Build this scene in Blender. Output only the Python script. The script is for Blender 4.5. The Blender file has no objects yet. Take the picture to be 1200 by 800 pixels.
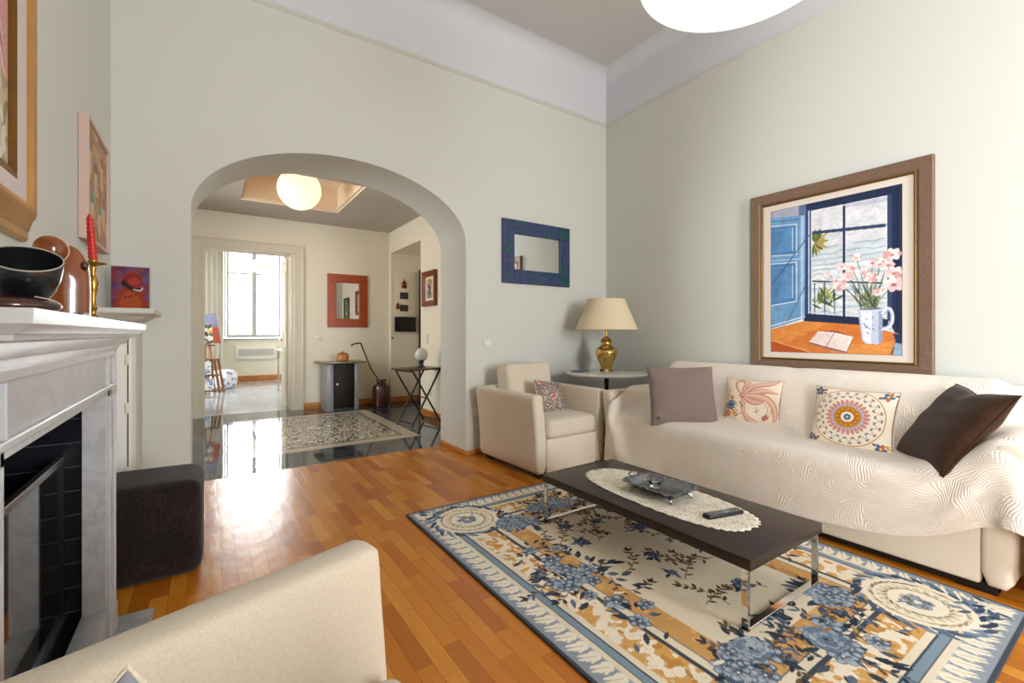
import bpy, bmesh, math, random
import numpy as np
from mathutils import Vector, Matrix

sc = bpy.context.scene
C = sc.collection
PI = math.pi
R = math.radians

def c3(h):
    h = h.lstrip('#')
    v = [int(h[i:i+2], 16)/255 for i in (0, 2, 4)]
    return tuple(x/12.92 if x <= .04045 else ((x+.055)/1.055)**2.4 for x in v)

# ------------------------------------------------------------------ camera
H = 1.15                                            # eye height
cam_data = bpy.data.cameras.new('camera')
cam = bpy.data.objects.new('camera', cam_data)
C.objects.link(cam)
cam_data.sensor_fit = 'HORIZONTAL'
cam_data.sensor_width = 36.0
cam_data.lens = 36.0*531.6/1200.0
cam_data.shift_y = -(400-391)/1200.0
cam_data.clip_start = .02
cam.location = (0, 0, H)
cam.rotation_euler = (R(90), 0, -math.atan(360/531.6))
sc.camera = cam

# ------------------------------------------------------------------ light and exposure
sc.view_settings.view_transform = 'Standard'
sc.view_settings.look = 'None'
sc.view_settings.gamma = 1.0
sc.view_settings.use_curve_mapping = False
sc.view_settings.exposure = 0.0
sc.cycles.use_denoising = True
sc.cycles.max_bounces = 10
sc.cycles.diffuse_bounces = 6
sc.cycles.glossy_bounces = 5
sc.cycles.transmission_bounces = 6
sc.cycles.sample_clamp_indirect = 8.0
sc.cycles.caustics_reflective = False
sc.cycles.caustics_refractive = False

world = bpy.data.worlds.new('sky')
sc.world = world
world.use_nodes = True
bg = world.node_tree.nodes['Background']
bg.inputs[0].default_value = (.93, .97, 1.0, 1)
bg.inputs[1].default_value = 6.0

def area_light(name, loc, rot, sx, sy, power, color):
    d = bpy.data.lights.new(name, 'AREA')
    d.shape = 'RECTANGLE'; d.size = sx; d.size_y = sy
    d.energy = power; d.color = color
    o = bpy.data.objects.new(name, d); C.objects.link(o)
    o.location = loc; o.rotation_euler = rot
    return o
SOUTH = -3.0
XL = -.49
# south window daylight, plus a left window light added to brighten the right wall
area_light('unseen_window_light', (2.2, SOUTH-.33, 1.75), (R(90), 0, 0), 1.15, 2.5, 225, (.965, .98, 1.0))
area_light('unseen_window_light', (XL-.33, -1.75, 1.75), (0, R(-90), 0), 2.5, 1.25, 285, (.955, .975, 1.0))
# unseen fill lights added to brighten the hall and the far room
area_light('hall_fill_light', (-1.38, 5.8, 1.7), (0, R(-90), 0), 1.9, 1.2, 42, (1.0, .965, .90))
area_light('far_side_fill_light', (-1.75, 10.4, 1.8), (0, R(-90), 0), 2.0, 1.6, 190, (.98, .99, 1.0))
# daylight at the far room's window
area_light('far_window_daylight', (1.02, 13.35, 2.2), (R(-90), 0, 0), 1.5, 2.4, 250, (.97, .985, 1.0))

# ------------------------------------------------------------------ materials
def newmat(name):
    m = bpy.data.materials.new(name); m.use_nodes = True
    nt = m.node_tree; b = nt.nodes['Principled BSDF']
    return m, nt, b
def N(nt, t, **kw):
    n = nt.nodes.new(t)
    for k, v in kw.items():
        if k.startswith('i_'):
            key = k[2:]
            n.inputs[int(key) if key.isdigit() else key].default_value = v
        else: setattr(n, k, v)
    return n
def L(nt, a, ao, b, bi): nt.links.new(a.outputs[ao], b.inputs[bi])
def coord(nt, scale=(1, 1, 1), rot=(0, 0, 0), kind='Object'):
    t = N(nt, 'ShaderNodeTexCoord'); mp = N(nt, 'ShaderNodeMapping')
    mp.inputs['Scale'].default_value = scale; mp.inputs['Rotation'].default_value = rot
    L(nt, t, kind, mp, 0); return mp
def mixc(nt, fac, a, b):
    n = N(nt, 'ShaderNodeMix', data_type='RGBA')
    for v, i in ((a, 6), (b, 7)):
        if isinstance(v, tuple): n.inputs[i].default_value = (*v[:3], 1)
        else: nt.links.new(v, n.inputs[i])
    if isinstance(fac, (int, float)): n.inputs[0].default_value = fac
    else: nt.links.new(fac, n.inputs[0])
    return n.outputs[2]
def math_(nt, op, a, b=0.0, c=0.0):
    n = N(nt, 'ShaderNodeMath', operation=op)
    for i, v in enumerate((a, b, c)):
        if isinstance(v, (int, float)): n.inputs[i].default_value = v
        else: nt.links.new(v, n.inputs[i])
    return n.outputs[0]
def ramp(nt, fac, stops):
    n = N(nt, 'ShaderNodeValToRGB'); e = n.color_ramp.elements
    while len(e) < len(stops): e.new(.5)
    for x, (p, col) in zip(e, stops): x.position = p; x.color = (*col, 1)
    nt.links.new(fac, n.inputs[0]); return n.outputs[0]
def bump(nt, b, height, strength=.2, dist=.01):
    n = N(nt, 'ShaderNodeBump'); n.inputs['Strength'].default_value = strength
    n.inputs['Distance'].default_value = dist
    nt.links.new(height, n.inputs['Height']); L(nt, n, 0, b, 'Normal')

def plain(name, col, rough=.5, metal=0.0, var=.0, vscale=4, bmp=0, bscale=40, spec=.5, coat=0, sheen=0, stretch=(1, 1, 1)):
    """one colour, optionally mottled by noise, optionally with a fine bump"""
    m, nt, b = newmat(name)
    col = c3(col) if isinstance(col, str) else col
    b.inputs['Base Color'].default_value = (*col, 1)
    b.inputs['Roughness'].default_value = rough
    b.inputs['Metallic'].default_value = metal
    b.inputs['Specular IOR Level'].default_value = spec
    b.inputs['Coat Weight'].default_value = coat
    b.inputs['Coat Roughness'].default_value = .08
    b.inputs['Sheen Weight'].default_value = sheen
    mp = coord(nt, stretch)
    n = N(nt, 'ShaderNodeTexNoise', i_Scale=vscale, i_Detail=5.0); L(nt, mp, 0, n, 'Vector')
    v = max(var, .015)
    out = mixc(nt, n.outputs[0], tuple(x*(1-v) for x in col), tuple(min(1, x*(1+v)) for x in col))
    nt.links.new(out, b.inputs['Base Color'])
    if bmp:
        n2 = N(nt, 'ShaderNodeTexNoise', i_Scale=bscale, i_Detail=3.0); L(nt, mp, 0, n2, 'Vector')
        bump(nt, b, n2.outputs[0], bmp, .004)
    return m

def fabric(name, col, weave=260, strength=.35, var=.07, rough=.92, col2=None):
    m, nt, b = newmat(name); col = c3(col)
    mp = coord(nt)
    a1 = N(nt, 'ShaderNodeTexNoise', i_Scale=weave, i_Detail=2.0)
    st = N(nt, 'ShaderNodeVectorMath', operation='MULTIPLY'); st.inputs[1].default_value = (1, .4, .4)
    L(nt, mp, 0, st, 0); L(nt, st, 0, a1, 'Vector')
    a2 = N(nt, 'ShaderNodeTexNoise', i_Scale=weave, i_Detail=2.0)
    st2 = N(nt, 'ShaderNodeVectorMath', operation='MULTIPLY'); st2.inputs[1].default_value = (.4, .4, 1)
    L(nt, mp, 0, st2, 0); L(nt, st2, 0, a2, 'Vector')
    s = math_(nt, 'MULTIPLY', math_(nt, 'ADD', a1.outputs[0], a2.outputs[0]), .5)
    big = N(nt, 'ShaderNodeTexNoise', i_Scale=3.0); L(nt, mp, 0, big, 'Vector')
    f = math_(nt, 'ADD', math_(nt, 'MULTIPLY', s, .8), math_(nt, 'MULTIPLY', big.outputs[0], .2))
    d = c3(col2) if col2 else tuple(x*(1-2.2*var) for x in col)
    r = N(nt, 'ShaderNodeMapRange'); r.inputs[1].default_value = .38; r.inputs[2].default_value = .62
    nt.links.new(f, r.inputs[0])
    nt.links.new(mixc(nt, r.outputs[0], d, tuple(min(1, x*(1+var)) for x in col)), b.inputs['Base Color'])
    b.inputs['Roughness'].default_value = rough
    b.inputs['Specular IOR Level'].default_value = .15
    b.inputs['Sheen Weight'].default_value = .15
    bump(nt, b, s, strength, .002)
    return m

def wood(name, ca, cb, rough=.4, scale=6, axis=0, coat=0):
    m, nt, b = newmat(name)
    sc_ = [1, 1, 1]; sc_[axis] = .12
    mp = coord(nt, tuple(sc_))
    n = N(nt, 'ShaderNodeTexNoise', i_Scale=scale*6, i_Detail=6.0, i_Distortion=.8); L(nt, mp, 0, n, 'Vector')
    nt.links.new(ramp(nt, n.outputs[0], [(.3, c3(ca)), (.7, c3(cb))]), b.inputs['Base Color'])
    b.inputs['Roughness'].default_value = rough; b.inputs['Coat Weight'].default_value = coat
    return m

def marble(name, base, vein, rough=.2, scale=3.0, amt=.5, bmp=0):
    m, nt, b = newmat(name)
    mp = coord(nt)
    n = N(nt, 'ShaderNodeTexNoise', i_Scale=scale, i_Detail=9.0, i_Distortion=1.2); n.inputs['Roughness'].default_value = .62
    L(nt, mp, 0, n, 'Vector')
    v = math_(nt, 'ABSOLUTE', math_(nt, 'SUBTRACT', n.outputs[0], .5))
    n2 = N(nt, 'ShaderNodeTexNoise', i_Scale=scale*.6, i_Detail=4.0); L(nt, mp, 0, n2, 'Vector')
    r = ramp(nt, v, [(0, (1, 1, 1)), (.06, (.25, .25, .25)), (.2, (0, 0, 0))])
    f = math_(nt, 'MULTIPLY', math_(nt, 'MULTIPLY', r, n2.outputs[0]), amt*1.6)
    cl = N(nt, 'ShaderNodeTexNoise', i_Scale=scale*2.2, i_Detail=4.0); L(nt, mp, 0, cl, 'Vector')
    b1 = mixc(nt, cl.outputs[0], tuple(x*.86 for x in c3(base)), tuple(min(1, x*1.08) for x in c3(base)))
    nt.links.new(mixc(nt, f, b1, c3(vein)), b.inputs['Base Color'])
    b.inputs['Roughness'].default_value = rough
    if bmp: bump(nt, b, n.outputs[0], bmp, .01)
    return m

def painted(name, rough=.7, spec=.3, weave=0):
    """colours carried by the mesh's own point colours (the printed or painted picture on the thing)"""
    m, nt, b = newmat(name)
    a = N(nt, 'ShaderNodeAttribute', attribute_name='Col')
    L(nt, a, 'Color', b, 'Base Color')
    b.inputs['Roughness'].default_value = rough; b.inputs['Specular IOR Level'].default_value = spec
    if weave:
        mp = coord(nt); n = N(nt, 'ShaderNodeTexNoise', i_Scale=float(weave), i_Detail=2.0); L(nt, mp, 0, n, 'Vector')
        bump(nt, b, n.outputs[0], .4, .002)
    return m

MT = {}
MT['wall'] = plain('wall_paint', '#d2d4cd', .9, var=.012, vscale=1.2, spec=.1)
MT['wall_hall'] = plain('hall_wall_paint', '#ebe3d0', .85, var=.02, vscale=1.5, spec=.1)
MT['band'] = plain('white_band_paint', '#d6d8dd', .9, spec=.1)
MT['ceil'] = plain('ceiling_paint', '#cdcdca', .9, spec=.1)
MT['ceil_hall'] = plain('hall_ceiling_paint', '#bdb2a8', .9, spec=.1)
MT['white'] = plain('white_paint', '#e9e7e0', .5)
MT['door_paint'] = plain('cream_door_paint', '#d8cfbb', .5)
MT['base_wood'] = wood('baseboard_wood', '#a9662a', '#cf8a45', .35, 5, 0)
MT['base_wood_y'] = wood('baseboard_wood_lengthwise', '#a9662a', '#cf8a45', .35, 5, 1)
MT['linen'] = fabric('beige_linen', '#d6cab6', 520, .22, .05)
MT['black'] = plain('black_paint', '#0d0c0c', .45)
MT['chrome'] = plain('chrome', '#d8d8d8', .08, 1.0)
MT['steel'] = plain('brushed_steel', '#b9babc', .3, 1.0)
MT['brass'] = plain('brass', '#b08a3c', .22, 1.0, var=.15, vscale=8)
MT['gold'] = plain('polished_gold', '#e2bb6e', .07, 1.0)
MT['wenge'] = wood('dark_wenge_wood', '#241a14', '#33261e', .36, 5, 1)
MT['marble'] = marble('white_marble', '#c6c7c9', '#8d8f92', .3, 2.2, .28)
MT['marble_old'] = marble('grey_worn_marble', '#c6c8ca', '#85898e', .4, 9, .45, .1)
MT['mirror'] = plain('mirror_silver', '#e8e8e8', .01, 1.0)
MT['plate'] = plain('switch_plastic', '#e4e0d6', .4)
MT['grey_line'] = plain('dark_groove', '#8d8b86', .5)

# ------------------------------------------------------------------ mesh helpers
def add_obj(name, me, mat=None, parent=None, loc=(0, 0, 0), rot=(0, 0, 0), smooth=True, ang=35):
    o = bpy.data.objects.new(name, me); C.objects.link(o)
    if mat is not None:
        for mm in (mat if isinstance(mat, (list, tuple)) else [mat]): me.materials.append(mm)
    if parent is not None: o.parent = parent
    o.location = loc; o.rotation_euler = rot
    if smooth and len(me.polygons):
        me.polygons.foreach_set('use_smooth', [True]*len(me.polygons))
        me.set_sharp_from_angle(angle=R(ang))
    return o
def bm_obj(name, bm, mat=None, parent=None, loc=(0, 0, 0), rot=(0, 0, 0), smooth=True, ang=35):
    me = bpy.data.meshes.new(name); bmesh.ops.recalc_face_normals(bm, faces=bm.faces)
    bm.to_mesh(me); bm.free()
    return add_obj(name, me, mat, parent, loc, rot, smooth, ang)
def tag(o, label=None, cat=None, group=None, kind=None):
    if label: o['label'] = label
    if cat: o['category'] = cat
    if group: o['group'] = group
    if kind: o['kind'] = kind
    return o
def thing(name, label, cat, loc=(0, 0, 0), rz=0, group=None):
    o = bpy.data.objects.new(name, None); C.objects.link(o)
    o.location = loc; o.rotation_euler = (0, 0, rz); o.empty_display_size = .1
    return tag(o, label, cat, group)
def struct(o): o['kind'] = 'structure'; return o

def bx(bm, x0, x1, y0, y1, z0, z1, bev=0, seg=2, M=None):
    r = bmesh.ops.create_cube(bm, size=1)
    vs = r['verts']
    for v in vs: v.co = Vector((x0+(v.co.x+.5)*(x1-x0), y0+(v.co.y+.5)*(y1-y0), z0+(v.co.z+.5)*(z1-z0)))
    if bev:
        es = list({e for v in vs for e in v.link_edges})
        g = bmesh.ops.bevel(bm, geom=es, offset=bev, segments=seg, affect='EDGES', profile=.5)
        vs = list({v for f in g['faces'] for v in f.verts} | {v for v in vs if v.is_valid})
    if M is not None:
        for v in vs: v.co = M @ v.co
    return vs
def box(name, x0, x1, y0, y1, z0, z1, mat, parent=None, bev=0, seg=2, loc=(0, 0, 0), rot=(0, 0, 0)):
    bm = bmesh.new(); bx(bm, x0, x1, y0, y1, z0, z1, bev, seg)
    return bm_obj(name, bm, mat, parent, loc, rot)
def prism(bm, pts, axis, a0, a1):
    """extrude a 2-D outline along an axis; pts are the other two coordinates in xyz order"""
    def P3(p, a):
        q = list(p); q.insert(axis, a); return Vector(q)
    A = [bm.verts.new(P3(p, a0)) for p in pts]; B = [bm.verts.new(P3(p, a1)) for p in pts]
    n = len(pts); fs = []
    for i in range(n): fs.append(bm.faces.new((A[i], A[(i+1) % n], B[(i+1) % n], B[i])))
    f1 = bm.faces.new(A[::-1]); f2 = bm.faces.new(B)
    bmesh.ops.triangulate(bm, faces=[f1, f2])
    return A, B
def lathe(bm, prof, n=32, c=(0, 0, 0), twist=None):
    rings = []
    for k, (r, z) in enumerate(prof):
        if r < 1e-5: rings.append([bm.verts.new((c[0], c[1], c[2]+z))]); continue
        row = []
        for i in range(n):
            a = 2*PI*i/n; rr = r*(twist(a, z) if twist else 1)
            row.append(bm.verts.new((c[0]+rr*math.cos(a), c[1]+rr*math.sin(a), c[2]+z)))
        rings.append(row)
    for a, b in zip(rings, rings[1:]):
        if len(a) == 1 and len(b) == 1: continue
        for i in range(n):
            j = (i+1) % n
            if len(a) == 1: bm.faces.new((a[0], b[j], b[i]))
            elif len(b) == 1: bm.faces.new((a[i], a[j], b[0]))
            else: bm.faces.new((a[i], a[j], b[j], b[i]))
    return rings
def tube(bm, pts, r, n=10, closed=False, cap=True):
    pts = [Vector(p) for p in pts]; m = len(pts); rings = []
    rr = r if isinstance(r, (list, tuple)) else [r]*m
    up = Vector((0, 0, 1)); prev = None
    for i, p in enumerate(pts):
        if closed: t = (pts[(i+1) % m]-pts[i-1]).normalized()
        else: t = (pts[min(i+1, m-1)]-pts[max(i-1, 0)]).normalized()
        if prev is None:
            ref = up if abs(t.z) < .95 else Vector((1, 0, 0)); x = t.cross(ref).normalized()
        else: x = (prev-t*prev.dot(t)).normalized()
        y = t.cross(x); prev = x
        rings.append([bm.verts.new(p+(x*math.cos(2*PI*k/n)+y*math.sin(2*PI*k/n))*rr[i]) for k in range(n)])
    last = m if closed else m-1
    for i in range(last):
        a, b = rings[i], rings[(i+1) % m]
        for k in range(n): bm.faces.new((a[k], a[(k+1) % n], b[(k+1) % n], b[k]))
    if cap and not closed: bm.faces.new(rings[0][::-1]); bm.faces.new(rings[-1])
def arc(cx, cy, r, a0, a1, n):
    return [(cx+r*math.cos(R(a0+(a1-a0)*i/n)), cy+r*math.sin(R(a0+(a1-a0)*i/n))) for i in range(n+1)]
def spline(pts, n=8, closed=False):
    """Catmull-Rom through points of any dimension"""
    P = [np.array(p, float) for p in pts]; m = len(P); out = []
    rng = range(m) if closed else range(m-1)
    for i in rng:
        p1, p2 = P[i], P[(i+1) % m]
        p0 = P[i-1] if (closed or i) else 2*p1-p2
        p3 = P[(i+2) % m] if (closed or i+2 < m) else 2*p2-p1
        for k in range(n):
            t = k/n
            out.append(tuple(.5*((2*p1)+(-p0+p2)*t+(2*p0-5*p1+4*p2-p3)*t*t+(-p0+3*p1-3*p2+p3)*t**3)))
    if not closed: out.append(tuple(P[-1]))
    return out

def soft_box(name, sx, sy, sz, mat, parent=None, loc=(0, 0, 0), rot=(0, 0, 0), n=14, p=7, puff=.0, seed=0):
    """a stuffed block: rounded box whose broad faces swell a little"""
    bm = bmesh.new(); bmesh.ops.create_cube(bm, size=2)
    bmesh.ops.subdivide_edges(bm, edges=bm.edges[:], cuts=n, use_grid_fill=True)
    rnd = random.Random(seed); ph = [rnd.uniform(0, 6) for _ in range(4)]
    for v in bm.verts:
        q = v.co.copy()
        # superquadric rounding measured in real size
        m_ = min(sx, sy, sz)
        r_ = m_*1.6/p
        hx, hy, hz = sx/2, sy/2, sz/2
        w = Vector((q.x*hx, q.y*hy, q.z*hz))
        inner = Vector((max(-hx+r_, min(hx-r_, w.x)), max(-hy+r_, min(hy-r_, w.y)), max(-hz+r_, min(hz-r_, w.z))))
        d = w-inner
        if d.length > 1e-6: w = inner+d.normalized()*min(r_, d.length if d.length < r_ else r_)
        fx, fy, fz = (1-(w.x/hx)**2), (1-(w.y/hy)**2), (1-(w.z/hz)**2)
        if puff:
            w.z += math.copysign(puff*max(0, fx*fy)**.6, q.z)*(1 if abs(q.z) > .6 else abs(q.z)/.6)
            w.y += q.y*puff*.35*max(0, fx)
            w.x += q.x*puff*.2*max(0, fy)
        w += Vector((math.sin(w.y*13+ph[0]), math.sin(w.x*11+ph[1]), math.sin(w.x*9+w.y*7+ph[2])))*.0018
        v.co = w
    return bm_obj(name, bm, mat, parent, loc, rot, ang=70)

# ------------------------------------------------------------------ picture canvas (numpy), ends up as point colours
class Canvas:
    def __init__(s, W, Hh, res, bgc='#ffffff'):
        s.W, s.H, s.res = W, Hh, res
        s.nx, s.ny = int(round(W/res))+1, int(round(Hh/res))+1
        s.px = np.empty((s.ny, s.nx, 3)); s.px[:] = c3(bgc)
        s.X, s.Y = np.meshgrid(np.linspace(0, W, s.nx), np.linspace(0, Hh, s.ny))
    def _win(s, x0, x1, y0, y1):
        i0 = max(0, int(math.floor(x0/s.W*(s.nx-1)))); i1 = min(s.nx, int(math.ceil(x1/s.W*(s.nx-1)))+2)
        j0 = max(0, int(math.floor(y0/s.H*(s.ny-1)))); j1 = min(s.ny, int(math.ceil(y1/s.H*(s.ny-1)))+2)
        return (slice(j0, j1), slice(i0, i1)) if i1 > i0 and j1 > j0 else None
    def _put(s, w, mask, col, a=1.0):
        t = s.px[w]; col = np.array(c3(col) if isinstance(col, str) else col)
        k = (mask*a)[..., None]; s.px[w] = t*(1-k)+col*k
    def poly(s, pts, col, a=1.0):
        xs = [p[0] for p in pts]; ys = [p[1] for p in pts]
        w = s._win(min(xs), max(xs), min(ys), max(ys))
        if w is None: return
        X, Y = s.X[w], s.Y[w]; ins = np.zeros(X.shape, bool); n = len(pts)
        for i in range(n):
            x1, y1 = pts[i]; x2, y2 = pts[(i+1) % n]
            if y1 == y2: continue
            cnd = ((y1 > Y) != (y2 > Y)) & (X < (x2-x1)*(Y-y1)/(y2-y1)+x1)
            ins ^= cnd
        s._put(w, ins.astype(float), col, a)
    def ell(s, cx, cy, rx, ry, col, ang=0, a=1.0, ring=None, soft=0):
        r = max(rx, ry)*1.1; w = s._win(cx-r, cx+r, cy-r, cy+r)
        if w is None: return
        X, Y = s.X[w]-cx, s.Y[w]-cy; ca, sa = math.cos(ang), math.sin(ang)
        d = np.sqrt(((X*ca+Y*sa)/rx)**2+((-X*sa+Y*ca)/ry)**2)
        e = s.res*.7/min(rx, ry)+soft
        m = np.clip((1-d)/e+.5, 0, 1)
        if ring: m = m*np.clip((d-(1-ring))/e+.5, 0, 1)
        s._put(w, m, col, a)
    def line(s, pts, wd, col, a=1.0):
        for (x1, y1), (x2, y2) in zip(pts, pts[1:]):
            w = s._win(min(x1, x2)-wd, max(x1, x2)+wd, min(y1, y2)-wd, max(y1, y2)+wd)
            if w is None: continue
            X, Y = s.X[w], s.Y[w]; dx, dy = x2-x1, y2-y1; l2 = dx*dx+dy*dy+1e-12
            t = np.clip(((X-x1)*dx+(Y-y1)*dy)/l2, 0, 1)
            d = np.hypot(X-x1-t*dx, Y-y1-t*dy)
            s._put(w, np.clip((wd/2-d)/s.res+.5, 0, 1), col, a)
    def rect(s, x0, x1, y0, y1, col, a=1.0): s.poly([(x0, y0), (x1, y0), (x1, y1), (x0, y1)], col, a)
    def leaf(s, x, y, ang, ln, wd, col, a=1.0):
        ca, sa = math.cos(ang), math.sin(ang); pts = []
        for t, k in ((0, 0), (.25, .8), (.5, 1), (.75, .65), (1, 0), (.75, -.65), (.5, -1), (.25, -.8)):
            u, v = t*ln, k*wd/2; pts.append((x+u*ca-v*sa, y+u*sa+v*ca))
        s.poly(pts, col, a)
    def noise(s, amt, cell, seed=0):
        rg = np.random.RandomState(seed); gx, gy = int(s.W/cell)+3, int(s.H/cell)+3
        g = rg.rand(gy, gx)*2-1; fx = s.X/cell; fy = s.Y/cell
        i = fx.astype(int); j = fy.astype(int); u = fx-i; v = fy-j; u = u*u*(3-2*u); v = v*v*(3-2*v)
        z = (g[j, i]*(1-u)+g[j, i+1]*u)*(1-v)+(g[j+1, i]*(1-u)+g[j+1, i+1]*u)*v
        if amt: s.px *= (1+amt*z)[..., None]
        return z

def grid_mesh(name, cv, fn, skirt=0):
    """mesh grid of the canvas' points; fn(X, Y) -> positions (ny, nx, 3); skirt closes the sides downwards along -z"""
    pos = fn(cv.X, cv.Y); ny, nx = cv.ny, cv.nx
    V = pos.reshape(-1, 3); col = np.concatenate([cv.px.reshape(-1, 3), np.ones((nx*ny, 1))], 1)
    idx = np.arange(nx*ny).reshape(ny, nx)
    F = np.stack([idx[:-1, :-1], idx[:-1, 1:], idx[1:, 1:], idx[1:, :-1]], -1).reshape(-1, 4)
    if skirt:
        ring = np.concatenate([idx[0, :], idx[1:, -1], idx[-1, -2::-1], idx[-2:0:-1, 0]])
        base = len(V); low = V[ring].copy(); low[:, 2] -= skirt
        V = np.concatenate([V, low]); col = np.concatenate([col, col[ring]])
        n = len(ring); k = np.arange(n); k2 = (k+1) % n
        F = np.concatenate([F, np.stack([ring[k2], ring[k], base+k, base+k2], -1)])
    me = bpy.data.meshes.new(name)
    me.vertices.add(len(V)); me.vertices.foreach_set('co', V.astype(np.float32).ravel())
    me.loops.add(F.size); me.loops.foreach_set('vertex_index', F.astype(np.int32).ravel())
    me.polygons.add(len(F)); me.polygons.foreach_set('loop_start', np.arange(0, F.size, 4, dtype=np.int32))
    me.update(calc_edges=True)
    at = me.color_attributes.new('Col', 'FLOAT_COLOR', 'POINT')
    at.data.foreach_set('color', np.clip(col, 0, 1).astype(np.float32).ravel())
    me.validate()
    return me
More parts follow.
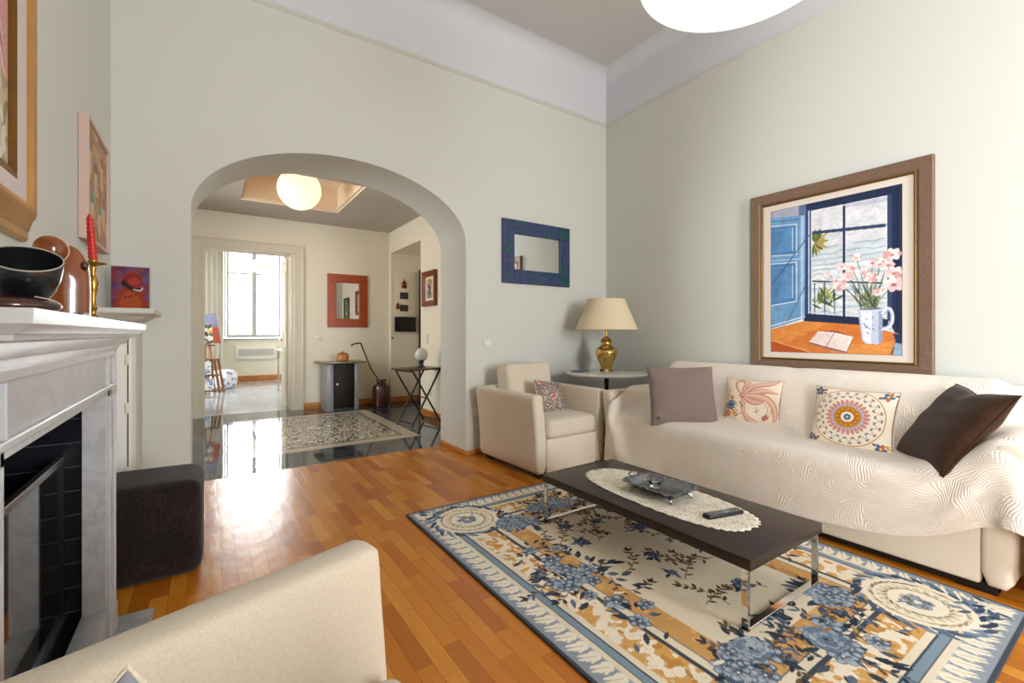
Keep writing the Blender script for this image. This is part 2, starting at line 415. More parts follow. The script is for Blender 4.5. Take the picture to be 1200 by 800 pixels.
# the throw's resting shape: height/width samples in 2 mm steps, stored as differences
THROW_NV, THROW_NU = 52, 108
THROW = [
1900,0,0,0,0,0,0,0,0,0,0,0,0,0,0,0,0,0,0,0,0,0,0,0,0,0,0,0,0,0,0,0,0,0,0,0,0,0,0,0,0,0,0,0,0,0,0,0,0,0,0,0,0,0,0,0,0,0,0,0,0,0,0,0,0,0,0,0,0,0,0,0,0,0,
0,0,0,0,0,0,0,0,0,0,0,0,0,0,0,0,0,0,0,0,0,0,0,0,0,0,0,0,0,0,0,0,0,0,-7,0,0,0,1,-1,2,-2,2,-2,5,-3,5,3,6,-2,-6,-9,-1,0,-4,0,1,3,1,-3,-1,-2,-2,-1,0,0,0,0,
0,0,0,0,0,0,0,0,0,0,0,0,0,-1,0,0,0,0,0,0,0,-1,0,0,1,0,0,0,0,-1,0,0,0,0,0,0,0,0,0,0,0,0,0,0,0,0,0,0,0,0,0,0,0,0,-1,0,0,0,-1,0,-1,-1,2,2,3,4,0,-1,-3,-1,-2,
-2,-2,-2,-4,0,0,0,0,0,0,-1,1,0,1,1,1,3,-5,-5,-1,5,-1,-5,1,0,0,-1,-2,0,-1,0,0,1,-1,0,0,0,0,0,0,-1,0,0,0,0,0,0,-1,0,0,1,0,0,-1,0,0,0,0,1,0,0,-1,0,0,0,0,1,
0,0,-1,0,0,0,0,0,0,0,0,0,0,0,0,0,0,0,0,0,0,0,0,1,1,2,2,4,-3,-3,0,0,-3,1,0,-1,0,0,0,1,-1,0,0,0,-5,0,0,1,0,-1,0,0,0,0,1,2,0,-2,-5,0,0,1,-2,1,0,0,0,-2,-2,
0,0,1,0,-1,0,0,-1,0,0,0,0,1,-1,0,0,0,-1,0,1,0,0,-1,0,0,0,0,0,0,0,0,0,0,0,-1,1,0,0,-1,0,0,1,0,0,0,0,0,0,0,0,0,0,0,0,0,0,0,0,0,0,0,0,-1,1,-1,-1,-2,4,1,1,
0,1,-2,1,-1,0,0,0,-1,0,0,0,-2,-4,0,0,-1,1,0,0,0,0,0,0,2,-1,-4,-3,1,0,-1,0,1,1,-1,-1,-2,0,0,0,-1,0,0,0,0,0,0,0,-1,0,0,0,0,0,-1,1,0,-1,0,0,0,0,0,0,0,0,0,
0,0,0,0,0,0,0,0,0,0,0,0,0,0,0,0,0,0,0,0,0,0,0,0,0,0,0,0,0,0,0,0,0,1,-1,0,0,0,1,1,0,1,0,0,-1,-1,0,0,1,-1,0,0,-1,1,-5,0,0,0,-1,1,0,0,0,1,-1,1,-3,-3,1,-1,
2,-1,-1,1,0,-1,-1,-1,0,0,-1,0,-1,0,0,-1,1,0,-1,1,-1,0,0,0,0,0,0,-1,1,-1,0,1,-1,0,1,-1,0,0,0,0,-1,0,0,2,-1,0,0,0,0,0,0,0,0,0,0,0,0,0,0,0,0,0,0,0,0,0,0,0,
0,0,0,-1,1,-1,0,-1,0,1,0,1,2,1,-1,0,0,0,-1,0,0,-1,0,-1,-5,1,0,0,0,-1,0,0,0,0,0,0,-3,-1,0,0,-1,0,2,-1,0,-1,-2,0,-1,0,1,-1,1,-1,0,1,-1,-1,1,-1,1,-1,1,-1,
-1,1,-1,1,-1,1,-1,0,0,0,0,0,0,0,0,0,0,0,0,0,0,0,0,0,0,0,0,0,0,0,-1,0,0,0,0,0,0,0,0,1,0,0,0,0,0,0,0,1,-1,1,0,0,0,0,0,0,0,0,0,0,1,-1,0,0,0,0,0,0,-5,-1,0,
0,0,1,-1,1,-1,1,-1,-2,-1,-1,0,0,1,0,-1,0,-1,0,0,-1,0,0,-2,0,0,0,0,-1,1,0,0,0,-1,1,-1,0,0,0,0,-1,1,-1,1,-1,1,-1,0,1,-1,0,0,0,0,0,0,0,0,0,0,0,0,0,-1,0,0,
0,1,0,0,0,0,0,0,0,0,-1,0,1,0,0,0,0,0,-1,1,-1,-1,0,-1,0,1,2,1,1,0,3,-2,-1,0,-1,0,-1,0,-1,-5,1,0,0,0,-1,0,0,0,0,-1,-1,-2,0,-1,1,-1,0,0,0,0,-1,-1,0,0,-1,1,
0,-1,0,0,0,0,0,-1,0,1,-1,0,0,0,-1,1,0,-1,0,0,0,-1,1,0,-1,1,0,-1,0,1,0,-1,0,1,0,-1,0,0,0,1,0,0,0,0,0,0,0,0,0,0,0,0,0,0,-1,0,0,0,1,0,0,-1,1,0,-2,-1,1,2,0,
1,1,2,-2,-1,0,0,0,0,0,0,1,-5,-1,0,0,0,0,0,0,0,0,-2,-1,0,-1,0,-1,1,0,0,-1,0,0,0,-1,0,0,-1,-1,0,0,0,0,-1,0,0,1,-1,0,0,0,0,0,-1,0,1,0,-1,1,0,0,-1,1,-1,0,1,
0,-1,0,1,-1,2,1,-2,0,0,0,0,0,0,0,-1,1,-1,1,-1,1,0,0,0,0,0,0,0,0,0,-1,0,0,0,-1,-1,-1,-2,-2,4,3,1,2,1,0,-1,-1,0,-1,-1,1,-2,0,-5,0,0,0,0,0,0,0,-1,0,-1,-2,
-1,0,0,0,0,0,0,0,-1,0,0,0,0,0,0,-2,-2,1,1,0,0,0,1,-1,0,0,0,1,0,0,0,1,-1,1,0,0,1,-1,1,0,1,0,-1,0,1,0,0,0,0,-1,2,-1,0,0,0,0,0,0,1,-1,1,-1,1,-1,0,0,0,0,0,
0,0,0,0,0,0,0,0,0,1,1,2,0,-5,-2,0,0,1,-1,-2,1,-1,0,1,-1,1,-1,-6,1,-1,0,-1,1,-1,0,0,0,-2,-1,0,-1,1,0,0,0,-1,1,0,-1,0,1,0,0,-1,0,-1,1,0,1,0,1,-1,1,0,1,0,
0,1,1,0,0,1,0,0,0,0,1,0,-1,0,0,1,0,0,0,0,0,-3,0,1,2,-1,0,0,0,0,0,0,0,0,0,-1,0,0,0,0,0,0,0,0,0,0,0,0,0,0,-1,-1,0,-1,1,-1,0,-2,-1,2,-3,0,-1,0,0,-1,-1,0,-1,
-5,-1,1,0,0,-1,0,0,-1,0,-2,0,-1,1,-1,1,-1,0,0,-1,0,1,0,0,0,0,1,2,3,-1,-1,0,0,0,0,0,1,-1,1,0,-1,0,1,0,0,0,1,-1,0,0,0,1,0,0,-1,0,0,0,0,0,0,0,0,0,0,0,0,0,
0,0,-1,0,0,0,1,0,0,0,0,0,-1,0,0,0,0,0,-1,0,-1,1,-1,-1,1,-1,0,1,1,-2,-2,-2,0,0,0,0,-1,1,-1,1,-6,0,0,-1,0,0,0,0,0,-2,0,-1,0,-1,1,0,0,0,0,0,0,0,0,0,0,-1,1,
2,1,-1,1,-1,1,-1,1,0,0,1,0,0,0,0,0,0,0,0,0,1,0,0,0,0,0,-1,1,0,0,0,0,0,0,0,-1,0,1,0,-1,0,0,0,0,0,0,0,0,0,-1,0,0,0,1,0,0,-1,0,-1,1,-1,0,-1,0,-1,-1,0,0,2,
2,1,-4,-3,0,-1,0,0,0,-1,0,-1,-5,0,-1,0,0,0,-1,0,-1,0,-1,0,-1,1,-1,0,0,0,0,0,0,0,0,0,-1,2,1,1,-1,1,-1,0,0,1,0,0,0,0,0,0,1,1,0,0,0,0,0,0,0,0,0,0,-1,1,0,0,
0,0,0,-1,0,0,1,-1,0,0,1,-1,0,0,0,0,0,0,-1,0,1,0,0,-1,0,0,0,0,0,0,-1,0,0,0,-1,0,-1,1,0,0,0,0,-3,0,0,0,-1,0,0,0,0,0,-6,-1,1,0,-1,0,0,0,-1,-2,0,-1,1,-1,1,
-1,1,0,0,0,0,0,0,0,1,2,0,-2,0,0,0,1,0,0,0,0,0,1,0,0,1,-1,0,0,1,0,0,0,0,0,0,0,1,-1,0,0,0,0,0,0,0,0,-1,1,0,-1,0,1,-1,0,1,-1,0,0,0,0,0,-1,0,1,0,-1,0,0,0,0,
0,-1,0,-1,-1,0,0,0,1,0,0,-1,-1,0,-1,0,0,-1,0,0,-1,0,-6,1,-1,-1,0,0,-1,0,-1,0,-1,1,-1,0,0,0,0,0,0,-1,0,0,1,0,2,0,-1,-1,1,0,0,0,0,1,0,0,1,-1,1,0,0,0,1,0,
-1,1,0,0,0,0,0,0,0,0,0,0,0,0,-1,1,0,-1,1,0,-1,1,-1,0,0,0,0,0,0,0,0,0,-1,1,0,-1,0,1,-1,0,0,-1,0,1,-1,0,0,-1,1,-1,1,0,-1,-2,-1,1,0,0,0,0,-1,0,0,0,-7,0,0,
0,0,-1,0,-1,0,-1,0,-1,0,1,-1,1,-1,0,0,1,0,0,-1,2,-1,-1,-1,1,1,0,0,0,1,-1,1,0,0,1,0,0,0,0,0,1,0,0,0,0,0,0,0,0,0,1,-1,0,0,0,0,0,0,0,0,-1,1,-1,1,-1,1,-1,0,
0,0,-1,1,0,0,0,-1,1,-1,0,0,0,-1,1,-1,0,0,-1,0,0,-1,1,0,0,0,-1,0,0,0,-1,0,-1,1,-1,0,-1,-6,0,-1,0,-1,0,0,0,-1,0,-1,0,0,-1,1,0,0,0,0,-1,0,0,0,-1,1,-1,1,1,
0,0,1,0,-1,1,0,1,0,-1,0,1,0,1,-1,0,1,-1,1,0,0,0,0,0,0,0,0,0,0,-1,1,0,-1,1,-1,1,-1,0,0,0,0,0,0,0,0,0,0,-1,1,-1,1,-1,1,-1,0,0,0,0,0,-1,0,0,-1,0,1,0,0,-1,
0,-1,0,-1,0,1,-1,1,-1,0,0,1,-7,-1,1,-1,0,0,-1,-1,0,-1,0,0,0,0,0,0,0,0,0,0,0,0,0,0,-1,0,0,1,0,0,0,0,1,0,0,0,0,1,0,0,0,0,1,0,0,0,0,0,0,0,0,0,0,0,0,0,0,0,
0,-1,1,-1,1,-1,0,1,-1,0,0,0,0,0,-1,1,-1,1,-1,1,-1,0,0,0,0,0,0,-1,0,0,0,-1,1,0,0,0,0,0,-2,0,0,1,0,-1,1,-1,0,0,-1,-1,-6,0,-1,0,-1,0,-1,0,-1,0,0,-1,1,0,-1,
0,0,0,0,0,0,-1,1,-1,0,1,1,-1,0,0,0,1,-1,0,1,0,0,0,1,0,0,0,0,0,0,1,0,0,0,0,0,0,0,-1,1,0,-1,1,-1,1,-1,0,0,0,0,-1,1,0,-1,1,-1,0,1,-1,1,-1,0,0,0,0,0,0,0,0,
-1,1,-1,0,0,0,0,0,1,0,0,-1,-1,0,-1,0,1,0,-1,0,0,0,1,0,-7,-1,0,0,-1,0,-1,0,-1,0,0,0,-1,1,0,0,0,0,-1,1,-1,1,-1,1,-1,0,0,0,0,0,0,0,1,0,-1,1,0,1,-1,1,0,0,1,
0,0,0,-1,1,0,0,0,0,-1,1,0,-1,0,0,0,0,0,0,-1,1,0,0,-1,0,1,-1,0,1,-1,0,0,0,0,0,0,0,0,0,0,-1,1,-1,0,0,0,0,0,0,0,0,0,-1,0,0,0,1,-1,0,0,0,0,-1,-1,0,-7,0,-1,
0,0,-1,0,-1,0,0,-1,1,0,-1,1,-1,0,0,0,-1,1,-1,0,0,0,0,-1,1,0,0,1,-1,0,1,0,0,1,-1,1,-1,1,0,0,0,0,0,1,-1,0,0,0,0,0,0,-1,1,0,-1,1,-1,0,0,0,0,0,0,0,0,0,0,0,
-1,1,0,-1,1,0,-1,1,0,-1,0,0,1,-1,0,1,0,-1,1,-1,1,0,0,0,0,-2,0,0,0,0,0,1,0,-1,1,0,0,-8,0,0,-1,0,-1,0,-1,0,0,0,-1,1,0,-1,1,0,-1,1,0,-1,1,0,-1,0,-1,1,-1,0,
1,-1,1,0,0,0,0,0,1,-1,1,0,0,0,0,0,0,0,1,0,0,-1,0,0,-1,1,-1,0,0,0,0,0,0,0,-1,1,0,0,0,-1,0,1,0,-1,0,1,-1,0,1,-1,0,0,0,0,0,0,0,0,0,0,0,1,0,-1,1,0,-2,1,-1,
0,1,0,1,-1,-1,1,-1,0,-1,-7,-1,-1,0,-1,0,0,0,0,-1,0,0,0,0,1,-1,0,0,0,-1,1,-1,0,0,0,0,0,0,0,-1,1,0,0,0,0,0,0,0,1,0,-1,1,-1,1,0,0,0,-1,0,0,0,-1,1,0,-1,0,1,
0,-1,0,0,0,0,0,0,0,0,0,0,1,-1,0,0,1,-1,0,0,0,0,0,0,0,0,0,0,0,0,0,1,-1,0,1,0,0,0,0,-2,0,1,0,0,0,0,0,0,0,0,1,-8,0,0,-1,0,-1,-1,0,0,0,0,0,-1,1,-1,1,0,0,-1,
1,-1,0,0,-1,1,-1,0,0,-1,1,-1,0,1,0,1,0,0,0,0,-1,1,0,0,-1,1,0,-1,0,0,-1,1,0,-1,0,0,0,0,0,0,0,0,0,0,0,-1,1,0,0,0,-1,1,0,0,-1,1,0,0,0,0,0,0,0,0,0,0,0,1,0,
-1,1,0,0,0,0,0,-1,0,0,0,0,1,0,0,0,-1,0,-1,0,-8,0,-1,0,-1,0,0,0,-1,0,0,0,1,-1,0,0,0,0,0,-1,0,0,0,0,0,0,-1,0,1,-1,1,0,-1,0,0,0,0,0,0,1,0,-1,1,0,-1,-1,0,0,
0,0,-1,0,1,0,0,0,-1,0,0,0,0,1,0,0,0,-1,0,1,0,0,-1,1,0,0,-1,1,0,-1,1,0,0,0,0,0,0,1,-1,0,1,0,0,0,1,0,-1,-1,0,0,0,1,0,0,0,0,0,0,0,0,-9,0,0,-1,0,0,-1,0,0,0,
0,0,-1,0,1,-1,0,0,0,1,-1,0,0,0,-1,0,0,0,-1,1,-1,0,1,0,0,0,0,0,0,0,-1,1,-1,0,0,0,0,0,-1,0,0,0,0,0,0,0,0,0,0,0,0,-1,1,0,0,0,0,0,0,0,0,0,0,0,0,0,0,0,-1,1,
0,0,0,0,1,-1,1,0,0,-1,2,-1,0,1,-1,0,-1,0,1,-1,2,-1,0,1,-1,0,0,-1,-8,-1,0,-1,0,0,0,-1,0,0,0,0,1,0,-1,0,0,0,0,-1,1,-1,0,0,0,0,0,-1,1,-1,0,0,0,0,0,0,0,0,0,
0,0,-1,0,0,-1,0,0,0,0,1,0,0,-1,0,0,0,0,0,0,0,0,1,-1,0,0,0,0,0,0,0,0,0,0,0,0,0,0,0,1,-1,0,0,1,-1,0,1,-1,1,0,1,-1,1,1,-1,0,-1,0,0,-1,2,-1,1,0,0,0,-1,1,0,
-9,0,-1,0,0,-1,0,0,0,0,0,0,-1,0,1,0,0,-1,1,0,-1,0,0,0,-1,0,-1,1,-1,0,0,1,-1,0,0,1,0,0,-1,0,0,0,0,-1,0,0,0,0,0,-1,0,1,0,0,0,0,0,0,0,0,0,-1,0,1,0,0,0,-1,
0,1,0,-1,0,1,0,-1,0,1,-1,0,1,0,-1,1,0,0,0,0,0,0,1,0,0,0,-1,-1,1,0,1,-1,1,1,0,-1,0,0,-1,0,-8,-2,1,0,-1,0,0,-1,0,0,0,0,1,0,-1,0,0,0,-1,0,1,0,-1,-1,1,-1,1,
-1,0,0,0,0,0,0,0,-1,0,0,1,-1,0,0,0,0,0,0,-1,0,0,0,1,-1,0,0,0,0,0,0,0,0,0,0,0,0,0,0,0,0,0,0,0,0,0,0,0,0,0,0,0,0,0,0,0,0,0,0,1,0,0,0,0,0,1,-1,-1,1,0,0,0,
0,0,1,0,0,0,0,0,0,-10,0,0,0,0,-1,0,1,-1,0,0,0,-1,0,1,0,0,0,0,0,-1,0,-1,1,-1,0,-1,0,0,0,0,0,0,0,0,1,-1,0,0,0,0,0,-1,0,0,0,0,0,0,0,-1,0,1,0,0,0,0,0,0,0,0,
0,0,-1,0,0,1,0,0,-1,0,1,0,-1,0,0,1,-1,0,1,-1,0,0,1,0,0,-1,0,0,1,1,0,-1,0,0,0,0,0,0,1,0,0,1,0,-1,-1,0,0,-9,-1,0,0,-1,1,-1,0,1,0,0,-1,1,0,-1,0,0,0,0,-1,0,
0,1,-1,0,0,0,-1,0,0,0,0,0,0,0,-1,1,0,-1,0,0,-1,1,0,-1,0,1,-1,0,0,0,1,-1,0,0,0,0,0,0,0,0,0,0,0,0,0,-1,1,0,0,0,-1,1,0,0,0,0,0,0,-1,1,0,0,-1,1,0,1,0,0,0,0,
0,0,0,0,0,-1,1,0,0,0,0,1,0,0,0,0,0,-9,-1,-1,0,1,-1,1,-1,0,0,0,1,-1,0,0,0,0,0,-1,1,0,-1,-1,0,0,-1,0,0,-1,0,1,-1,1,0,0,1,-1,0,0,0,0,0,-1,0,1,-1,0,0,0,0,0,
-1,0,0,0,0,0,0,0,0,0,0,0,1,0,0,0,-1,0,0,1,0,-1,0,0,1,-1,0,0,1,-1,0,1,0,-1,0,0,0,1,0,0,0,0,0,0,0,0,0,0,0,1,0,1,0,-1,0,0,0,-8,-2,-1,0,0,1,-1,1,-1,0,0,0,0,
0,0,0,0,0,0,0,-1,1,0,-1,0,0,-1,0,0,0,0,0,0,0,0,-1,0,0,0,0,-1,1,0,-1,0,0,0,0,0,0,0,0,0,0,0,0,0,0,0,0,0,0,0,-1,1,0,0,0,0,0,-1,1,0,0,0,-1,1,0,0,-1,1,0,-1,
1,0,0,0,0,0,0,0,1,0,-1,1,0,0,0,0,0,0,0,0,3,-1,0,2,3,-9,0,-1,0,-1,0,0,0,1,-1,0,0,0,0,1,-1,0,0,0,-1,1,-1,0,0,-1,-1,0,-1,0,0,-1,2,0,0,0,0,1,-1,0,0,0,-1,0,
1,-1,0,0,0,0,0,0,0,0,0,0,0,0,0,0,0,0,0,0,0,-1,0,0,0,0,0,1,-1,0,0,0,0,0,0,0,1,-1,0,1,-1,0,0,1,0,0,0,0,0,0,0,-1,0,1,-1,1,0,0,0,0,2,1,0,2,7,-8,-1,-1,-1,1,
-1,1,0,-1,1,0,0,0,0,-1,1,-1,0,1,-1,0,0,-1,0,0,0,-1,0,0,0,0,-1,1,0,0,0,-1,0,0,0,0,0,0,-1,0,0,0,0,0,0,0,0,0,0,0,0,0,0,0,0,0,0,0,0,0,0,0,0,0,0,0,0,0,0,0,0,
0,0,0,-1,1,0,-1,1,0,0,0,0,0,1,-1,1,-1,0,1,0,-1,1,-1,1,0,1,1,1,4,-2,4,5,-9,1,-1,-1,0,0,0,-1,1,0,0,0,0,0,0,0,0,0,-1,1,-1,0,0,0,-1,-1,-1,-1,-1,0,1,1,0,0,0,
0,0,1,-1,0,0,0,-1,0,0,0,-1,0,0,0,0,0,0,0,0,0,0,0,0,0,0,0,0,0,0,0,0,0,0,0,0,0,0,0,0,0,0,0,0,0,0,0,1,-1,1,0,0,0,0,1,1,-1,1,0,0,0,1,0,1,0,2,1,1,1,-3,1,5,3,
-9,0,0,0,-1,0,-1,1,0,0,0,0,0,0,0,0,0,0,0,0,0,-1,1,-1,0,0,0,-1,-2,-2,2,2,-1,1,0,-1,0,-1,1,-1,0,-1,1,0,0,-1,1,0,0,-1,0,0,0,0,0,0,0,0,0,0,0,0,0,0,0,1,0,0,
0,1,-1,0,1,0,0,1,-1,1,0,1,-1,1,0,1,-1,1,0,0,1,0,0,1,0,1,0,0,1,1,1,1,0,-4,3,-6,0,7,3,0,-10,1,0,0,-1,0,0,0,0,0,0,0,0,0,0,0,0,0,1,-1,0,1,-1,0,0,-1,-3,-10,
3,2,2,5,1,0,-1,0,0,0,-1,0,-1,1,-2,0,0,1,-1,-1,0,1,1,0,0,0,0,0,0,1,0,0,1,0,0,1,0,0,0,1,1,-1,1,1,0,0,1,0,1,0,1,0,1,0,0,0,1,0,0,1,0,0,1,0,0,0,0,0,1,0,0,0,
0,-5,-2,-4,4,7,1,-1,-9,0,0,-1,0,0,0,0,0,0,0,0,0,1,0,0,0,0,-1,1,0,0,0,0,0,0,0,5,0,1,-1,-3,-1,-1,0,-1,0,-1,0,-1,1,-2,1,0,0,0,0,1,0,1,-1,1,0,1,0,1,1,-1,1,
1,0,1,1,0,1,0,1,0,0,1,0,0,0,1,-1,0,0,0,0,0,0,0,0,0,0,0,0,0,0,1,-1,1,0,-1,1,0,0,0,0,0,-2,0,-7,4,5,1,1,-2,-9,-1,1,0,0,0,0,-1,0,0,0,1,0,-1,1,0,0,1,0,0,0,0,
1,0,-1,1,1,4,2,0,-1,-4,1,-1,-1,-1,-1,0,0,0,-1,1,0,0,0,1,1,1,1,0,1,0,1,0,1,0,0,0,0,0,0,0,0,0,0,0,0,0,0,0,0,0,0,0,1,0,0,0,0,0,0,0,-1,1,0,1,-1,1,-1,0,0,0,
-1,1,0,-1,1,0,0,-1,-1,1,-1,2,1,1,-1,-1,-10,1,0,0,0,-1,0,0,0,0,1,-1,1,1,-1,0,1,-1,1,1,0,0,-1,0,1,0,1,4,1,1,-2,-2,0,1,0,0,-2,-1,0,1,1,0,1,0,1,0,0,0,1,0,0,
0,0,0,0,0,0,1,0,0,0,0,0,0,0,0,0,0,0,0,0,0,0,0,0,0,0,0,0,0,0,0,0,0,0,0,0,-1,1,0,0,-1,1,0,-1,1,-1,0,0,0,-1,0,1,2,1,0,0,-2,-9,0,-1,1,0,0,-1,0,0,1,-1,2,-1,
-1,1,0,1,1,0,0,0,-1,0,1,-1,0,2,1,2,2,-1,-2,-1,3,1,0,1,-1,-2,0,0,1,0,1,1,0,0,0,-1,0,1,0,0,0,0,0,0,0,0,0,0,0,0,0,0,0,0,0,0,0,0,0,0,0,0,0,0,0,0,0,0,0,1,-1,
0,-1,1,0,0,-1,1,0,0,0,0,0,0,0,0,-1,-1,1,2,0,1,1,-1,-2,-10,0,1,0,-1,0,1,-1,0,0,1,-1,1,0,0,1,1,0,0,-1,0,0,0,1,0,0,1,2,2,2,0,-3,-2,-1,3,1,1,2,0,-2,0,0,1,0,
-1,1,0,0,0,0,-1,1,0,0,0,0,0,0,0,0,0,0,0,0,0,0,0,0,0,0,0,0,0,0,0,0,0,0,0,0,0,0,0,0,0,0,0,0,0,0,0,0,0,0,0,0,0,0,-1,0,0,1,1,1,0,0,-1,-1,-9,0,-1,0,1,0,-1,0,
0,-1,1,1,-1,1,1,2,-1,0,0,-1,-1,1,2,-2,0,0,2,2,2,2,1,0,-4,-3,1,4,1,0,2,1,-2,0,-1,0,0,0,0,0,0,0,0,-1,0,1,0,0,0,0,0,0,0,0,0,0,0,0,0,0,0,0,0,0,0,0,0,0,0,0,
0,0,0,0,0,0,0,0,0,0,0,0,0,0,0,0,0,0,0,0,0,-1,0,1,1,1,1,0,-2,-1,-10,0,1,0,0,0,-1,1,-1,0,0,0,0,1,3,0,0,-1,-1,-1,1,2,-1,-1,-1,2,1,2,2,1,2,1,-2,-4,-2,1,3,1,
1,1,1,-1,0,0,0,-1,0,0,0,0,0,0,0,-1,0,1,0,0,0,0,0,0,0,0,0,0,0,0,0,0,0,0,0,0,0,0,0,0,0,0,0,0,0,0,0,0,0,0,0,0,0,0,0,0,0,0,0,-1,0,1,0,1,1,0,1,-1,-2,0,-9,-1,
0,0,0,0,1,-1,-1,0,0,1,1,4,-2,0,-1,0,-1,1,1,0,-1,0,0,1,1,1,2,2,2,2,1,-3,-5,-2,0,3,1,1,1,1,-1,0,0,0,0,0,0,0,0,0,0,0,0,-1,0,1,0,0,0,0,0,0,0,0,0,0,0,0,0,0,
0,0,0,0,0,0,0,0,0,0,0,0,0,0,0,0,0,0,0,0,0,0,0,0,-1,1,0,-1,1,1,0,2,0,-1,-2,0,-9,0,0,-1,1,0,0,-1,0,0,-1,1,4,-2,1,-1,0,-1,0,2,1,-2,-1,0,1,1,1,2,0,2,1,3,2,
0,-2,-4,-3,-1,1,2,1,1,1,0,-1,0,0,0,0,0,1,0,0,0,0,0,0,-1,0,1,0,0,0,0,0,0,0,0,0,0,0,0,0,0,0,0,0,0,0,0,0,0,0,0,0,0,0,0,0,0,0,0,0,0,0,0,0,0,-1,1,0,2,1,1,0,
-3,-1,0,-10,0,0,1,-1,0,0,0,0,-1,1,0,1,1,0,0,-1,0,1,1,-1,0,-1,0,1,1,2,0,1,1,2,2,2,3,-1,-3,-2,-2,-2,-1,1,0,1,1,1,0,1,0,0,0,-1,0,1,0,0,0,0,0,0,-1,0,1,0,0,
0,0,0,0,0,0,0,0,0,0,0,0,0,0,0,0,0,0,0,0,0,0,0,0,0,0,0,0,0,0,-1,1,0,-1,1,0,2,0,1,0,-1,-2,0,0,-10,1,0,-1,0,1,0,0,-1,0,-1,0,1,1,0,0,0,0,1,0,0,-1,-1,1,1,1,
1,1,1,0,3,1,1,2,2,0,-1,-2,-1,-1,-2,0,0,0,1,0,0,0,0,1,0,0,-1,1,0,0,0,0,0,0,0,-1,1,0,0,0,0,0,0,0,0,0,0,0,0,0,0,0,0,0,0,0,0,0,0,0,0,0,0,0,0,0,0,0,0,0,0,0,
0,1,1,1,1,-1,-2,-1,0,0,-9,-1,0,1,0,-1,1,0,0,-1,0,0,-1,1,1,-1,0,1,1,1,-1,-2,1,0,1,1,1,1,0,2,1,0,4,-2,2,3,0,0,-1,-1,0,-1,-1,-1,0,0,-1,1,0,-1,1,0,0,-1,0,1,
0,0,0,0,0,0,-1,1,0,0,0,0,0,0,0,0,0,0,0,0,0,0,0,0,0,0,0,0,0,0,0,0,0,0,0,0,0,0,0,0,0,0,1,0,1,1,-1,-1,-2,1,0,0,-29,14,15,15,15,15,15,14,15,14,15,14,15,14,
14,16,11,-5,-3,-4,-3,11,15,15,15,14,15,14,15,14,15,15,15,15,15,15,15,15,15,16,15,15,15,16,15,16,15,16,15,16,15,17,15,16,15,17,15,16,15,17,15,17,15,17,15,
17,15,18,15,17,15,18,15,18,15,18,15,18,16,18,15,19,15,19,15,20,15,20,15,21,13,17,39,0,0,5,-5,6,14,14,15,13,15,13,15,14,15,14,0,1,0,0,0,-1,0,1,-1,1,-1,0,
-1,1,-1,-1,-9,5,-1,1,6,2,0,-1,0,1,-4,1,0,0,0,0,0,0,0,0,0,1,0,-1,0,1,0,0,0,0,0,0,0,0,0,-1,0,1,0,-1,0,1,0,0,0,0,0,0,0,0,0,-1,0,1,0,-1,1,-1,1,-1,1,0,-1,0,
1,-1,0,0,0,-1,1,-1,1,-3,2,0,-27,18,10,-2,3,0,1,0,-4,1,-1,1,-1,1,-1,1,1,0,0,0,-1,1,0,-1,1,0,-1,1,0,-1,2,-9,1,-4,1,5,5,0,0,1,-1,-1,-1,-1,0,1,0,0,0,0,0,0,
0,0,0,0,0,0,0,0,0,0,0,0,0,0,1,0,0,-1,0,1,0,-1,1,-1,0,0,0,0,0,0,0,0,1,-1,0,1,-1,0,0,0,0,0,0,0,-1,1,0,-1,1,0,-1,0,-1,1,0,3,1,-9,1,3,1,1,0,1,-1,-2,1,0,0,-1,
1,-1,1,0,0,0,1,-1,0,0,0,0,0,0,0,0,-4,-2,1,-2,2,5,1,1,-1,0,-3,-1,0,0,0,0,0,0,0,0,0,1,0,-1,0,1,0,0,0,0,0,0,0,0,0,0,0,0,0,0,0,0,0,0,0,0,0,0,0,0,0,0,0,0,-1,
1,0,-1,0,1,-1,1,-1,0,0,0,0,0,0,0,0,-1,0,0,0,0,0,-1,5,-2,-5,-1,2,4,-1,0,-1,-1,0,0,0,1,-1,1,1,0,0,0,0,0,0,0,0,0,0,0,0,1,-2,-3,-2,2,3,2,1,-1,1,-1,-1,-4,0,
0,0,1,0,0,0,0,0,0,0,1,0,0,0,0,0,0,0,0,0,0,0,0,-1,1,0,0,0,0,0,0,-1,1,0,0,0,0,0,0,0,0,0,-1,0,1,0,-1,1,-1,0,0,0,0,0,-1,1,0,-1,0,1,-1,1,-1,0,-1,-1,4,-2,0,2,
0,1,-2,-2,2,-2,0,1,-1,1,-1,2,-1,0,0,0,1,-1,1,0,-1,1,0,0,-1,-1,-1,-3,3,3,1,1,-1,-1,-2,0,-1,-1,-1,0,0,0,0,0,1,0,0,0,0,0,0,0,0,0,0,0,0,0,0,1,0,0,-1,0,0,1,
-1,0,1,0,-1,0,0,0,0,0,0,0,0,0,0,0,-1,1,0,-1,1,0,-1,1,-1,1,-1,0,0,0,0,-1,1,-1,0,0,0,-1,3,-1,0,2,0,-1,-2,0,1,-1,0,0,0,0,0,1,1,-1,0,0,0,1,-1,0,1,0,-1,1,-1,
-1,0,-1,2,3,-1,0,0,-2,-2,-1,1,-2,0,0,0,0,1,0,0,0,0,0,0,0,0,0,0,0,0,0,1,0,0,-1,0,0,1,0,0,-1,0,1,-1,0,1,0,-1,0,0,0,0,0,0,0,0,0,0,0,0,0,-1,1,0,-1,1,-1,1,-1,
0,0,0,0,-1,1,0,0,0,0,1,2,-1,0,0,-1,-2,0,1,-1,0,0,0,0,0,2,-1,1,0,0,-1,0,1,0,-1,1,1,-1,-2,-1,1,1,2,-1,1,-1,0,-2,-1,0,-1,0,-2,0,0,0,1,0,0,0,0,0,1,0,0,0,0,
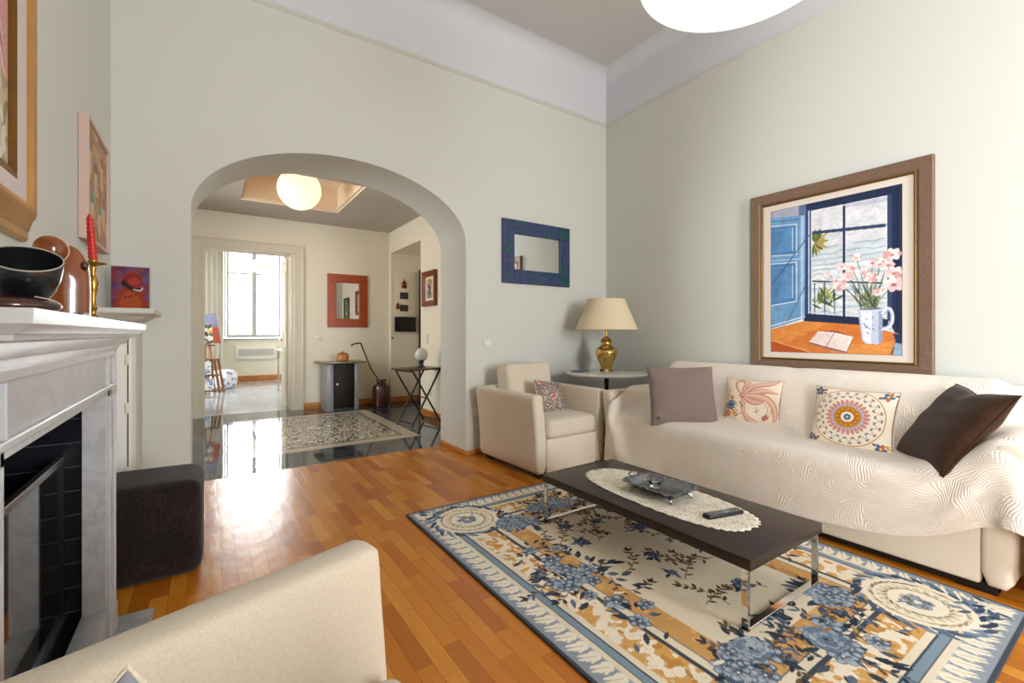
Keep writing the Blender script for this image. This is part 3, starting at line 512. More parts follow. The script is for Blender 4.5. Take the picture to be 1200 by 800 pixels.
0,0,0,0,0,0,0,0,0,0,0,0,0,0,0,0,0,0,0,0,0,-1,1,-1,1,-1,1,-1,1,-1,0,0,0,0,-1,1,0,-1,0,0,0,0,0,0,0,0,0,0,0,0,0,4,0,-2,1,-2,-3,-2,4,0,0,-1,0,0,0,0,1,1,0,-1,
0,1,0,-1,0,1,0,0,-1,-1,0,0,1,-1,1,0,0,-2,0,0,-1,-1,0,0,0,0,0,0,0,1,0,0,0,-1,1,0,0,0,0,0,1,-1,0,0,0,0,0,0,0,0,0,1,-1,0,0,0,0,0,-1,1,-1,1,-1,1,-1,1,-1,1,
-1,0,0,0,0,0,0,0,0,-1,1,-1,0,0,0,0,0,0,0,0,0,4,0,-1,-2,-2,-3,1,3,0,1,-1,-1,1,-1,0,2,0,0,0,0,0,0,0,0,0,0,-1,0,-1,-1,0,1,-2,-1,1,0,0,-1,-1,0,2,0,-3,0,2,0,
0,0,0,0,1,0,0,-1,1,0,0,0,0,-1,0,1,0,0,0,0,-1,1,0,0,-1,0,1,0,0,-1,0,0,0,1,-1,0,0,0,0,0,0,0,0,0,0,0,-1,0,0,0,0,-1,0,1,-1,0,0,-1,0,0,-1,-1,-4,5,4,-2,-2,0,
3,-1,0,2,-1,-1,0,0,0,2,0,-1,1,0,0,-1,1,0,0,0,0,-2,-1,-1,1,0,1,-3,-1,0,-1,0,1,1,0,2,-1,0,0,1,-1,1,-1,0,0,0,0,0,0,0,0,0,0,0,0,0,0,0,0,0,0,-1,1,0,0,0,-1,0,
0,1,0,1,-1,-1,1,0,-1,0,0,0,0,0,-1,1,-1,0,0,0,0,0,0,0,0,-1,0,1,-1,0,-1,0,0,-1,-4,1,3,3,-1,-2,1,2,-1,1,0,0,-1,0,0,2,0,1,-1,0,0,1,-1,0,0,-1,0,-1,0,0,-1,1,
0,-3,-2,0,1,0,2,0,1,0,3,-2,-1,0,0,-1,1,0,-1,0,0,1,-1,0,0,0,0,0,0,-1,0,0,0,1,0,0,-1,0,0,0,0,0,-1,1,0,0,0,0,-1,1,0,0,-1,1,-1,0,1,-1,0,0,0,0,0,0,-1,0,0,0,
0,-1,-1,0,0,0,-1,0,-1,0,-1,2,3,-1,2,-1,0,-1,2,-2,0,0,0,2,0,0,0,0,0,-1,1,0,0,0,-2,0,-1,0,1,-1,0,0,-3,1,1,2,-1,1,-2,1,2,1,-2,-1,0,1,-1,0,0,0,0,-1,0,0,0,0,
0,0,0,0,0,0,0,-1,0,0,0,0,1,0,0,0,0,-1,0,0,0,0,1,-1,0,0,0,0,0,0,-1,0,1,0,-1,0,0,0,0,0,-1,1,-1,0,0,0,-1,0,-1,1,0,0,-1,-2,2,3,-1,0,0,0,0,1,-1,-1,0,3,-1,0,
1,-1,0,1,-1,0,0,-1,0,-1,0,-1,0,1,0,0,-3,-2,1,1,-1,-2,1,3,2,0,0,0,0,-1,-1,1,-1,0,0,0,0,0,0,0,-1,1,-1,0,0,0,0,0,0,0,0,0,-1,1,0,0,0,0,0,0,0,0,-1,0,0,0,1,-1,
0,0,0,0,-1,0,1,0,-1,0,0,0,0,-1,0,0,0,0,-1,0,0,0,-1,1,-1,0,-1,5,-1,-2,0,0,1,0,0,-1,0,2,0,0,0,0,0,0,0,0,-1,0,0,-1,-1,1,0,-1,0,1,-2,-3,0,-2,-1,2,5,0,0,0,0,
0,0,0,0,-1,1,0,-1,0,0,0,-1,1,0,-1,1,0,0,0,0,0,0,0,0,0,0,-1,0,0,0,0,0,0,0,0,0,0,0,0,-1,0,0,1,0,0,0,0,-1,0,0,0,0,0,0,0,-1,0,0,0,0,0,-1,0,1,-1,0,0,1,2,-2,
-2,0,0,0,2,-1,0,0,3,0,0,-1,1,-1,0,0,0,0,-1,-1,0,0,-1,0,1,0,-1,1,-3,-3,-1,2,3,1,1,-1,0,0,0,-1,0,1,-1,0,0,0,0,-1,0,1,-1,0,0,0,0,0,0,0,0,0,0,-1,1,-1,0,0,0,
0,0,0,0,0,0,0,0,0,0,0,0,0,-1,0,0,0,0,0,0,0,0,0,0,-1,0,1,0,-1,0,0,0,0,0,-1,1,0,0,2,1,0,-3,-2,1,0,0,0,0,-1,2,1,-1,0,0,0,0,0,-1,0,0,-1,0,-1,0,1,-1,1,0,-1,
-1,-2,0,3,1,0,-1,-1,1,0,0,0,0,-1,1,-1,0,0,0,0,0,-1,0,1,0,-1,0,0,0,0,0,0,0,0,0,0,0,0,0,0,0,0,0,0,0,0,0,0,0,0,0,0,0,0,0,-1,0,0,0,0,0,0,0,0,0,0,-1,1,-1,0,
0,0,0,0,-1,1,1,2,-1,2,-3,-2,-2,0,0,2,0,-1,3,0,0,0,0,0,-1,0,0,-1,-1,0,-1,0,1,-1,1,-1,0,0,0,-3,1,1,0,-1,-1,2,0,0,0,0,-1,0,0,0,0,0,0,0,0,0,0,0,0,0,0,0,0,-1,
0,0,0,1,-1,1,0,0,0,-1,1,-1,0,0,0,0,0,0,0,0,0,-1,1,-1,0,1,0,0,0,-1,0,0,0,0,0,-1,1,-1,1,0,-1,0,0,1,0,0,2,0,1,0,-1,-4,-1,0,0,0,0,0,3,-1,0,0,0,0,0,0,-1,0,-1,
0,0,0,-1,0,0,0,0,1,-1,-1,-2,0,0,0,1,0,0,0,0,0,1,0,0,0,-1,0,0,0,0,0,0,0,-1,1,0,0,0,0,0,0,0,0,0,-1,1,-1,0,1,-1,1,0,0,0,0,0,-1,0,0,0,1,-1,1,0,-1,0,0,0,0,0,
0,0,0,0,0,0,0,0,-1,0,1,-1,0,0,0,2,1,-1,0,2,-3,-3,0,0,-1,2,0,3,0,0,0,-1,0,0,-1,0,-1,0,-1,0,0,0,0,0,1,-1,0,0,0,-2,-2,1,-1,2,1,0,0,0,-1,0,0,0,0,0,0,0,0,0,
0,0,-1,1,-1,0,0,0,0,0,0,0,0,0,1,-1,0,0,0,0,0,0,0,0,-1,1,0,0,0,0,0,0,-1,0,1,0,-1,0,1,0,-1,0,0,0,0,0,0,0,0,0,-1,1,0,-1,2,1,0,1,0,1,-1,-4,-2,-1,1,0,0,3,0,
0,0,0,-1,0,0,-1,-1,0,-1,0,0,0,0,0,0,1,0,0,-1,-2,-1,-1,2,0,0,0,0,0,1,-1,0,0,-1,1,0,0,0,-1,0,0,0,0,1,0,-1,0,1,0,0,0,-1,0,0,0,1,0,0,0,-1,1,-1,0,1,-1,1,0,-1,
0,0,0,0,0,0,0,0,0,0,0,0,0,0,0,0,0,0,-1,1,-1,1,-1,0,1,1,0,1,-1,0,1,1,-3,-3,0,0,-1,1,4,0,-1,0,-1,1,-1,-1,0,0,-1,-1,0,-1,1,0,0,0,0,1,0,-1,-1,-1,-1,0,0,0,0,
0,0,0,1,0,-1,1,-1,0,0,0,0,0,0,0,0,-1,0,1,0,0,0,-1,1,0,0,0,0,0,0,0,0,0,-1,1,0,0,0,-1,0,1,0,-1,0,1,0,-1,0,1,0,-1,0,1,0,0,0,-1,0,0,0,-1,1,0,0,0,0,1,1,0,0,
0,1,1,-1,-4,-2,-1,1,0,3,0,0,-1,1,-2,0,0,-1,-1,0,0,-1,1,0,0,1,-1,1,-1,0,1,-1,-2,0,0,0,0,0,0,0,0,0,-1,1,-1,1,-1,0,0,0,0,0,0,0,1,-1,0,0,0,0,1,-1,1,0,-1,0,
0,0,0,0,1,0,-1,0,0,0,1,0,-1,0,1,0,-1,0,1,0,-1,0,0,0,0,0,0,-1,1,0,0,0,0,0,-1,1,0,0,0,1,0,1,0,0,1,1,-3,-3,-1,-1,1,4,-1,0,0,-1,0,0,-1,0,-1,-1,0,0,0,-1,1,0,
1,-1,1,0,0,-1,-1,-1,0,0,0,0,0,-1,0,0,0,-1,1,-1,1,-1,0,1,0,0,0,0,-1,1,0,0,0,0,-1,1,-1,0,1,0,0,0,0,0,-1,0,1,0,0,0,-1,0,1,0,-1,0,1,0,-1,0,1,0,0,0,-1,0,0,1,
0,-1,0,1,-1,0,1,-1,0,0,2,0,0,0,0,2,0,0,-1,-3,-2,-1,0,4,0,-1,-1,0,0,-1,0,-1,0,-1,0,0,-1,1,0,0,0,1,-1,1,-1,1,-2,-1,0,0,0,0,0,0,0,-1,1,0,-1,0,0,0,0,0,0,-1,
1,-1,1,0,0,0,0,0,1,-1,1,0,-1,0,0,0,0,0,1,0,-1,0,0,0,0,0,0,0,0,0,0,0,0,0,0,0,0,0,0,0,0,0,0,0,0,0,0,0,0,0,0,0,0,1,0,0,1,0,1,1,0,-3,-3,-1,0,4,-1,0,0,-1,0,
-1,-1,0,-1,0,0,-1,1,0,0,-1,1,0,1,0,0,0,-2,-1,0,0,1,-1,-1,1,-1,0,0,0,0,0,0,0,0,-1,0,1,-1,1,0,-1,0,0,0,1,-1,0,0,0,1,0,0,0,0,0,-1,0,1,0,0,0,0,0,0,0,0,0,-1,
0,1,0,-1,0,0,0,0,0,0,0,0,1,-1,0,0,0,0,1,-1,1,1,0,0,0,0,1,2,0,0,-2,-3,-2,-1,4,0,-1,0,-1,-1,0,-1,-1,0,0,-1,1,-1,0,0,1,0,0,0,0,1,0,-1,-2,0,0,0,0,1,-2,1,0,
-1,0,0,0,0,0,0,0,0,0,0,0,0,1,0,0,0,-1,1,0,0,0,-1,1,-1,0,0,0,1,0,-1,0,0,0,0,0,0,0,0,0,1,0,-1,0,0,0,0,0,0,0,0,0,0,0,1,-1,0,0,0,0,-1,1,1,0,0,0,1,1,0,1,0,0,
-3,-2,-2,4,-1,0,-1,0,-1,-1,1,-1,0,-1,0,-1,1,0,0,0,0,0,0,0,0,0,0,-1,-1,0,0,1,-1,0,-1,0,0,0,0,0,-1,0,0,0,1,-1,1,0,0,0,0,0,0,0,0,0,0,0,0,0,0,0,0,0,0,0,0,0,
0,0,0,0,0,0,0,0,-1,0,0,0,1,0,0,0,0,0,0,0,0,-1,0,1,-1,1,0,-1,1,0,0,1,0,-1,1,1,1,1,0,0,-1,-3,-3,4,0,-1,-1,0,0,-1,-1,0,-1,0,0,0,-1,0,1,0,0,0,1,0,0,0,-1,-1,
-1,0,0,0,0,0,1,-1,0,-1,1,-1,1,-1,0,1,-1,1,-1,0,0,1,0,0,-1,1,-1,0,0,0,1,-1,1,0,-1,0,0,0,1,0,-1,0,0,1,-1,0,0,0,0,0,1,0,-1,0,0,0,0,0,0,0,0,1,-1,0,0,0,0,0,
-1,1,1,0,0,0,0,1,2,1,-1,0,0,-3,-1,4,-1,0,0,-2,0,-1,0,-1,0,0,0,0,0,0,0,0,0,0,0,0,0,0,1,-2,-1,0,0,0,0,0,-1,0,0,0,0,0,0,0,0,0,0,0,1,0,0,-1,0,0,1,-1,1,0,0,
0,-1,0,0,0,1,0,-1,0,0,0,0,0,1,-1,0,0,0,0,0,0,0,0,0,0,0,0,0,0,0,0,-1,0,1,0,0,0,0,0,0,1,0,-1,0,1,0,0,2,1,0,0,0,-1,-4,4,-1,0,-1,0,-1,0,-1,0,-1,0,0,-1,1,0,
-1,1,0,0,0,0,1,0,0,-1,-2,0,0,0,1,0,-1,0,0,0,-1,1,-1,1,0,-1,1,0,0,0,0,0,0,0,0,0,0,0,0,0,0,0,0,0,0,0,0,0,0,0,0,0,-1,0,1,0,0,0,0,0,-1,0,0,0,0,0,0,0,0,0,1,
0,-1,0,1,-1,0,-1,2,0,-1,1,0,0,-1,1,1,2,0,0,0,0,-2,4,-2,1,0,-1,-1,-1,0,-1,1,-1,0,0,0,0,0,0,0,1,-1,1,-1,1,0,-2,-1,0,0,0,1,-1,0,0,0,0,0,-1,1,0,0,0,0,0,0,0,
0,0,0,0,0,0,0,0,-1,0,1,0,0,0,-1,0,1,0,-1,0,1,0,0,0,-1,0,0,0,0,0,0,0,0,0,0,0,0,0,0,0,0,0,0,0,0,1,-1,0,0,0,1,0,-1,0,0,0,1,3,0,0,0,0,-1,4,-3,0,0,0,0,0,-1,
0,-1,0,0,0,0,-1,1,-1,1,0,0,0,1,-1,0,0,-1,-1,0,0,1,-1,1,-1,0,0,0,1,-1,0,0,1,-1,0,0,0,0,0,0,0,0,0,0,0,1,0,-1,0,0,0,0,1,-1,0,0,0,0,0,0,0,0,0,0,0,0,0,0,0,0,
0,0,0,0,0,0,0,-1,0,1,0,0,-1,1,0,0,0,0,0,0,0,0,0,-1,2,2,0,0,0,1,6,-5,-3,2,1,-1,0,0,0,0,0,-1,0,-1,1,0,0,0,0,1,-1,0,0,1,0,-3,-1,1,0,0,1,-1,1,-1,0,0,0,0,0,
1,-1,1,-1,0,1,0,0,0,0,-1,1,-1,0,0,0,1,0,-1,0,1,-1,0,0,0,0,0,0,0,0,0,0,0,0,0,0,0,0,0,0,0,0,-1,0,0,0,1,0,-1,0,1,0,-1,1,0,0,-1,0,0,0,0,0,0,1,3,0,0,3,4,8,-6,
-4,0,0,2,0,-1,0,0,0,0,0,0,0,0,0,0,0,0,0,0,1,-1,1,-1,-2,0,0,1,1,-1,0,0,0,0,0,0,0,-1,1,0,0,0,-1,0,1,-1,0,1,-1,1,0,0,0,-1,0,1,0,-1,0,1,0,0,0,-1,0,0,0,0,0,
0,0,0,0,0,0,0,0,0,0,1,0,-1,0,0,0,0,0,0,0,0,0,1,0,0,0,0,-1,0,0,0,-1,4,1,1,4,4,8,-3,-5,-3,0,1,1,0,0,0,0,0,0,0,0,0,0,0,0,0,1,0,-1,1,0,-2,-2,1,0,0,1,0,-1,1,
0,0,-1,1,0,0,0,0,0,0,0,0,-1,1,0,0,0,0,0,-1,0,1,0,-1,0,1,0,-1,0,0,0,1,0,0,0,0,0,0,0,0,0,-1,0,0,0,0,0,0,0,0,0,0,0,0,0,0,1,0,1,-1,0,0,0,0,0,0,0,0,0,4,4,-2,
3,4,8,-1,-5,-5,-1,0,1,1,1,0,0,0,0,0,0,0,1,-1,0,0,0,0,1,-1,1,-2,-1,0,0,1,1,0,0,0,-1,1,0,0,0,0,-1,0,1,0,0,0,0,0,0,-1,0,0,0,0,0,0,0,0,0,0,0,0,0,0,0,-1,0,0,
0,1,0,-1,0,0,0,1,0,0,0,0,0,-1,0,1,0,-1,0,1,0,0,0,0,0,0,0,0,0,0,1,0,0,-1,1,2,4,0,2,-1,8,-1,-3,-4,-3,-1,1,1,0,0,0,0,1,0,0,0,0,0,0,1,-1,0,0,1,-1,1,-4,-1,3,
-1,3,-2,0,0,1,-1,1,0,0,0,0,0,0,0,0,-1,0,0,0,1,0,-1,0,1,0,-1,0,0,0,0,0,0,0,0,0,0,0,0,0,-1,0,1,0,0,0,0,0,0,0,-1,0,1,0,0,0,0,0,0,0,0,0,0,0,1,0,0,0,0,0,0,0,
1,-1,0,-2,8,1,-1,7,1,-2,-5,-3,-1,0,0,0,1,0,1,-1,1,0,0,0,1,0,-1,1,0,0,0,0,0,-3,-2,3,1,3,-3,0,0,0,1,-1,0,0,0,1,-1,0,0,0,0,0,0,0,-1,0,1,0,-1,0,0,0,1,0,-1,
0,0,0,0,0,0,0,0,0,0,0,0,0,0,0,0,0,0,0,1,0,-1,0,0,0,1,0,-1,0,1,0,0,0,0,-1,1,0,0,0,0,0,-1,1,-2,1,7,-2,0,7,0,-1,-3,-3,-3,-1,1,1,0,1,-1,1,0,0,1,0,-1,1,0,0,
0,0,0,0,0,0,-3,2,-1,-1,2,0,0,0,0,0,0,0,0,0,0,0,0,0,0,0,-1,0,1,0,-1,0,0,0,1,0,-1,0,0,0,0,0,0,0,0,0,1,0,0,0,0,-1,0,0,0,0,0,0,0,0,1,0,-1,0,0,0,1,0,-1,0,1,
0,-1,1,0,0,0,0,1,0,-2,0,-2,6,0,0,0,7,-1,1,-3,-4,-2,-2,1,0,1,0,1,0,0,1,-1,0,2,-1,1,0,0,0,0,0,-1,3,2,-5,-1,-4,3,1,0,0,0,0,0,0,0,0,0,0,-1,0,1,0,0,0,-1,0,1,
0,0,0,-1,0,0,0,0,0,1,0,0,0,0,0,-1,0,0,0,0,1,0,0,0,0,0,0,0,-1,0,0,1,0,0,0,0,0,0,0,0,0,1,0,-1,0,1,0,-1,0,1,-2,2,1,0,-1,2,7,0,-1,0,-4,-4,-1,-1,1,0,1,0,1,1,
0,0,1,-1,1,0,1,1,0,-1,-2,3,2,-2,-2,-1,-2,2,-1,0,1,-1,1,-1,0,0,0,0,0,0,0,-1,0,0,0,1,0,-1,0,0,0,0,0,1,0,0,0,-1,0,0,0,0,0,0,0,0,0,0,0,0,0,0,0,0,0,0,1,0,0,
0,0,0,0,-1,0,1,0,0,0,0,0,1,-1,0,0,1,0,0,-1,2,0,-1,1,0,6,1,0,0,-2,-4,-4,-1,1,1,0,2,1,-1,0,0,1,1,1,1,0,-1,-1,-3,-1,0,3,1,-1,-1,0,0,0,-1,-1,1,-1,1,0,0,-1,
1,-1,1,0,0,0,0,0,-1,0,0,0,1,0,0,0,-1,0,0,0,1,0,0,0,0,0,0,0,0,0,0,0,0,0,0,0,0,0,0,0,0,0,0,0,0,0,1,0,-1,0,0,0,0,0,0,1,0,0,-1,0,0,2,-1,0,0,1,1,7,-1,0,0,-1,
-4,-2,-3,0,1,2,1,0,0,-1,2,1,1,1,0,0,-2,-3,-2,-1,2,2,1,0,-1,0,0,1,-1,0,-1,1,-1,0,0,0,-1,1,-1,0,0,0,0,0,1,0,0,0,-1,0,0,0,1,0,0,0,-1,0,0,0,0,0,1,0,0,0,0,0,
0,0,0,0,0,0,0,0,0,0,0,0,0,0,0,0,0,0,0,0,0,0,0,0,0,0,1,-1,1,0,1,-1,0,0,1,6,0,1,0,0,-3,-4,-2,-2,1,2,0,0,-1,2,3,1,1,-1,-1,-2,-2,-3,-2,3,2,1,1,-1,0,0,-1,0,
0,-1,0,0,0,0,0,1,0,-1,1,-1,1,0,0,0,-1,0,0,0,1,0,0,0,-1,0,0,0,1,0,0,0,0,0,-1,0,0,0,0,0,1,0,0,0,0,0,0,0,0,0,0,0,0,0,0,0,1,0,0,0,0,0,0,-1,0,0,0,0,1,0,0,0,
0,1,0,6,0,0,0,0,-1,-4,-2,-2,0,1,1,-1,2,3,1,0,0,0,-2,-3,-3,-2,2,2,2,1,0,-1,-1,1,0,-1,2,-1,-1,0,0,0,0,-1,0,1,-1,1,-1,0,0,0,0,0,1,0,-1,0,0,0,1,0,0,0,-1,0,
0,0,1,0,0,0,0,0,0,0,-1,0,0,0,1,0,0,0,0,0,0,0,0,0,0,0,0,0,0,0,0,0,0,1,0,0,0,0,-1,1,0,0,0,1,0,6,1,-1,0,0,1,-3,-4,-2,-1,0,1,1,4,2,-1,0,-1,-2,-2,-2,-3,1,2,
2,1,1,0,0,-1,-2,1,0,-1,2,-1,-1,0,0,0,0,0,0,0,0,0,0,0,0,1,0,-1,0,0,0,1,0,-1,0,0,0,1,0,0,0,-1,0,1,0,0,0,0,0,0,0,0,0,0,0,0,0,0,0,0,0,0,0,0,0,0,0,0,0,0,0,0,
0,0,0,0,0,1,0,0,0,0,1,0,6,0,0,0,0,0,-1,-4,-2,-2,0,1,3,3,0,0,-1,-1,-2,-3,-3,0,2,2,2,1,1,-1,-1,-1,0,0,0,-1,0,2,-1,0,-1,0,0,0,0,0,0,0,0,0,0,0,0,0,0,1,0,-1,
0,0,0,1,0,-1,0,1,0,0,0,-1,0,1,0,0,0,0,0,0,0,0,0,0,0,0,0,0,0,0,0,0,0,1,0,0,0,0,0,0,0,0,0,0,0,0,0,0,0,1,0,0,6,0,0,0,0,0,0,-3,-3,0,-1,2,3,-1,0,0,-1,-2,-2,
-2,-2,1,2,2,1,2,0,0,-2,-2,0,0,1,0,-1,-1,2,-1,1,-1,0,0,0,0,0,0,0,0,0,0,0,0,0,0,0,0,0,1,0,-1,0,1,0,-1,0,1,0,0,0,-1,0,1,0,0,0,0,0,0,0,0,0,0,0,0,0,1,0,0,0,
-1,0,0,0,0,0,0,0,0,0,0,1,1,0,-1,0,1,0,-1,6,0,0,0,0,0,0,-1,-3,-2,-1,0,2,1,0,0,-1,-2,-2,-3,1,2,1,2,2,0,0,-1,0,-2,-2,0,0,1,0,-1,0,1,-1,1,0,0,-1,0,0,1,0,0,
0,0,0,0,0,0,0,1,0,-1,0,1,0,-1,0,1,0,-1,0,1,0,0,0,0,0,0,0,0,0,0,0,0,0,0,0,1,0,-1,0,0,0,1,0,0,0,0,0,0,0,0,0,0,0,0,0,0,1,0,-1,1,6,0,0,1,0,0,0,-1,-4,-2,0,1,
-1,1,1,-1,-1,-2,-3,0,0,2,2,2,0,1,0,0,-1,-3,-1,-1,0,0,1,0,-1,0,1,-1,1,0,0,1,-1,0,0,1,0,0,0,1,0,-1,0,0,0,1,0,-1,0,1,0,0,0,0,0,0,0,0,0,0,0,0,0,1,0,-1,0,0,
1,0,0,-1,0,1,0,0,0,-1,0,1,0,0,0,0,0,0,0,0,0,0,0,1,0,0,0,0,1,5,0,0,0,0,0,1,-3,-3,0,-1,1,0,0,0,-1,-2,-3,-1,2,2,2,1,2,0,-1,0,-1,-3,-2,-1,0,0,0,1,0,0,-1,1,
-1,1,1,0,0,1,-1,1,0,0,0,0,0,1,0,0,0,-1,0,1,0,0,0,-1,0,1,0,0,0,0,0,0,0,0,0,0,0,0,0,1,-1,1,0,0,0,0,0,0,0,0,0,-1,0,0,0,1,0,0,0,0,0,1,0,0,0,0,1,0,345,0,0,0,
0,0,0,0,0,0,0,0,0,0,0,0,0,0,45,40,0,0,0,0,0,0,0,0,0,0,0,0,0,0,0,0,0,0,0,0,0,0,0,0,0,0,0,0,0,0,0,0,0,0,0,0,0,0,0,0,0,0,0,0,0,0,0,0,0,0,0,0,0,0,0,0,0,0,0,
0,0,0,0,0,0,0,0,0,0,0,0,-20,-60,-5,0,0,0,0,0,0,0,0,0,0,0,0,0,0,-21,1,0,1,1,1,0,1,0,1,-1,1,0,1,3,6,14,13,-31,-24,15,8,3,-2,-1,4,9,2,-1,0,0,0,0,0,0,0,0,0,
0,0,0,0,0,0,0,0,0,0,0,0,0,0,0,0,0,0,0,0,0,0,0,0,0,0,1,0,0,0,0,0,0,0,0,0,0,0,0,0,0,0,0,0,0,0,0,0,-1,0,-2,-3,-5,11,53,-3,-16,-15,-14,-9,0,4,-10,-4,5,-5,3,
2,-3,1,-11,0,1,-1,0,0,0,1,-1,1,-1,0,-1,0,1,7,-2,2,0,-1,-3,0,-1,1,5,2,2,2,0,1,0,0,0,0,0,0,0,0,0,0,0,0,0,0,0,0,0,0,0,0,0,1,0,0,0,0,0,0,0,-1,-1,1,1,0,-1,0,
0,0,0,0,0,0,0,0,0,0,0,0,0,0,0,0,0,0,0,0,1,0,1,2,3,2,-5,-5,6,-1,-1,-2,1,-3,-1,-4,-2,-1,1,0,1,0,-13,0,0,1,0,0,0,0,1,-1,0,0,1,0,4,1,1,-1,0,-1,-1,-1,1,3,6,
1,0,2,1,0,0,0,0,0,0,0,0,0,0,0,0,0,0,0,1,0,0,0,0,0,0,-1,0,0,0,0,0,0,0,-2,1,0,1,0,0,0,0,0,0,0,0,0,0,0,0,0,0,0,0,0,0,0,0,0,0,0,0,0,1,1,2,5,1,-4,-3,1,0,0,-2,
-4,-2,-1,-4,1,-1,1,-1,1,-11,0,0,0,0,0,0,0,0,0,1,-1,0,3,2,-1,1,0,0,-1,-1,0,1,4,0,5,0,0,1,-1,0,0,0,0,0,0,0,0,1,0,0,0,0,0,-1,0,0,0,0,0,0,0,0,0,0,0,0,0,0,1,
0,0,-1,0,0,0,0,0,0,0,0,0,0,0,0,0,0,0,0,0,0,0,0,0,0,0,0,0,0,0,0,1,4,1,-1,0,0,0,-1,-4,0,1,-5,0,0,-1,0,0,-14,1,0,0,0,1,0,1,-1,1,-1,0,2,2,1,1,-1,1,-1,-1,0,
1,2,3,0,1,1,2,0,0,0,0,0,1,0,0,0,0,-1,0,0,0,0,0,0,0,0,0,1,0,0,0,0,0,0,0,0,0,0,0,0,-1,1,0,0,0,0,0,0,0,0,0,0,0,0,0,0,0,0,0,0,0,0,0,0,0,0,0,0,0,0,0,3,2,-1,
0,1,0,-3,-4,0,1,-2,0,-2,-1,1,0,-10,-1,0,1,0,0,0,-1,1,-1,1,0,1,2,1,-1,1,-1,0,0,0,0,3,1,2,0,1,1,1,0,0,0,1,-1,0,0,0,0,0,0,0,0,0,1,0,0,0,0,-1,0,0,0,0,0,0,0,
0,0,0,1,-1,0,0,0,0,0,0,0,0,0,0,0,0,0,0,0,0,0,0,0,0,0,0,0,0,0,0,0,0,0,0,1,1,1,-1,0,0,1,-4,-1,0,2,-1,-1,-1,0,-1,0,-14,1,1,-1,0,1,0,1,0,0,0,2,1,1,0,1,0,0,
-1,0,0,2,1,2,0,0,0,2,2,0,1,0,-1,0,0,0,0,0,0,1,0,0,0,-1,0,0,0,0,0,0,1,0,0,0,0,0,0,0,0,-1,-1,0,1,1,0,0,0,0,0,0,0,0,0,0,0,0,0,0,0,0,0,0,0,0,0,0,0,0,0,0,0,
0,1,0,-1,0,0,-2,-2,-2,3,2,1,-1,-3,-1,0,0,-11,0,0,1,0,-1,1,-1,1,0,1,0,2,1,0,0,0,0,0,0,0,1,1,1,0,1,0,2,2,0,0,0,0,0,0,0,0,0,1,-1,0,0,0,0,0,0,0,0,0,0,-1,-1,
0,0,0,0,0,0,0,1,-3,0,2,0,0,0,0,0,0,0,0,0,0,0,0,0,0,0,0,0,0,0,0,0,0,0,0,0,0,0,0,0,2,-2,-1,0,0,-1,-2,1,3,2,1,-2,-1,0,0,-1,-13,1,0,0,0,1,0,0,0,0,1,2,2,0,1,
-1,0,1,1,-1,1,0,1,0,0,0,-1,2,3,1,-1,-1,0,0,0,0,0,-1,-1,0,-1,0,-1,0,0,-1,0,-1,0,0,-1,1,0,0,-1,0,0,0,-1,0,1,0,-1,0,0,0,0,0,0,0,0,0,0,0,0,0,0,0,0,0,0,0,0,
1,0,0,0,0,0,-1,0,-2,-4,4,5,1,0,-1,1,2,2,1,2,-1,-1,-1,-1,0,-10,-1,0,0,1,0,0,0,0,1,1,1,0,1,0,1,0,-1,2,0,0,1,0,0,-1,-1,0,-1,1,0,0,1,-1,0,-1,-1,0,0,-1,-1,0,
-1,1,-1,-1,0,-1,1,-1,0,0,0,-1,0,1,-1,0,-1,1,0,1,0,-2,0,1,0,0,0,0,0,0,0,0,0,0,0,0,0,0,0,0,0,0,0,0,0,0,0,0,1,-1,0,0,3,3,0,0,1,-1,1,6,0,2,1,-2,-1,0,0,-13,
1,0,1,0,-1,1,1,0,0,1,2,1,0,0,0,0,0,0,2,0,0,-1,-2,0,-1,0,-3,-1,1,0,0,0,-1,0,0,-1,0,0,0,-1,0,-1,0,0,0,0,0,0,-1,1,-1,1,-1,0,1,-1,1,-1,0,2,0,-1,0,-1,0,0,0,
0,0,0,1,0,0,0,0,0,0,0,0,0,0,1,-1,0,0,1,0,0,0,1,0,1,1,0,1,1,1,0,7,1,0,2,2,-2,-1,0,-1,-10,-1,1,0,0,1,-1,0,1,0,2,0,1,0,0,0,0,1,-1,2,-1,-2,-1,0,0,1,-1,-2,-3,
1,0,0,0,0,0,0,0,-1,0,0,0,0,0,-1,0,0,0,-1,1,0,-1,1,0,0,0,-1,1,0,0,0,0,0,0,-1,1,0,0,0,0,0,0,-1,0,1,0,0,0,0,0,0,0,1,-1,0,1,0,0,0,1,0,0,2,-1,1,0,1,0,0,1,5,
3,0,1,3,-1,-1,-1,-1,-13,1,1,-1,1,0,1,0,0,2,0,1,0,1,0,0,0,-1,1,0,2,-2,0,1,1,-2,-3,-2,-1,-1,1,0,0,0,-1,0,-1,1,-1,0,0,0,-1,1,0,0,0,0,-1,0,0,0,-1,1,0,0,0,-1,
1,0,0,0,0,0,0,0,0,0,0,0,0,0,0,0,0,0,0,0,0,1,0,-1,0,1,-1,1,0,0,0,1,0,0,1,0,1,-1,0,1,2,5,2,2,0,2,3,-2,-1,0,-10,0,0,1,-1,1,0,0,1,0,1,1,0,0,0,0,0,0,0,-1,2,
2,0,1,-2,-4,-2,-1,0,1,-1,0,0,-1,1,-1,0,0,0,-1,0,0,0,0,-1,0,0,0,0,0,0,0,0,0,-1,1,0,0,0,0,0,0,0,0,0,0,0,0,0,0,0,1,0,-1,0,0,0,1,0,-1,0,1,0,0,0,0,0,1,0,0,1,
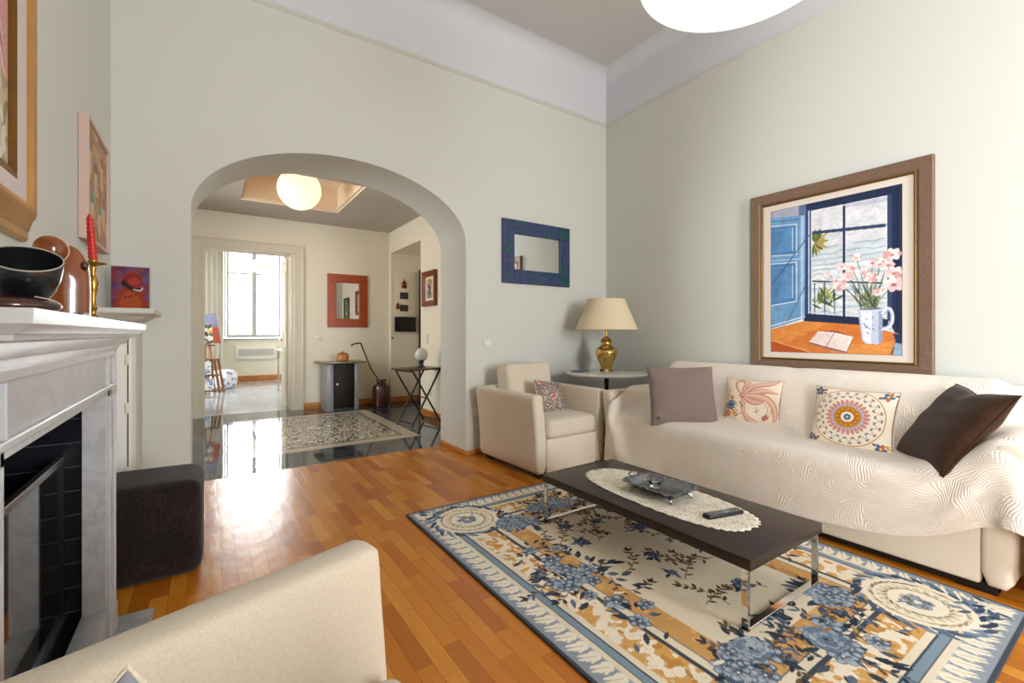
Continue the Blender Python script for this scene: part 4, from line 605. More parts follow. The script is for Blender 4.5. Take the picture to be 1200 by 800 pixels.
1,0,0,-1,1,0,0,3,1,3,3,0,2,2,-1,0,-2,-12,1,0,0,1,0,0,1,0,1,1,0,1,0,0,0,0,0,-1,1,0,2,2,-3,-3,-3,0,1,0,-1,0,0,-1,1,-1,0,0,-1,0,0,0,-1,0,0,0,0,-1,0,0,1,0,
-1,1,-1,1,-1,0,0,0,0,1,0,-1,1,-1,0,0,1,0,0,0,-1,0,0,1,0,0,-1,1,0,0,0,0,0,1,0,0,0,0,0,1,0,1,0,0,-1,1,1,3,0,2,3,2,0,4,0,-1,-1,-10,0,0,1,0,0,1,0,1,0,1,0,0,
1,0,0,-1,1,0,-1,1,1,-1,-3,-2,1,0,1,-1,-1,1,-1,0,-1,0,0,-1,0,0,0,0,-1,0,0,0,-1,1,0,0,-1,0,1,-1,0,0,1,-1,1,-1,1,0,-1,1,-1,0,1,0,-1,0,0,1,0,0,0,-1,1,0,0,-1,
1,0,0,0,0,0,1,0,0,1,0,1,0,0,0,0,0,0,1,2,-1,2,3,3,0,1,3,-1,0,-11,0,0,0,1,0,1,0,1,2,0,1,0,-1,0,0,1,-1,0,0,0,1,-1,-2,0,1,2,-2,-2,0,-1,-1,1,-1,0,-1,1,-1,0,
-1,0,1,-1,-1,0,1,-1,0,0,0,0,-1,1,0,0,-1,1,0,0,0,0,1,-1,0,0,0,0,0,0,1,-1,0,0,1,0,-1,0,1,0,-1,1,-1,1,0,0,0,0,1,-1,2,0,0,-1,0,1,0,1,1,1,1,-1,2,4,2,0,3,2,-2,
-10,1,0,1,-1,1,0,1,0,0,1,0,1,0,0,0,0,0,0,0,0,0,2,2,-2,0,-1,-3,-1,0,-1,1,-2,1,-1,0,-1,0,0,0,-1,0,0,0,0,-1,0,0,0,0,0,0,0,0,0,0,0,0,0,0,0,0,0,0,1,-1,0,1,0,
-1,0,1,0,-1,0,1,0,-1,1,0,0,0,0,0,0,0,1,0,1,-1,1,0,1,0,-1,1,0,1,1,0,0,1,2,4,0,1,3,-1,-11,0,1,0,1,0,1,1,1,1,0,0,0,1,0,-1,0,0,0,1,-1,0,2,2,0,0,-4,-3,0,0,0,
-1,0,-1,0,0,0,0,-1,-1,1,-1,0,-1,0,0,0,0,0,0,0,0,-1,1,-1,1,0,-1,1,0,0,0,0,0,0,0,0,0,0,0,0,0,0,0,1,-1,0,1,-1,1,-1,1,0,0,0,0,0,1,0,1,0,0,-1,0,0,1,1,1,1,0,
-1,0,2,3,3,0,3,1,-9,0,0,1,0,1,0,0,1,0,1,1,0,-1,0,1,0,0,0,-1,1,0,0,2,1,-3,-2,0,0,-1,0,-1,1,-1,0,-1,-1,0,-1,1,-1,0,0,0,-1,0,0,0,-1,0,0,1,0,0,0,0,0,0,0,0,
0,0,0,1,-1,0,1,-1,0,1,0,-1,1,0,-1,1,0,-1,1,-1,1,0,0,0,1,0,0,0,0,0,1,0,0,0,0,0,1,1,0,0,0,0,0,3,3,1,0,4,-11,1,1,0,1,0,1,1,0,1,0,0,0,1,0,0,-1,1,0,0,-1,1,0,
1,3,-3,-1,1,-1,-1,-2,1,-2,0,-1,0,0,0,0,-1,-1,0,0,0,0,0,0,-1,0,0,0,0,0,0,0,0,0,1,-1,0,0,0,1,-1,0,1,-1,1,0,-1,1,0,-1,1,0,-1,1,0,0,0,0,0,0,0,0,1,0,-1,1,1,
-1,0,0,0,0,1,0,2,0,0,0,-1,1,1,3,3,0,2,-8,0,0,0,1,0,1,0,1,1,0,0,0,0,0,0,1,-1,0,0,1,-1,1,1,1,1,0,-2,-2,-1,0,-1,0,0,-1,0,0,-2,0,0,0,-1,0,0,0,-1,0,0,0,0,0,
0,0,0,1,-1,0,0,1,0,0,0,0,0,0,0,0,0,0,0,0,0,0,0,0,1,-1,1,-1,1,-1,0,0,1,0,0,0,1,-1,1,0,0,0,0,0,0,2,-1,1,0,-1,0,0,0,3,3,1,0,-10,1,0,1,1,0,1,1,0,0,1,1,0,0,
0,-1,0,0,0,1,-1,1,-1,1,2,1,0,-1,-1,-1,-1,-1,0,-1,0,-1,-1,0,0,-1,0,0,-1,0,0,0,-1,0,1,0,0,0,0,0,0,1,0,0,0,0,0,0,-1,1,0,0,0,0,0,0,0,0,0,0,0,0,0,-1,1,0,0,0,
0,0,0,0,0,0,0,0,1,-1,0,0,0,1,1,1,0,-1,0,0,-1,1,1,2,4,0,-9,1,1,0,0,1,0,1,1,0,0,0,0,0,0,1,0,0,0,-1,1,-1,1,1,0,2,0,1,-2,-1,-1,-1,-1,0,0,-1,0,0,-1,0,-1,0,0,
-1,0,0,0,1,-1,0,1,0,0,0,0,0,0,0,0,0,1,0,0,0,0,-1,1,-1,0,1,-1,0,1,-1,1,-1,0,1,-1,0,1,-1,1,-1,1,-1,1,-1,1,0,-1,1,0,-1,1,0,1,1,0,-1,-1,0,0,0,0,3,2,2,-9,0,
1,1,0,1,1,0,1,0,0,0,1,0,0,0,-1,0,0,1,-1,1,-1,1,1,2,0,1,-1,-1,-1,0,-1,-1,-1,0,0,-1,0,-1,1,-1,0,0,-1,0,1,-1,1,1,0,0,1,0,0,0,0,0,0,0,-1,0,1,-1,0,1,-1,0,0,
0,0,0,0,0,-1,1,0,-1,1,-1,0,1,-1,1,-1,0,0,0,-1,1,0,0,0,-1,0,2,1,1,-1,0,-1,-1,0,0,0,1,3,3,-7,0,0,0,1,1,0,0,0,1,1,0,-1,1,0,-1,1,0,0,0,0,0,0,0,1,2,0,0,1,-2,
0,-1,-1,0,-1,0,-1,0,-1,1,-1,0,-1,0,1,0,0,2,0,0,0,0,0,0,0,1,0,0,0,0,0,0,-1,1,0,-1,0,0,0,0,0,0,-1,1,0,-1,0,1,-1,1,-1,0,0,-1,1,0,-1,-1,1,1,-1,0,-1,1,0,2,1,
0,0,-2,-1,0,0,-1,1,0,1,3,-9,1,1,1,1,0,0,1,0,1,-1,1,0,-1,1,0,0,0,0,0,0,0,0,-1,2,1,1,0,1,0,-1,-2,1,-2,1,-1,-1,0,0,-1,0,0,0,1,0,1,2,0,1,0,0,0,0,0,0,-1,0,0,
0,0,0,0,0,-1,0,0,0,0,0,-1,0,1,0,-1,0,0,0,0,0,-1,0,0,0,0,-1,0,0,0,0,0,0,-1,0,-1,2,1,2,0,0,-2,-1,-2,0,1,-1,0,1,2,-7,1,0,0,0,0,1,1,0,0,1,-1,1,0,-1,1,0,0,0,
0,0,0,0,0,1,1,1,0,2,-2,0,0,-2,1,-1,-1,1,-1,0,-1,0,0,1,0,1,2,0,0,0,0,0,0,0,0,0,0,0,0,0,0,0,0,0,0,0,0,0,0,0,0,0,-1,0,0,0,0,0,-1,0,0,0,0,-1,0,0,-1,0,-1,0,
1,-1,1,-1,-1,2,2,1,1,-1,-2,-2,-1,0,-1,0,0,1,2,-7,0,0,1,1,1,0,-1,2,-1,0,1,0,0,0,0,-1,1,0,-1,0,1,0,0,0,1,2,0,1,0,-1,0,0,-1,-1,1,-1,-1,0,1,0,0,1,0,1,0,0,0,
0,0,0,0,0,0,0,0,0,0,0,0,0,0,0,0,0,0,0,0,0,0,0,0,0,0,0,0,0,0,0,0,0,-1,0,0,-2,0,-1,0,0,0,-1,1,-1,1,2,2,0,0,0,0,-4,-1,-1,0,0,-1,0,0,-7,1,0,0,0,1,0,1,0,1,0,
0,-1,1,0,0,0,0,-1,1,0,-1,0,1,0,2,1,0,0,2,-1,-1,0,-1,1,-2,0,1,0,0,0,0,0,1,0,0,0,0,0,0,0,0,0,0,0,0,0,0,0,0,0,0,0,0,0,0,0,0,0,0,0,0,0,0,0,0,0,0,0,0,0,0,0,
-1,0,-1,0,0,0,-1,-1,0,-1,2,3,0,0,0,0,0,-1,-4,-1,0,0,0,0,0,-6,0,1,0,0,0,1,0,0,0,0,0,1,-1,0,0,1,-1,1,0,0,0,0,0,-1,1,2,1,1,1,-1,0,-1,0,-1,1,0,-1,0,0,0,1,0,
0,0,0,0,0,0,0,0,0,0,0,0,0,0,0,0,0,0,0,0,0,0,0,0,0,0,0,0,0,0,0,0,0,0,0,0,0,0,0,0,0,0,0,-1,0,-1,0,-1,0,-1,4,0,0,0,0,0,0,0,-4,-2,0,-1,0,-1,1,-6,2,-1,0,0,0,
0,1,-1,1,0,0,0,1,0,0,-1,1,0,0,-1,1,0,-1,1,1,2,0,0,1,0,0,0,0,0,-1,0,0,0,0,0,0,0,0,0,0,0,0,0,0,0,0,0,0,0,0,0,0,0,0,0,0,0,0,0,0,0,0,0,0,0,0,0,0,0,0,0,0,0,
0,0,0,0,0,0,0,0,0,-2,0,-2,2,0,2,0,0,0,0,0,0,0,0,-7,1,0,-1,1,-1,-5,0,2,-2,0,0,1,-1,1,0,0,0,0,0,0,0,1,-1,0,0,1,-1,0,1,-1,1,1,2,0,2,0,-1,0,-1,0,0,0,0,0,0,
0,0,0,0,0,0,0,0,0,0,0,0,0,0,0,0,0,0,0,0,0,0,0,0,0,0,0,0,0,0,0,0,0,0,0,0,0,0,0,0,0,0,0,0,0,0,0,0,0,-1,-1,0,2,0,0,0,0,0,0,0,0,0,-2,-5,-1,1,-1,-1,-1,-4,2,
0,0,-1,-1,1,0,0,0,0,0,0,0,0,0,1,-1,0,0,0,0,0,0,1,2,1,0,1,0,0,0,0,-1,1,-1,1,-1,0,0,0,0,0,0,0,0,0,0,0,0,0,0,0,0,0,0,0,0,0,0,0,0,0,0,0,0,0,0,0,0,0,0,0,0,0,
0,0,0,0,0,0,0,0,0,0,0,0,0,-1,-1,1,1,0,0,0,0,0,0,0,0,0,0,-8,0,0,-1,-1,0,-5,0,3,0,-1,-1,0,0,-1,1,0,0,0,0,0,0,-1,1,0,0,0,0,0,0,-1,2,3,0,1,1,-2,0,0,1,-1,0,
0,1,-1,1,-1,0,0,0,0,0,0,0,0,0,0,0,0,0,0,0,0,0,0,0,0,0,0,0,0,0,0,0,0,0,0,0,0,0,0,0,0,0,0,0,0,0,0,0,0,0,0,0,-2,2,-2,2,0,0,0,0,0,0,0,-1,0,-2,-3,-2,-2,-1,-3,
0,-3,-3,2,1,0,-1,-1,0,1,-1,1,-1,0,0,1,-1,1,-1,0,0,1,0,0,0,0,1,3,0,0,1,-1,0,0,-1,0,1,-1,0,1,-1,1,0,0,0,0,0,0,0,0,0,0,0,0,0,0,0,0,0,0,0,0,0,0,0,0,0,0,0,0,
0,0,0,0,0,0,0,0,0,0,0,0,0,0,0,0,0,0,-1,-3,3,-4,3,0,0,-1,0,-1,-1,-1,0,-2,0,-2,-1,1,-2,-1,0,-1,-4,0,1,1,-1,0,0,-1,0,0,0,0,0,-1,1,-1,1,0,0,-1,0,0,0,0,0,5,
1,1,-1,-2,0,0,0,1,-1,1,0,1,0,0,0,0,0,0,0,0,0,0,0,0,0,0,0,0,0,0,0,0,0,0,0,0,0,0,0,-1,0,0,0,0,-1,0,0,-1,0,0,-1,0,0,-1,0,0,-1,0,-1,0,0,0,-1,0,0,-1,0,0,-1,
0,-1,0,-1,-1,-1,1,1,-1,-2,-2,0,0,-4,-2,1,1,1,-1,-1,0,0,-1,1,0,0,0,-1,1,-1,0,0,0,0,0,-1,0,-1,5,3,-1,-3,-1,0,0,1,0,1,0,0,0,1,1,0,1,0,0,0,0,0,0,0,0,-1,0,0,
0,-1,0,0,-1,0,-1,0,-1,0,-1,-1,1,-1,0,-1,-1,1,-1,-1,1,-1,-1,1,-1,-1,1,-1,0,0,0,0,0,0,-1,0,0,0,0,-1,0,0,0,0,-1,1,2,-2,4,0,-3,-1,0,0,0,-2,-3,-1,1,1,-1,0,0,
0,0,-1,0,-1,0,0,0,0,0,-1,0,0,0,0,-1,-2,-6,1,-1,3,5,1,0,1,0,0,1,1,0,0,0,1,1,0,0,-1,0,-1,0,-1,-1,1,-1,-1,-1,1,-1,-1,0,-1,0,-1,0,-1,1,0,-1,0,-1,0,0,-1,0,0,
-1,1,0,-1,0,1,-1,0,0,0,0,0,0,0,0,1,0,-1,0,1,0,0,-1,1,0,0,1,2,3,-4,-3,0,-1,0,0,0,-5,-1,1,0,1,-1,-1,0,0,0,-1,1,0,0,-1,0,-1,0,0,0,-1,0,0,-1,-5,-1,0,4,2,-1,
1,0,0,1,0,0,0,1,0,1,-1,0,-2,0,-1,0,-1,0,0,-1,0,0,0,-1,0,0,0,-1,0,0,0,0,-1,0,0,0,0,1,0,0,0,0,0,-1,0,0,1,-1,0,1,-1,1,0,0,0,0,1,-1,0,1,0,-1,0,0,1,0,0,-1,1,
3,-2,-2,1,-1,1,0,0,0,-3,-3,0,1,0,0,-1,0,-1,0,0,0,-1,0,-1,0,0,0,0,-1,-1,1,-2,0,-1,-2,0,0,1,1,0,0,2,0,0,-1,1,-1,1,-1,-1,-1,0,0,0,-1,0,0,0,0,-1,0,0,0,0,0,
-1,1,0,0,0,0,0,0,0,0,0,-1,0,0,1,0,0,0,0,0,0,0,0,0,0,0,0,0,0,1,-1,0,1,-1,1,0,0,0,0,-1,1,1,-1,1,-1,0,-1,1,-2,0,0,0,0,-5,-1,1,1,-1,0,-1,0,-1,0,0,0,0,0,-1,
0,0,-2,1,-1,-1,1,-1,-1,-1,0,0,0,0,0,0,-1,1,0,1,-1,0,-1,-1,0,0,0,0,-1,1,0,0,-1,0,1,0,0,0,-1,0,1,0,0,0,0,0,0,0,0,0,0,0,0,0,-1,0,0,0,1,0,-1,0,1,-1,1,0,0,0,
0,0,0,1,-1,1,-1,0,0,0,0,1,0,0,0,-1,1,0,0,-1,1,0,0,0,0,-3,-3,0,1,0,-1,0,-1,0,0,0,-1,-1,0,0,0,-1,1,-1,0,0,-1,-1,-2,0,-1,0,1,0,0,0,1,-1,0,0,0,0,-1,1,-1,0,
0,-1,1,-1,0,0,1,0,-1,0,0,0,1,0,-1,0,0,0,0,0,0,0,0,0,0,0,0,0,0,0,0,0,0,0,0,0,0,1,-1,0,0,1,-1,0,1,-1,1,-1,1,0,0,0,0,0,0,0,0,1,-1,0,0,0,-1,0,0,0,0,0,-5,-1,
1,1,0,-2,-1,1,0,-1,-1,0,0,0,-1,1,-1,0,0,0,-2,-1,0,-1,0,0,0,1,0,-1,-1,0,0,0,0,0,0,-1,0,0,0,0,0,0,0,0,0,-1,1,0,0,0,0,-1,1,0,0,0,0,0,0,0,0,0,0,0,0,0,0,0,0,
0,-1,0,1,0,-1,0,1,0,0,0,0,0,0,1,-1,1,-1,1,0,0,0,0,-1,1,0,-1,1,0,0,-1,1,0,0,0,0,0,-4,-1,-1,2,-1,-1,0,0,-1,-1,0,-1,0,0,0,0,0,0,0,-1,-1,-1,-2,0,0,0,0,0,1,
0,-1,0,0,0,0,-1,1,-1,1,-1,0,0,0,0,0,-1,0,1,0,-1,0,0,0,1,0,-1,0,0,0,0,0,0,0,0,0,0,0,0,0,0,0,0,0,0,0,0,1,-1,0,0,0,0,1,0,0,0,0,0,0,0,0,0,0,0,1,-1,0,1,0,-1,
0,0,-1,0,0,0,0,0,0,-6,1,0,2,-1,-2,0,-1,-2,0,1,0,0,0,0,-1,0,0,-1,0,-1,-1,-1,0,0,0,0,1,0,0,-1,-1,0,0,0,-1,1,-1,0,0,0,0,0,0,0,0,0,0,0,0,0,0,0,-1,1,0,0,0,0,
0,0,0,0,0,0,0,0,0,0,0,0,0,0,-1,1,-1,1,0,0,0,0,0,0,0,0,1,-1,1,-1,0,0,0,0,0,1,0,0,-1,1,0,0,0,0,0,0,0,0,0,-3,-3,1,1,0,0,-2,-3,0,1,-1,0,1,0,-1,1,-1,0,-1,-1,
-1,0,-1,-1,0,1,0,-1,1,0,0,0,-1,0,0,0,-1,0,1,-1,0,-1,1,-1,1,0,-1,0,1,0,-1,0,0,1,0,0,-1,0,0,0,0,0,0,0,0,0,0,0,0,0,0,0,0,1,-1,1,-1,0,0,0,0,1,0,0,0,0,0,0,0,
1,0,0,0,0,-1,0,0,1,0,-1,0,0,0,0,0,0,0,0,-1,-4,0,0,1,-3,-2,0,1,0,1,0,0,-1,0,0,0,-1,0,-1,-1,-1,0,-1,0,0,0,0,-1,1,0,0,0,-1,0,0,0,0,-1,0,0,0,0,0,0,0,0,0,0,
0,0,0,0,0,0,-1,1,0,0,0,0,0,0,0,0,0,0,0,0,0,0,0,0,-1,1,-1,1,0,0,0,0,0,0,0,0,0,1,0,0,-1,0,0,0,0,1,0,0,0,0,0,-1,0,0,0,0,0,0,0,0,-4,-2,2,0,1,-4,0,-1,0,0,0,
0,0,0,0,0,-1,-1,-1,-1,0,-1,0,0,0,1,0,-1,-1,0,1,-1,1,0,-1,0,-1,0,1,-1,0,0,0,0,-1,1,0,0,-1,1,0,0,-1,0,1,0,0,0,-1,0,0,0,0,0,0,0,0,0,0,0,0,0,1,-1,0,0,0,0,1,
0,0,0,0,0,0,0,0,0,0,1,0,0,0,0,0,0,0,0,-1,1,0,0,0,0,0,0,0,0,-2,-3,0,1,0,-1,-2,0,0,1,0,-1,0,0,-1,0,-1,0,-1,-1,-1,0,0,0,0,-1,0,1,0,-1,-1,1,-1,0,0,0,0,0,-1,
0,0,0,0,0,0,0,0,0,0,0,0,-1,1,0,0,0,0,-1,1,0,0,0,0,0,0,0,0,0,0,0,0,0,-1,1,0,0,0,0,0,0,0,0,0,1,0,0,0,0,0,-1,0,0,1,-1,1,0,0,-1,1,-1,0,0,0,0,0,0,0,0,0,-5,-1,
1,0,0,-1,0,-1,0,0,0,-1,0,0,0,0,-2,0,-1,-1,0,0,-1,0,0,1,0,0,0,0,-1,0,-1,0,0,-1,0,0,1,0,-1,0,0,0,0,0,-1,1,0,0,0,0,0,0,-1,0,1,0,0,0,0,0,-1,0,0,0,0,0,0,0,1,
0,-1,1,-1,1,0,-1,1,0,0,1,-1,0,0,0,0,1,0,0,0,-1,1,0,0,0,0,0,0,0]

# ------------------------------------------------------------------ floors
def parquet():
    m, nt, b = newmat('honey_parquet')
    t = N(nt, 'ShaderNodeTexCoord'); s = N(nt, 'ShaderNodeSeparateXYZ'); L(nt, t, 'Object', s, 0)
    X, Y = s.outputs[0], s.outputs[1]
    W_, LN = .066, .42
    row = math_(nt, 'FLOOR', math_(nt, 'DIVIDE', X, W_))
    wn = N(nt, 'ShaderNodeTexWhiteNoise', noise_dimensions='1D'); nt.links.new(row, wn.inputs['W'])
    yy = math_(nt, 'ADD', Y, math_(nt, 'MULTIPLY', wn.outputs[0], LN))
    pl = math_(nt, 'FLOOR', math_(nt, 'DIVIDE', yy, LN))
    cmb = N(nt, 'ShaderNodeCombineXYZ'); nt.links.new(row, cmb.inputs[0]); nt.links.new(pl, cmb.inputs[1])
    w2 = N(nt, 'ShaderNodeTexWhiteNoise', noise_dimensions='3D'); L(nt, cmb, 0, w2, 'Vector')
    tone = ramp(nt, w2.outputs[0], [(0, c3('#b06316')), (.3, c3('#c5771b')), (.65, c3('#d28724')), (1, c3('#dd9837'))])
    # grain, shifted plank by plank
    sh = N(nt, 'ShaderNodeVectorMath', operation='ADD'); L(nt, t, 'Object', sh, 0)
    sc3 = N(nt, 'ShaderNodeVectorMath', operation='SCALE', i_3=7.0); L(nt, w2, 'Color', sc3, 0); L(nt, sc3, 0, sh, 1)
    mp = N(nt, 'ShaderNodeMapping'); mp.inputs['Scale'].default_value = (38, 2.6, 1); L(nt, sh, 0, mp, 0)
    g = N(nt, 'ShaderNodeTexNoise', i_Scale=1.0, i_Detail=5.0, i_Distortion=1.4); L(nt, mp, 0, g, 'Vector')
    gm = mixc(nt, g.outputs[0], (.74, .66, .58), (1.12, 1.12, 1.12))
    mul = N(nt, 'ShaderNodeMix', data_type='RGBA', blend_type='MULTIPLY'); mul.inputs[0].default_value = .8
    nt.links.new(tone, mul.inputs[6]); nt.links.new(gm, mul.inputs[7])
    # joints
    fx = math_(nt, 'FRACT', math_(nt, 'DIVIDE', X, W_)); fy = math_(nt, 'FRACT', math_(nt, 'DIVIDE', yy, LN))
    ex = math_(nt, 'MULTIPLY', math_(nt, 'MINIMUM', fx, math_(nt, 'SUBTRACT', 1.0, fx)), W_)
    ey = math_(nt, 'MULTIPLY', math_(nt, 'MINIMUM', fy, math_(nt, 'SUBTRACT', 1.0, fy)), LN)
    e = math_(nt, 'MINIMUM', ex, ey)
    j = N(nt, 'ShaderNodeMapRange'); j.inputs[2].default_value = .0016; nt.links.new(e, j.inputs[0])
    nt.links.new(mixc(nt, j.outputs[0], c3('#7d4314'), mul.outputs[2]), b.inputs['Base Color'])
    b.inputs['Roughness'].default_value = .27
    b.inputs['Specular IOR Level'].default_value = .5
    n = N(nt, 'ShaderNodeTexNoise', i_Scale=12.0, i_Detail=2.0)
    mp2 = coord(nt, (1.0, .5, 1)); L(nt, mp2, 0, n, 'Vector')
    hgt = math_(nt, 'ADD', math_(nt, 'MULTIPLY', n.outputs[0], .5), math_(nt, 'MULTIPLY', j.outputs[0], .03))
    bump(nt, b, hgt, .5, .01)
    return m
MT['parquet'] = parquet()

def tiled_marble(name, base, vein, tile, rough, off=(0, 0), joint='#8a8d90', jw=.0025, amt=.6, scale=2.2):
    m = marble(name, base, vein, rough, scale, amt)
    nt = m.node_tree; b = nt.nodes['Principled BSDF']
    src = b.inputs['Base Color'].links[0].from_socket
    t = N(nt, 'ShaderNodeTexCoord'); s = N(nt, 'ShaderNodeSeparateXYZ'); L(nt, t, 'Object', s, 0)
    es = []
    for k in (0, 1):
        f = math_(nt, 'FRACT', math_(nt, 'DIVIDE', math_(nt, 'ADD', s.outputs[k], off[k]+100*tile), tile))
        es.append(math_(nt, 'MULTIPLY', math_(nt, 'MINIMUM', f, math_(nt, 'SUBTRACT', 1.0, f)), tile))
    e = math_(nt, 'MINIMUM', es[0], es[1])
    g = math_(nt, 'GREATER_THAN', e, jw)
    nt.links.new(mixc(nt, g, c3(joint), src), b.inputs['Base Color'])
    n = N(nt, 'ShaderNodeTexNoise', i_Scale=5.0, i_Detail=1.0); mp = coord(nt); L(nt, mp, 0, n, 'Vector')
    bump(nt, b, n.outputs[0], .05, .01)
    return m
MT['hall_floor'] = tiled_marble('black_hall_marble', '#24272b', '#7d858e', .42, .05, amt=.55)
MT['far_floor'] = tiled_marble('pale_grey_marble', '#b9bdc2', '#858b93', .40, .10, joint='#9a9da2')
MT['inlay_border'] = marble('cream_inlay_marble', '#c9bda6', '#9a8c74', .07, 3, .4)

XL, XR, Y0, Y1 = -.49, 3.895, 3.784, 4.333
YH = 7.5
struct(box('floor', XL-.3, XR+.3, SOUTH-.3, 4.28, -.12, 0, MT['parquet']))
struct(box('floor_hall', -1.2, 3.4, 4.28, 7.62, -.12, 0, MT['hall_floor']))
struct(box('floor_far_room', -1.6, 3.4, 7.62, 13.2, -.12, 0, MT['far_floor']))

# ------------------------------------------------------------------ living room shell
def arch_wall():
    bm = bmesh.new()
    x0, x1, zs, zt, top = -.079, 2.037, 2.0, 2.57, 4.3
    cx, rx = (x0+x1)/2, (x1-x0)/2; n = 56
    A = [(x0, 0)]+[(cx-rx*math.cos(PI*i/n), zs+(zt-zs)*math.sin(PI*i/n)) for i in range(n+1)]+[(x1, 0)]
    def V(x, z, y): return bm.verts.new((x, y, z))
    bot = [[V(x, z, y) for x, z in A] for y in (Y0, Y1)]
    up = [[V(x, top, y) for x, z in A] for y in (Y0, Y1)]
    e = [[[V(x, z, y) for z in (0, A[1][1], top)] for x in (XL-.25, XR+.25)] for y in (Y0, Y1)]
    for k in (0, 1):
        for i in range(1, n+1): bm.faces.new((bot[k][i], bot[k][i+1], up[k][i+1], up[k][i]))
        l, r = e[k]; a, b_ = bot[k], up[k]; m = n+2
        bm.faces.new((l[0], a[0], a[1], l[1])); bm.faces.new((l[1], a[1], b_[1], l[2]))
        bm.faces.new((r[0], r[1], a[m-1], a[m])); bm.faces.new((r[1], r[2], b_[m-1], a[m-1]))
    for i in range(n+2): bm.faces.new((bot[0][i], bot[0][i+1], bot[1][i+1], bot[1][i]))
    for q in (0, 1):
        for i in (0, 1): bm.faces.new((e[0][q][i], e[0][q][i+1], e[1][q][i+1], e[1][q][i]))
    bmesh.ops.delete(bm, geom=[v for v in bm.verts if not v.link_faces], context='VERTS')
    return bm_obj('wall_back', bm, MT['wall'], ang=20)
struct(arch_wall())
def left_wall():
    bm = bmesh.new(); a, b_, z0, z1 = -2.4, -1.1, .5, 3.0
    bx(bm, XL-.25, XL, b_, 1.07, 0, 4.3); bx(bm, XL-.25, XL, 2.26, Y0, 0, 4.3); bx(bm, XL-.25, XL, 1.07, 2.26, 1.03, 4.3)
    bx(bm, XL-.25, XL, SOUTH-.25, a, 0, 4.3); bx(bm, XL-.25, XL, a, b_, 0, z0); bx(bm, XL-.25, XL, a, b_, z1, 4.3)
    return bm_obj('wall_left', bm, MT['wall'])
struct(left_wall())
struct(box('wall_right', XR, XR+.25, SOUTH-.25, Y0, 0, 4.3, MT['wall']))
def south_wall():
    bm = bmesh.new()
    zt, z0, hw = 3.0, .5, .6
    xs = [XL-.25, 2.2-hw, 2.2+hw, XR+.25]
    for i in range(3):
        if i == 1:
            bx(bm, xs[i], xs[i+1], SOUTH-.25, SOUTH, 0, z0); bx(bm, xs[i], xs[i+1], SOUTH-.25, SOUTH, zt, 4.3)
        else: bx(bm, xs[i], xs[i+1], SOUTH-.25, SOUTH, 0, 4.3)
    return bm_obj('wall_front', bm, MT['wall'])
struct(south_wall())

def glass_pane_mat():
    m = bpy.data.materials.new('window_glass'); m.use_nodes = True; nt = m.node_tree; nt.nodes.clear()
    o = N(nt, 'ShaderNodeOutputMaterial'); tr = N(nt, 'ShaderNodeBsdfTransparent'); g = N(nt, 'ShaderNodeBsdfGlossy')
    g.inputs['Roughness'].default_value = .02; f = N(nt, 'ShaderNodeFresnel', i_IOR=1.45); mx = N(nt, 'ShaderNodeMixShader')
    L(nt, f, 0, mx, 0); L(nt, tr, 0, mx, 1); L(nt, g, 0, mx, 2); L(nt, mx, 0, o, 0); return m
MT['glass'] = glass_pane_mat()
def window(name, x0, x1, z0, z1, y, transom, mat, fw=.05):
    """two casements with a transom each; returns the frame, its glass is a child"""
    bm = bmesh.new(); cx = (x0+x1)/2; d = .05
    for a, b_ in ((x0, x0+fw), (x1-fw, x1), (cx-fw*.9, cx+fw*.9)): bx(bm, a, b_, y, y+d, z0, z1, .004, 1)
    for a, b_ in ((z0, z0+fw*1.3), (z1-fw, z1), (transom-.018, transom+.018)):
        bx(bm, x0+fw, cx-fw*.9, y+.005, y+d-.005, a, b_); bx(bm, cx+fw*.9, x1-fw, y+.005, y+d-.005, a, b_)
    f = struct(bm_obj(name, bm, mat))
    box('pane', x0+fw, x1-fw, y+.022, y+.028, z0+fw, z1-fw, MT['glass'], f)
    hb = bmesh.new(); tube(hb, [(cx, y-.03, z0+.95), (cx, y-.03, z0+1.12)], .009); tube(hb, [(cx, y, z0+1.03), (cx, y-.03, z0+1.03)], .008)
    bm_obj('window_handle', hb, MT['steel'], f)
    return f
window('window_1', 1.6, 2.8, .5, 3.0, SOUTH-.2, 2.3, MT['white'])
w2 = window('added_window_2', -.65, .65, .5, 3.0, 0, 2.3, MT['white'])  # unseen left window, added to carry the light for the right wall
w2.location = (XL-.13, -1.75, 0); w2.rotation_euler = (0, 0, R(90))

# painted white band above the picture rail, curving into the ceiling
def band(axis, a0, a1, pos, sgn, name):
    pts = [(pos+sgn*.03, 3.60), (pos-sgn*.006, 3.60), (pos-sgn*.006, 4.02)]
    pts += [(pos-sgn*.006-sgn*.14*(1-math.cos(t)), 4.02+.14*math.sin(t)) for t in [R(90)*i/10 for i in range(1, 11)]]
    pts += [(pos+sgn*.03, 4.2)]
    bm = bmesh.new()
    if axis == 'x': prism(bm, pts, 0, a0, a1)
    else: prism(bm, pts, 1, a0, a1)
    return struct(bm_obj(name, bm, MT['band'], ang=60))
band('x', XL, XR, Y0, 1, 'trim_1'); band('y', SOUTH, Y0, XR, 1, 'trim_2'); band('y', SOUTH, Y0, XL, -1, 'trim_3'); band('x', XL, XR, SOUTH, -1, 'trim_4')
def rail(axis, a0, a1, pos, sgn, name):
    prof = [(0, 0), (-.012, .004), (-.02, .012), (-.012, .02), (-.022, .028), (-.022, .036), (0, .04)]
    pts = [(pos+sgn*p, 3.565+z) for p, z in prof]
    bm = bmesh.new(); prism(bm, pts, 0 if axis == 'x' else 1, a0, a1)
    return struct(bm_obj(name, bm, MT['wall'], ang=50))
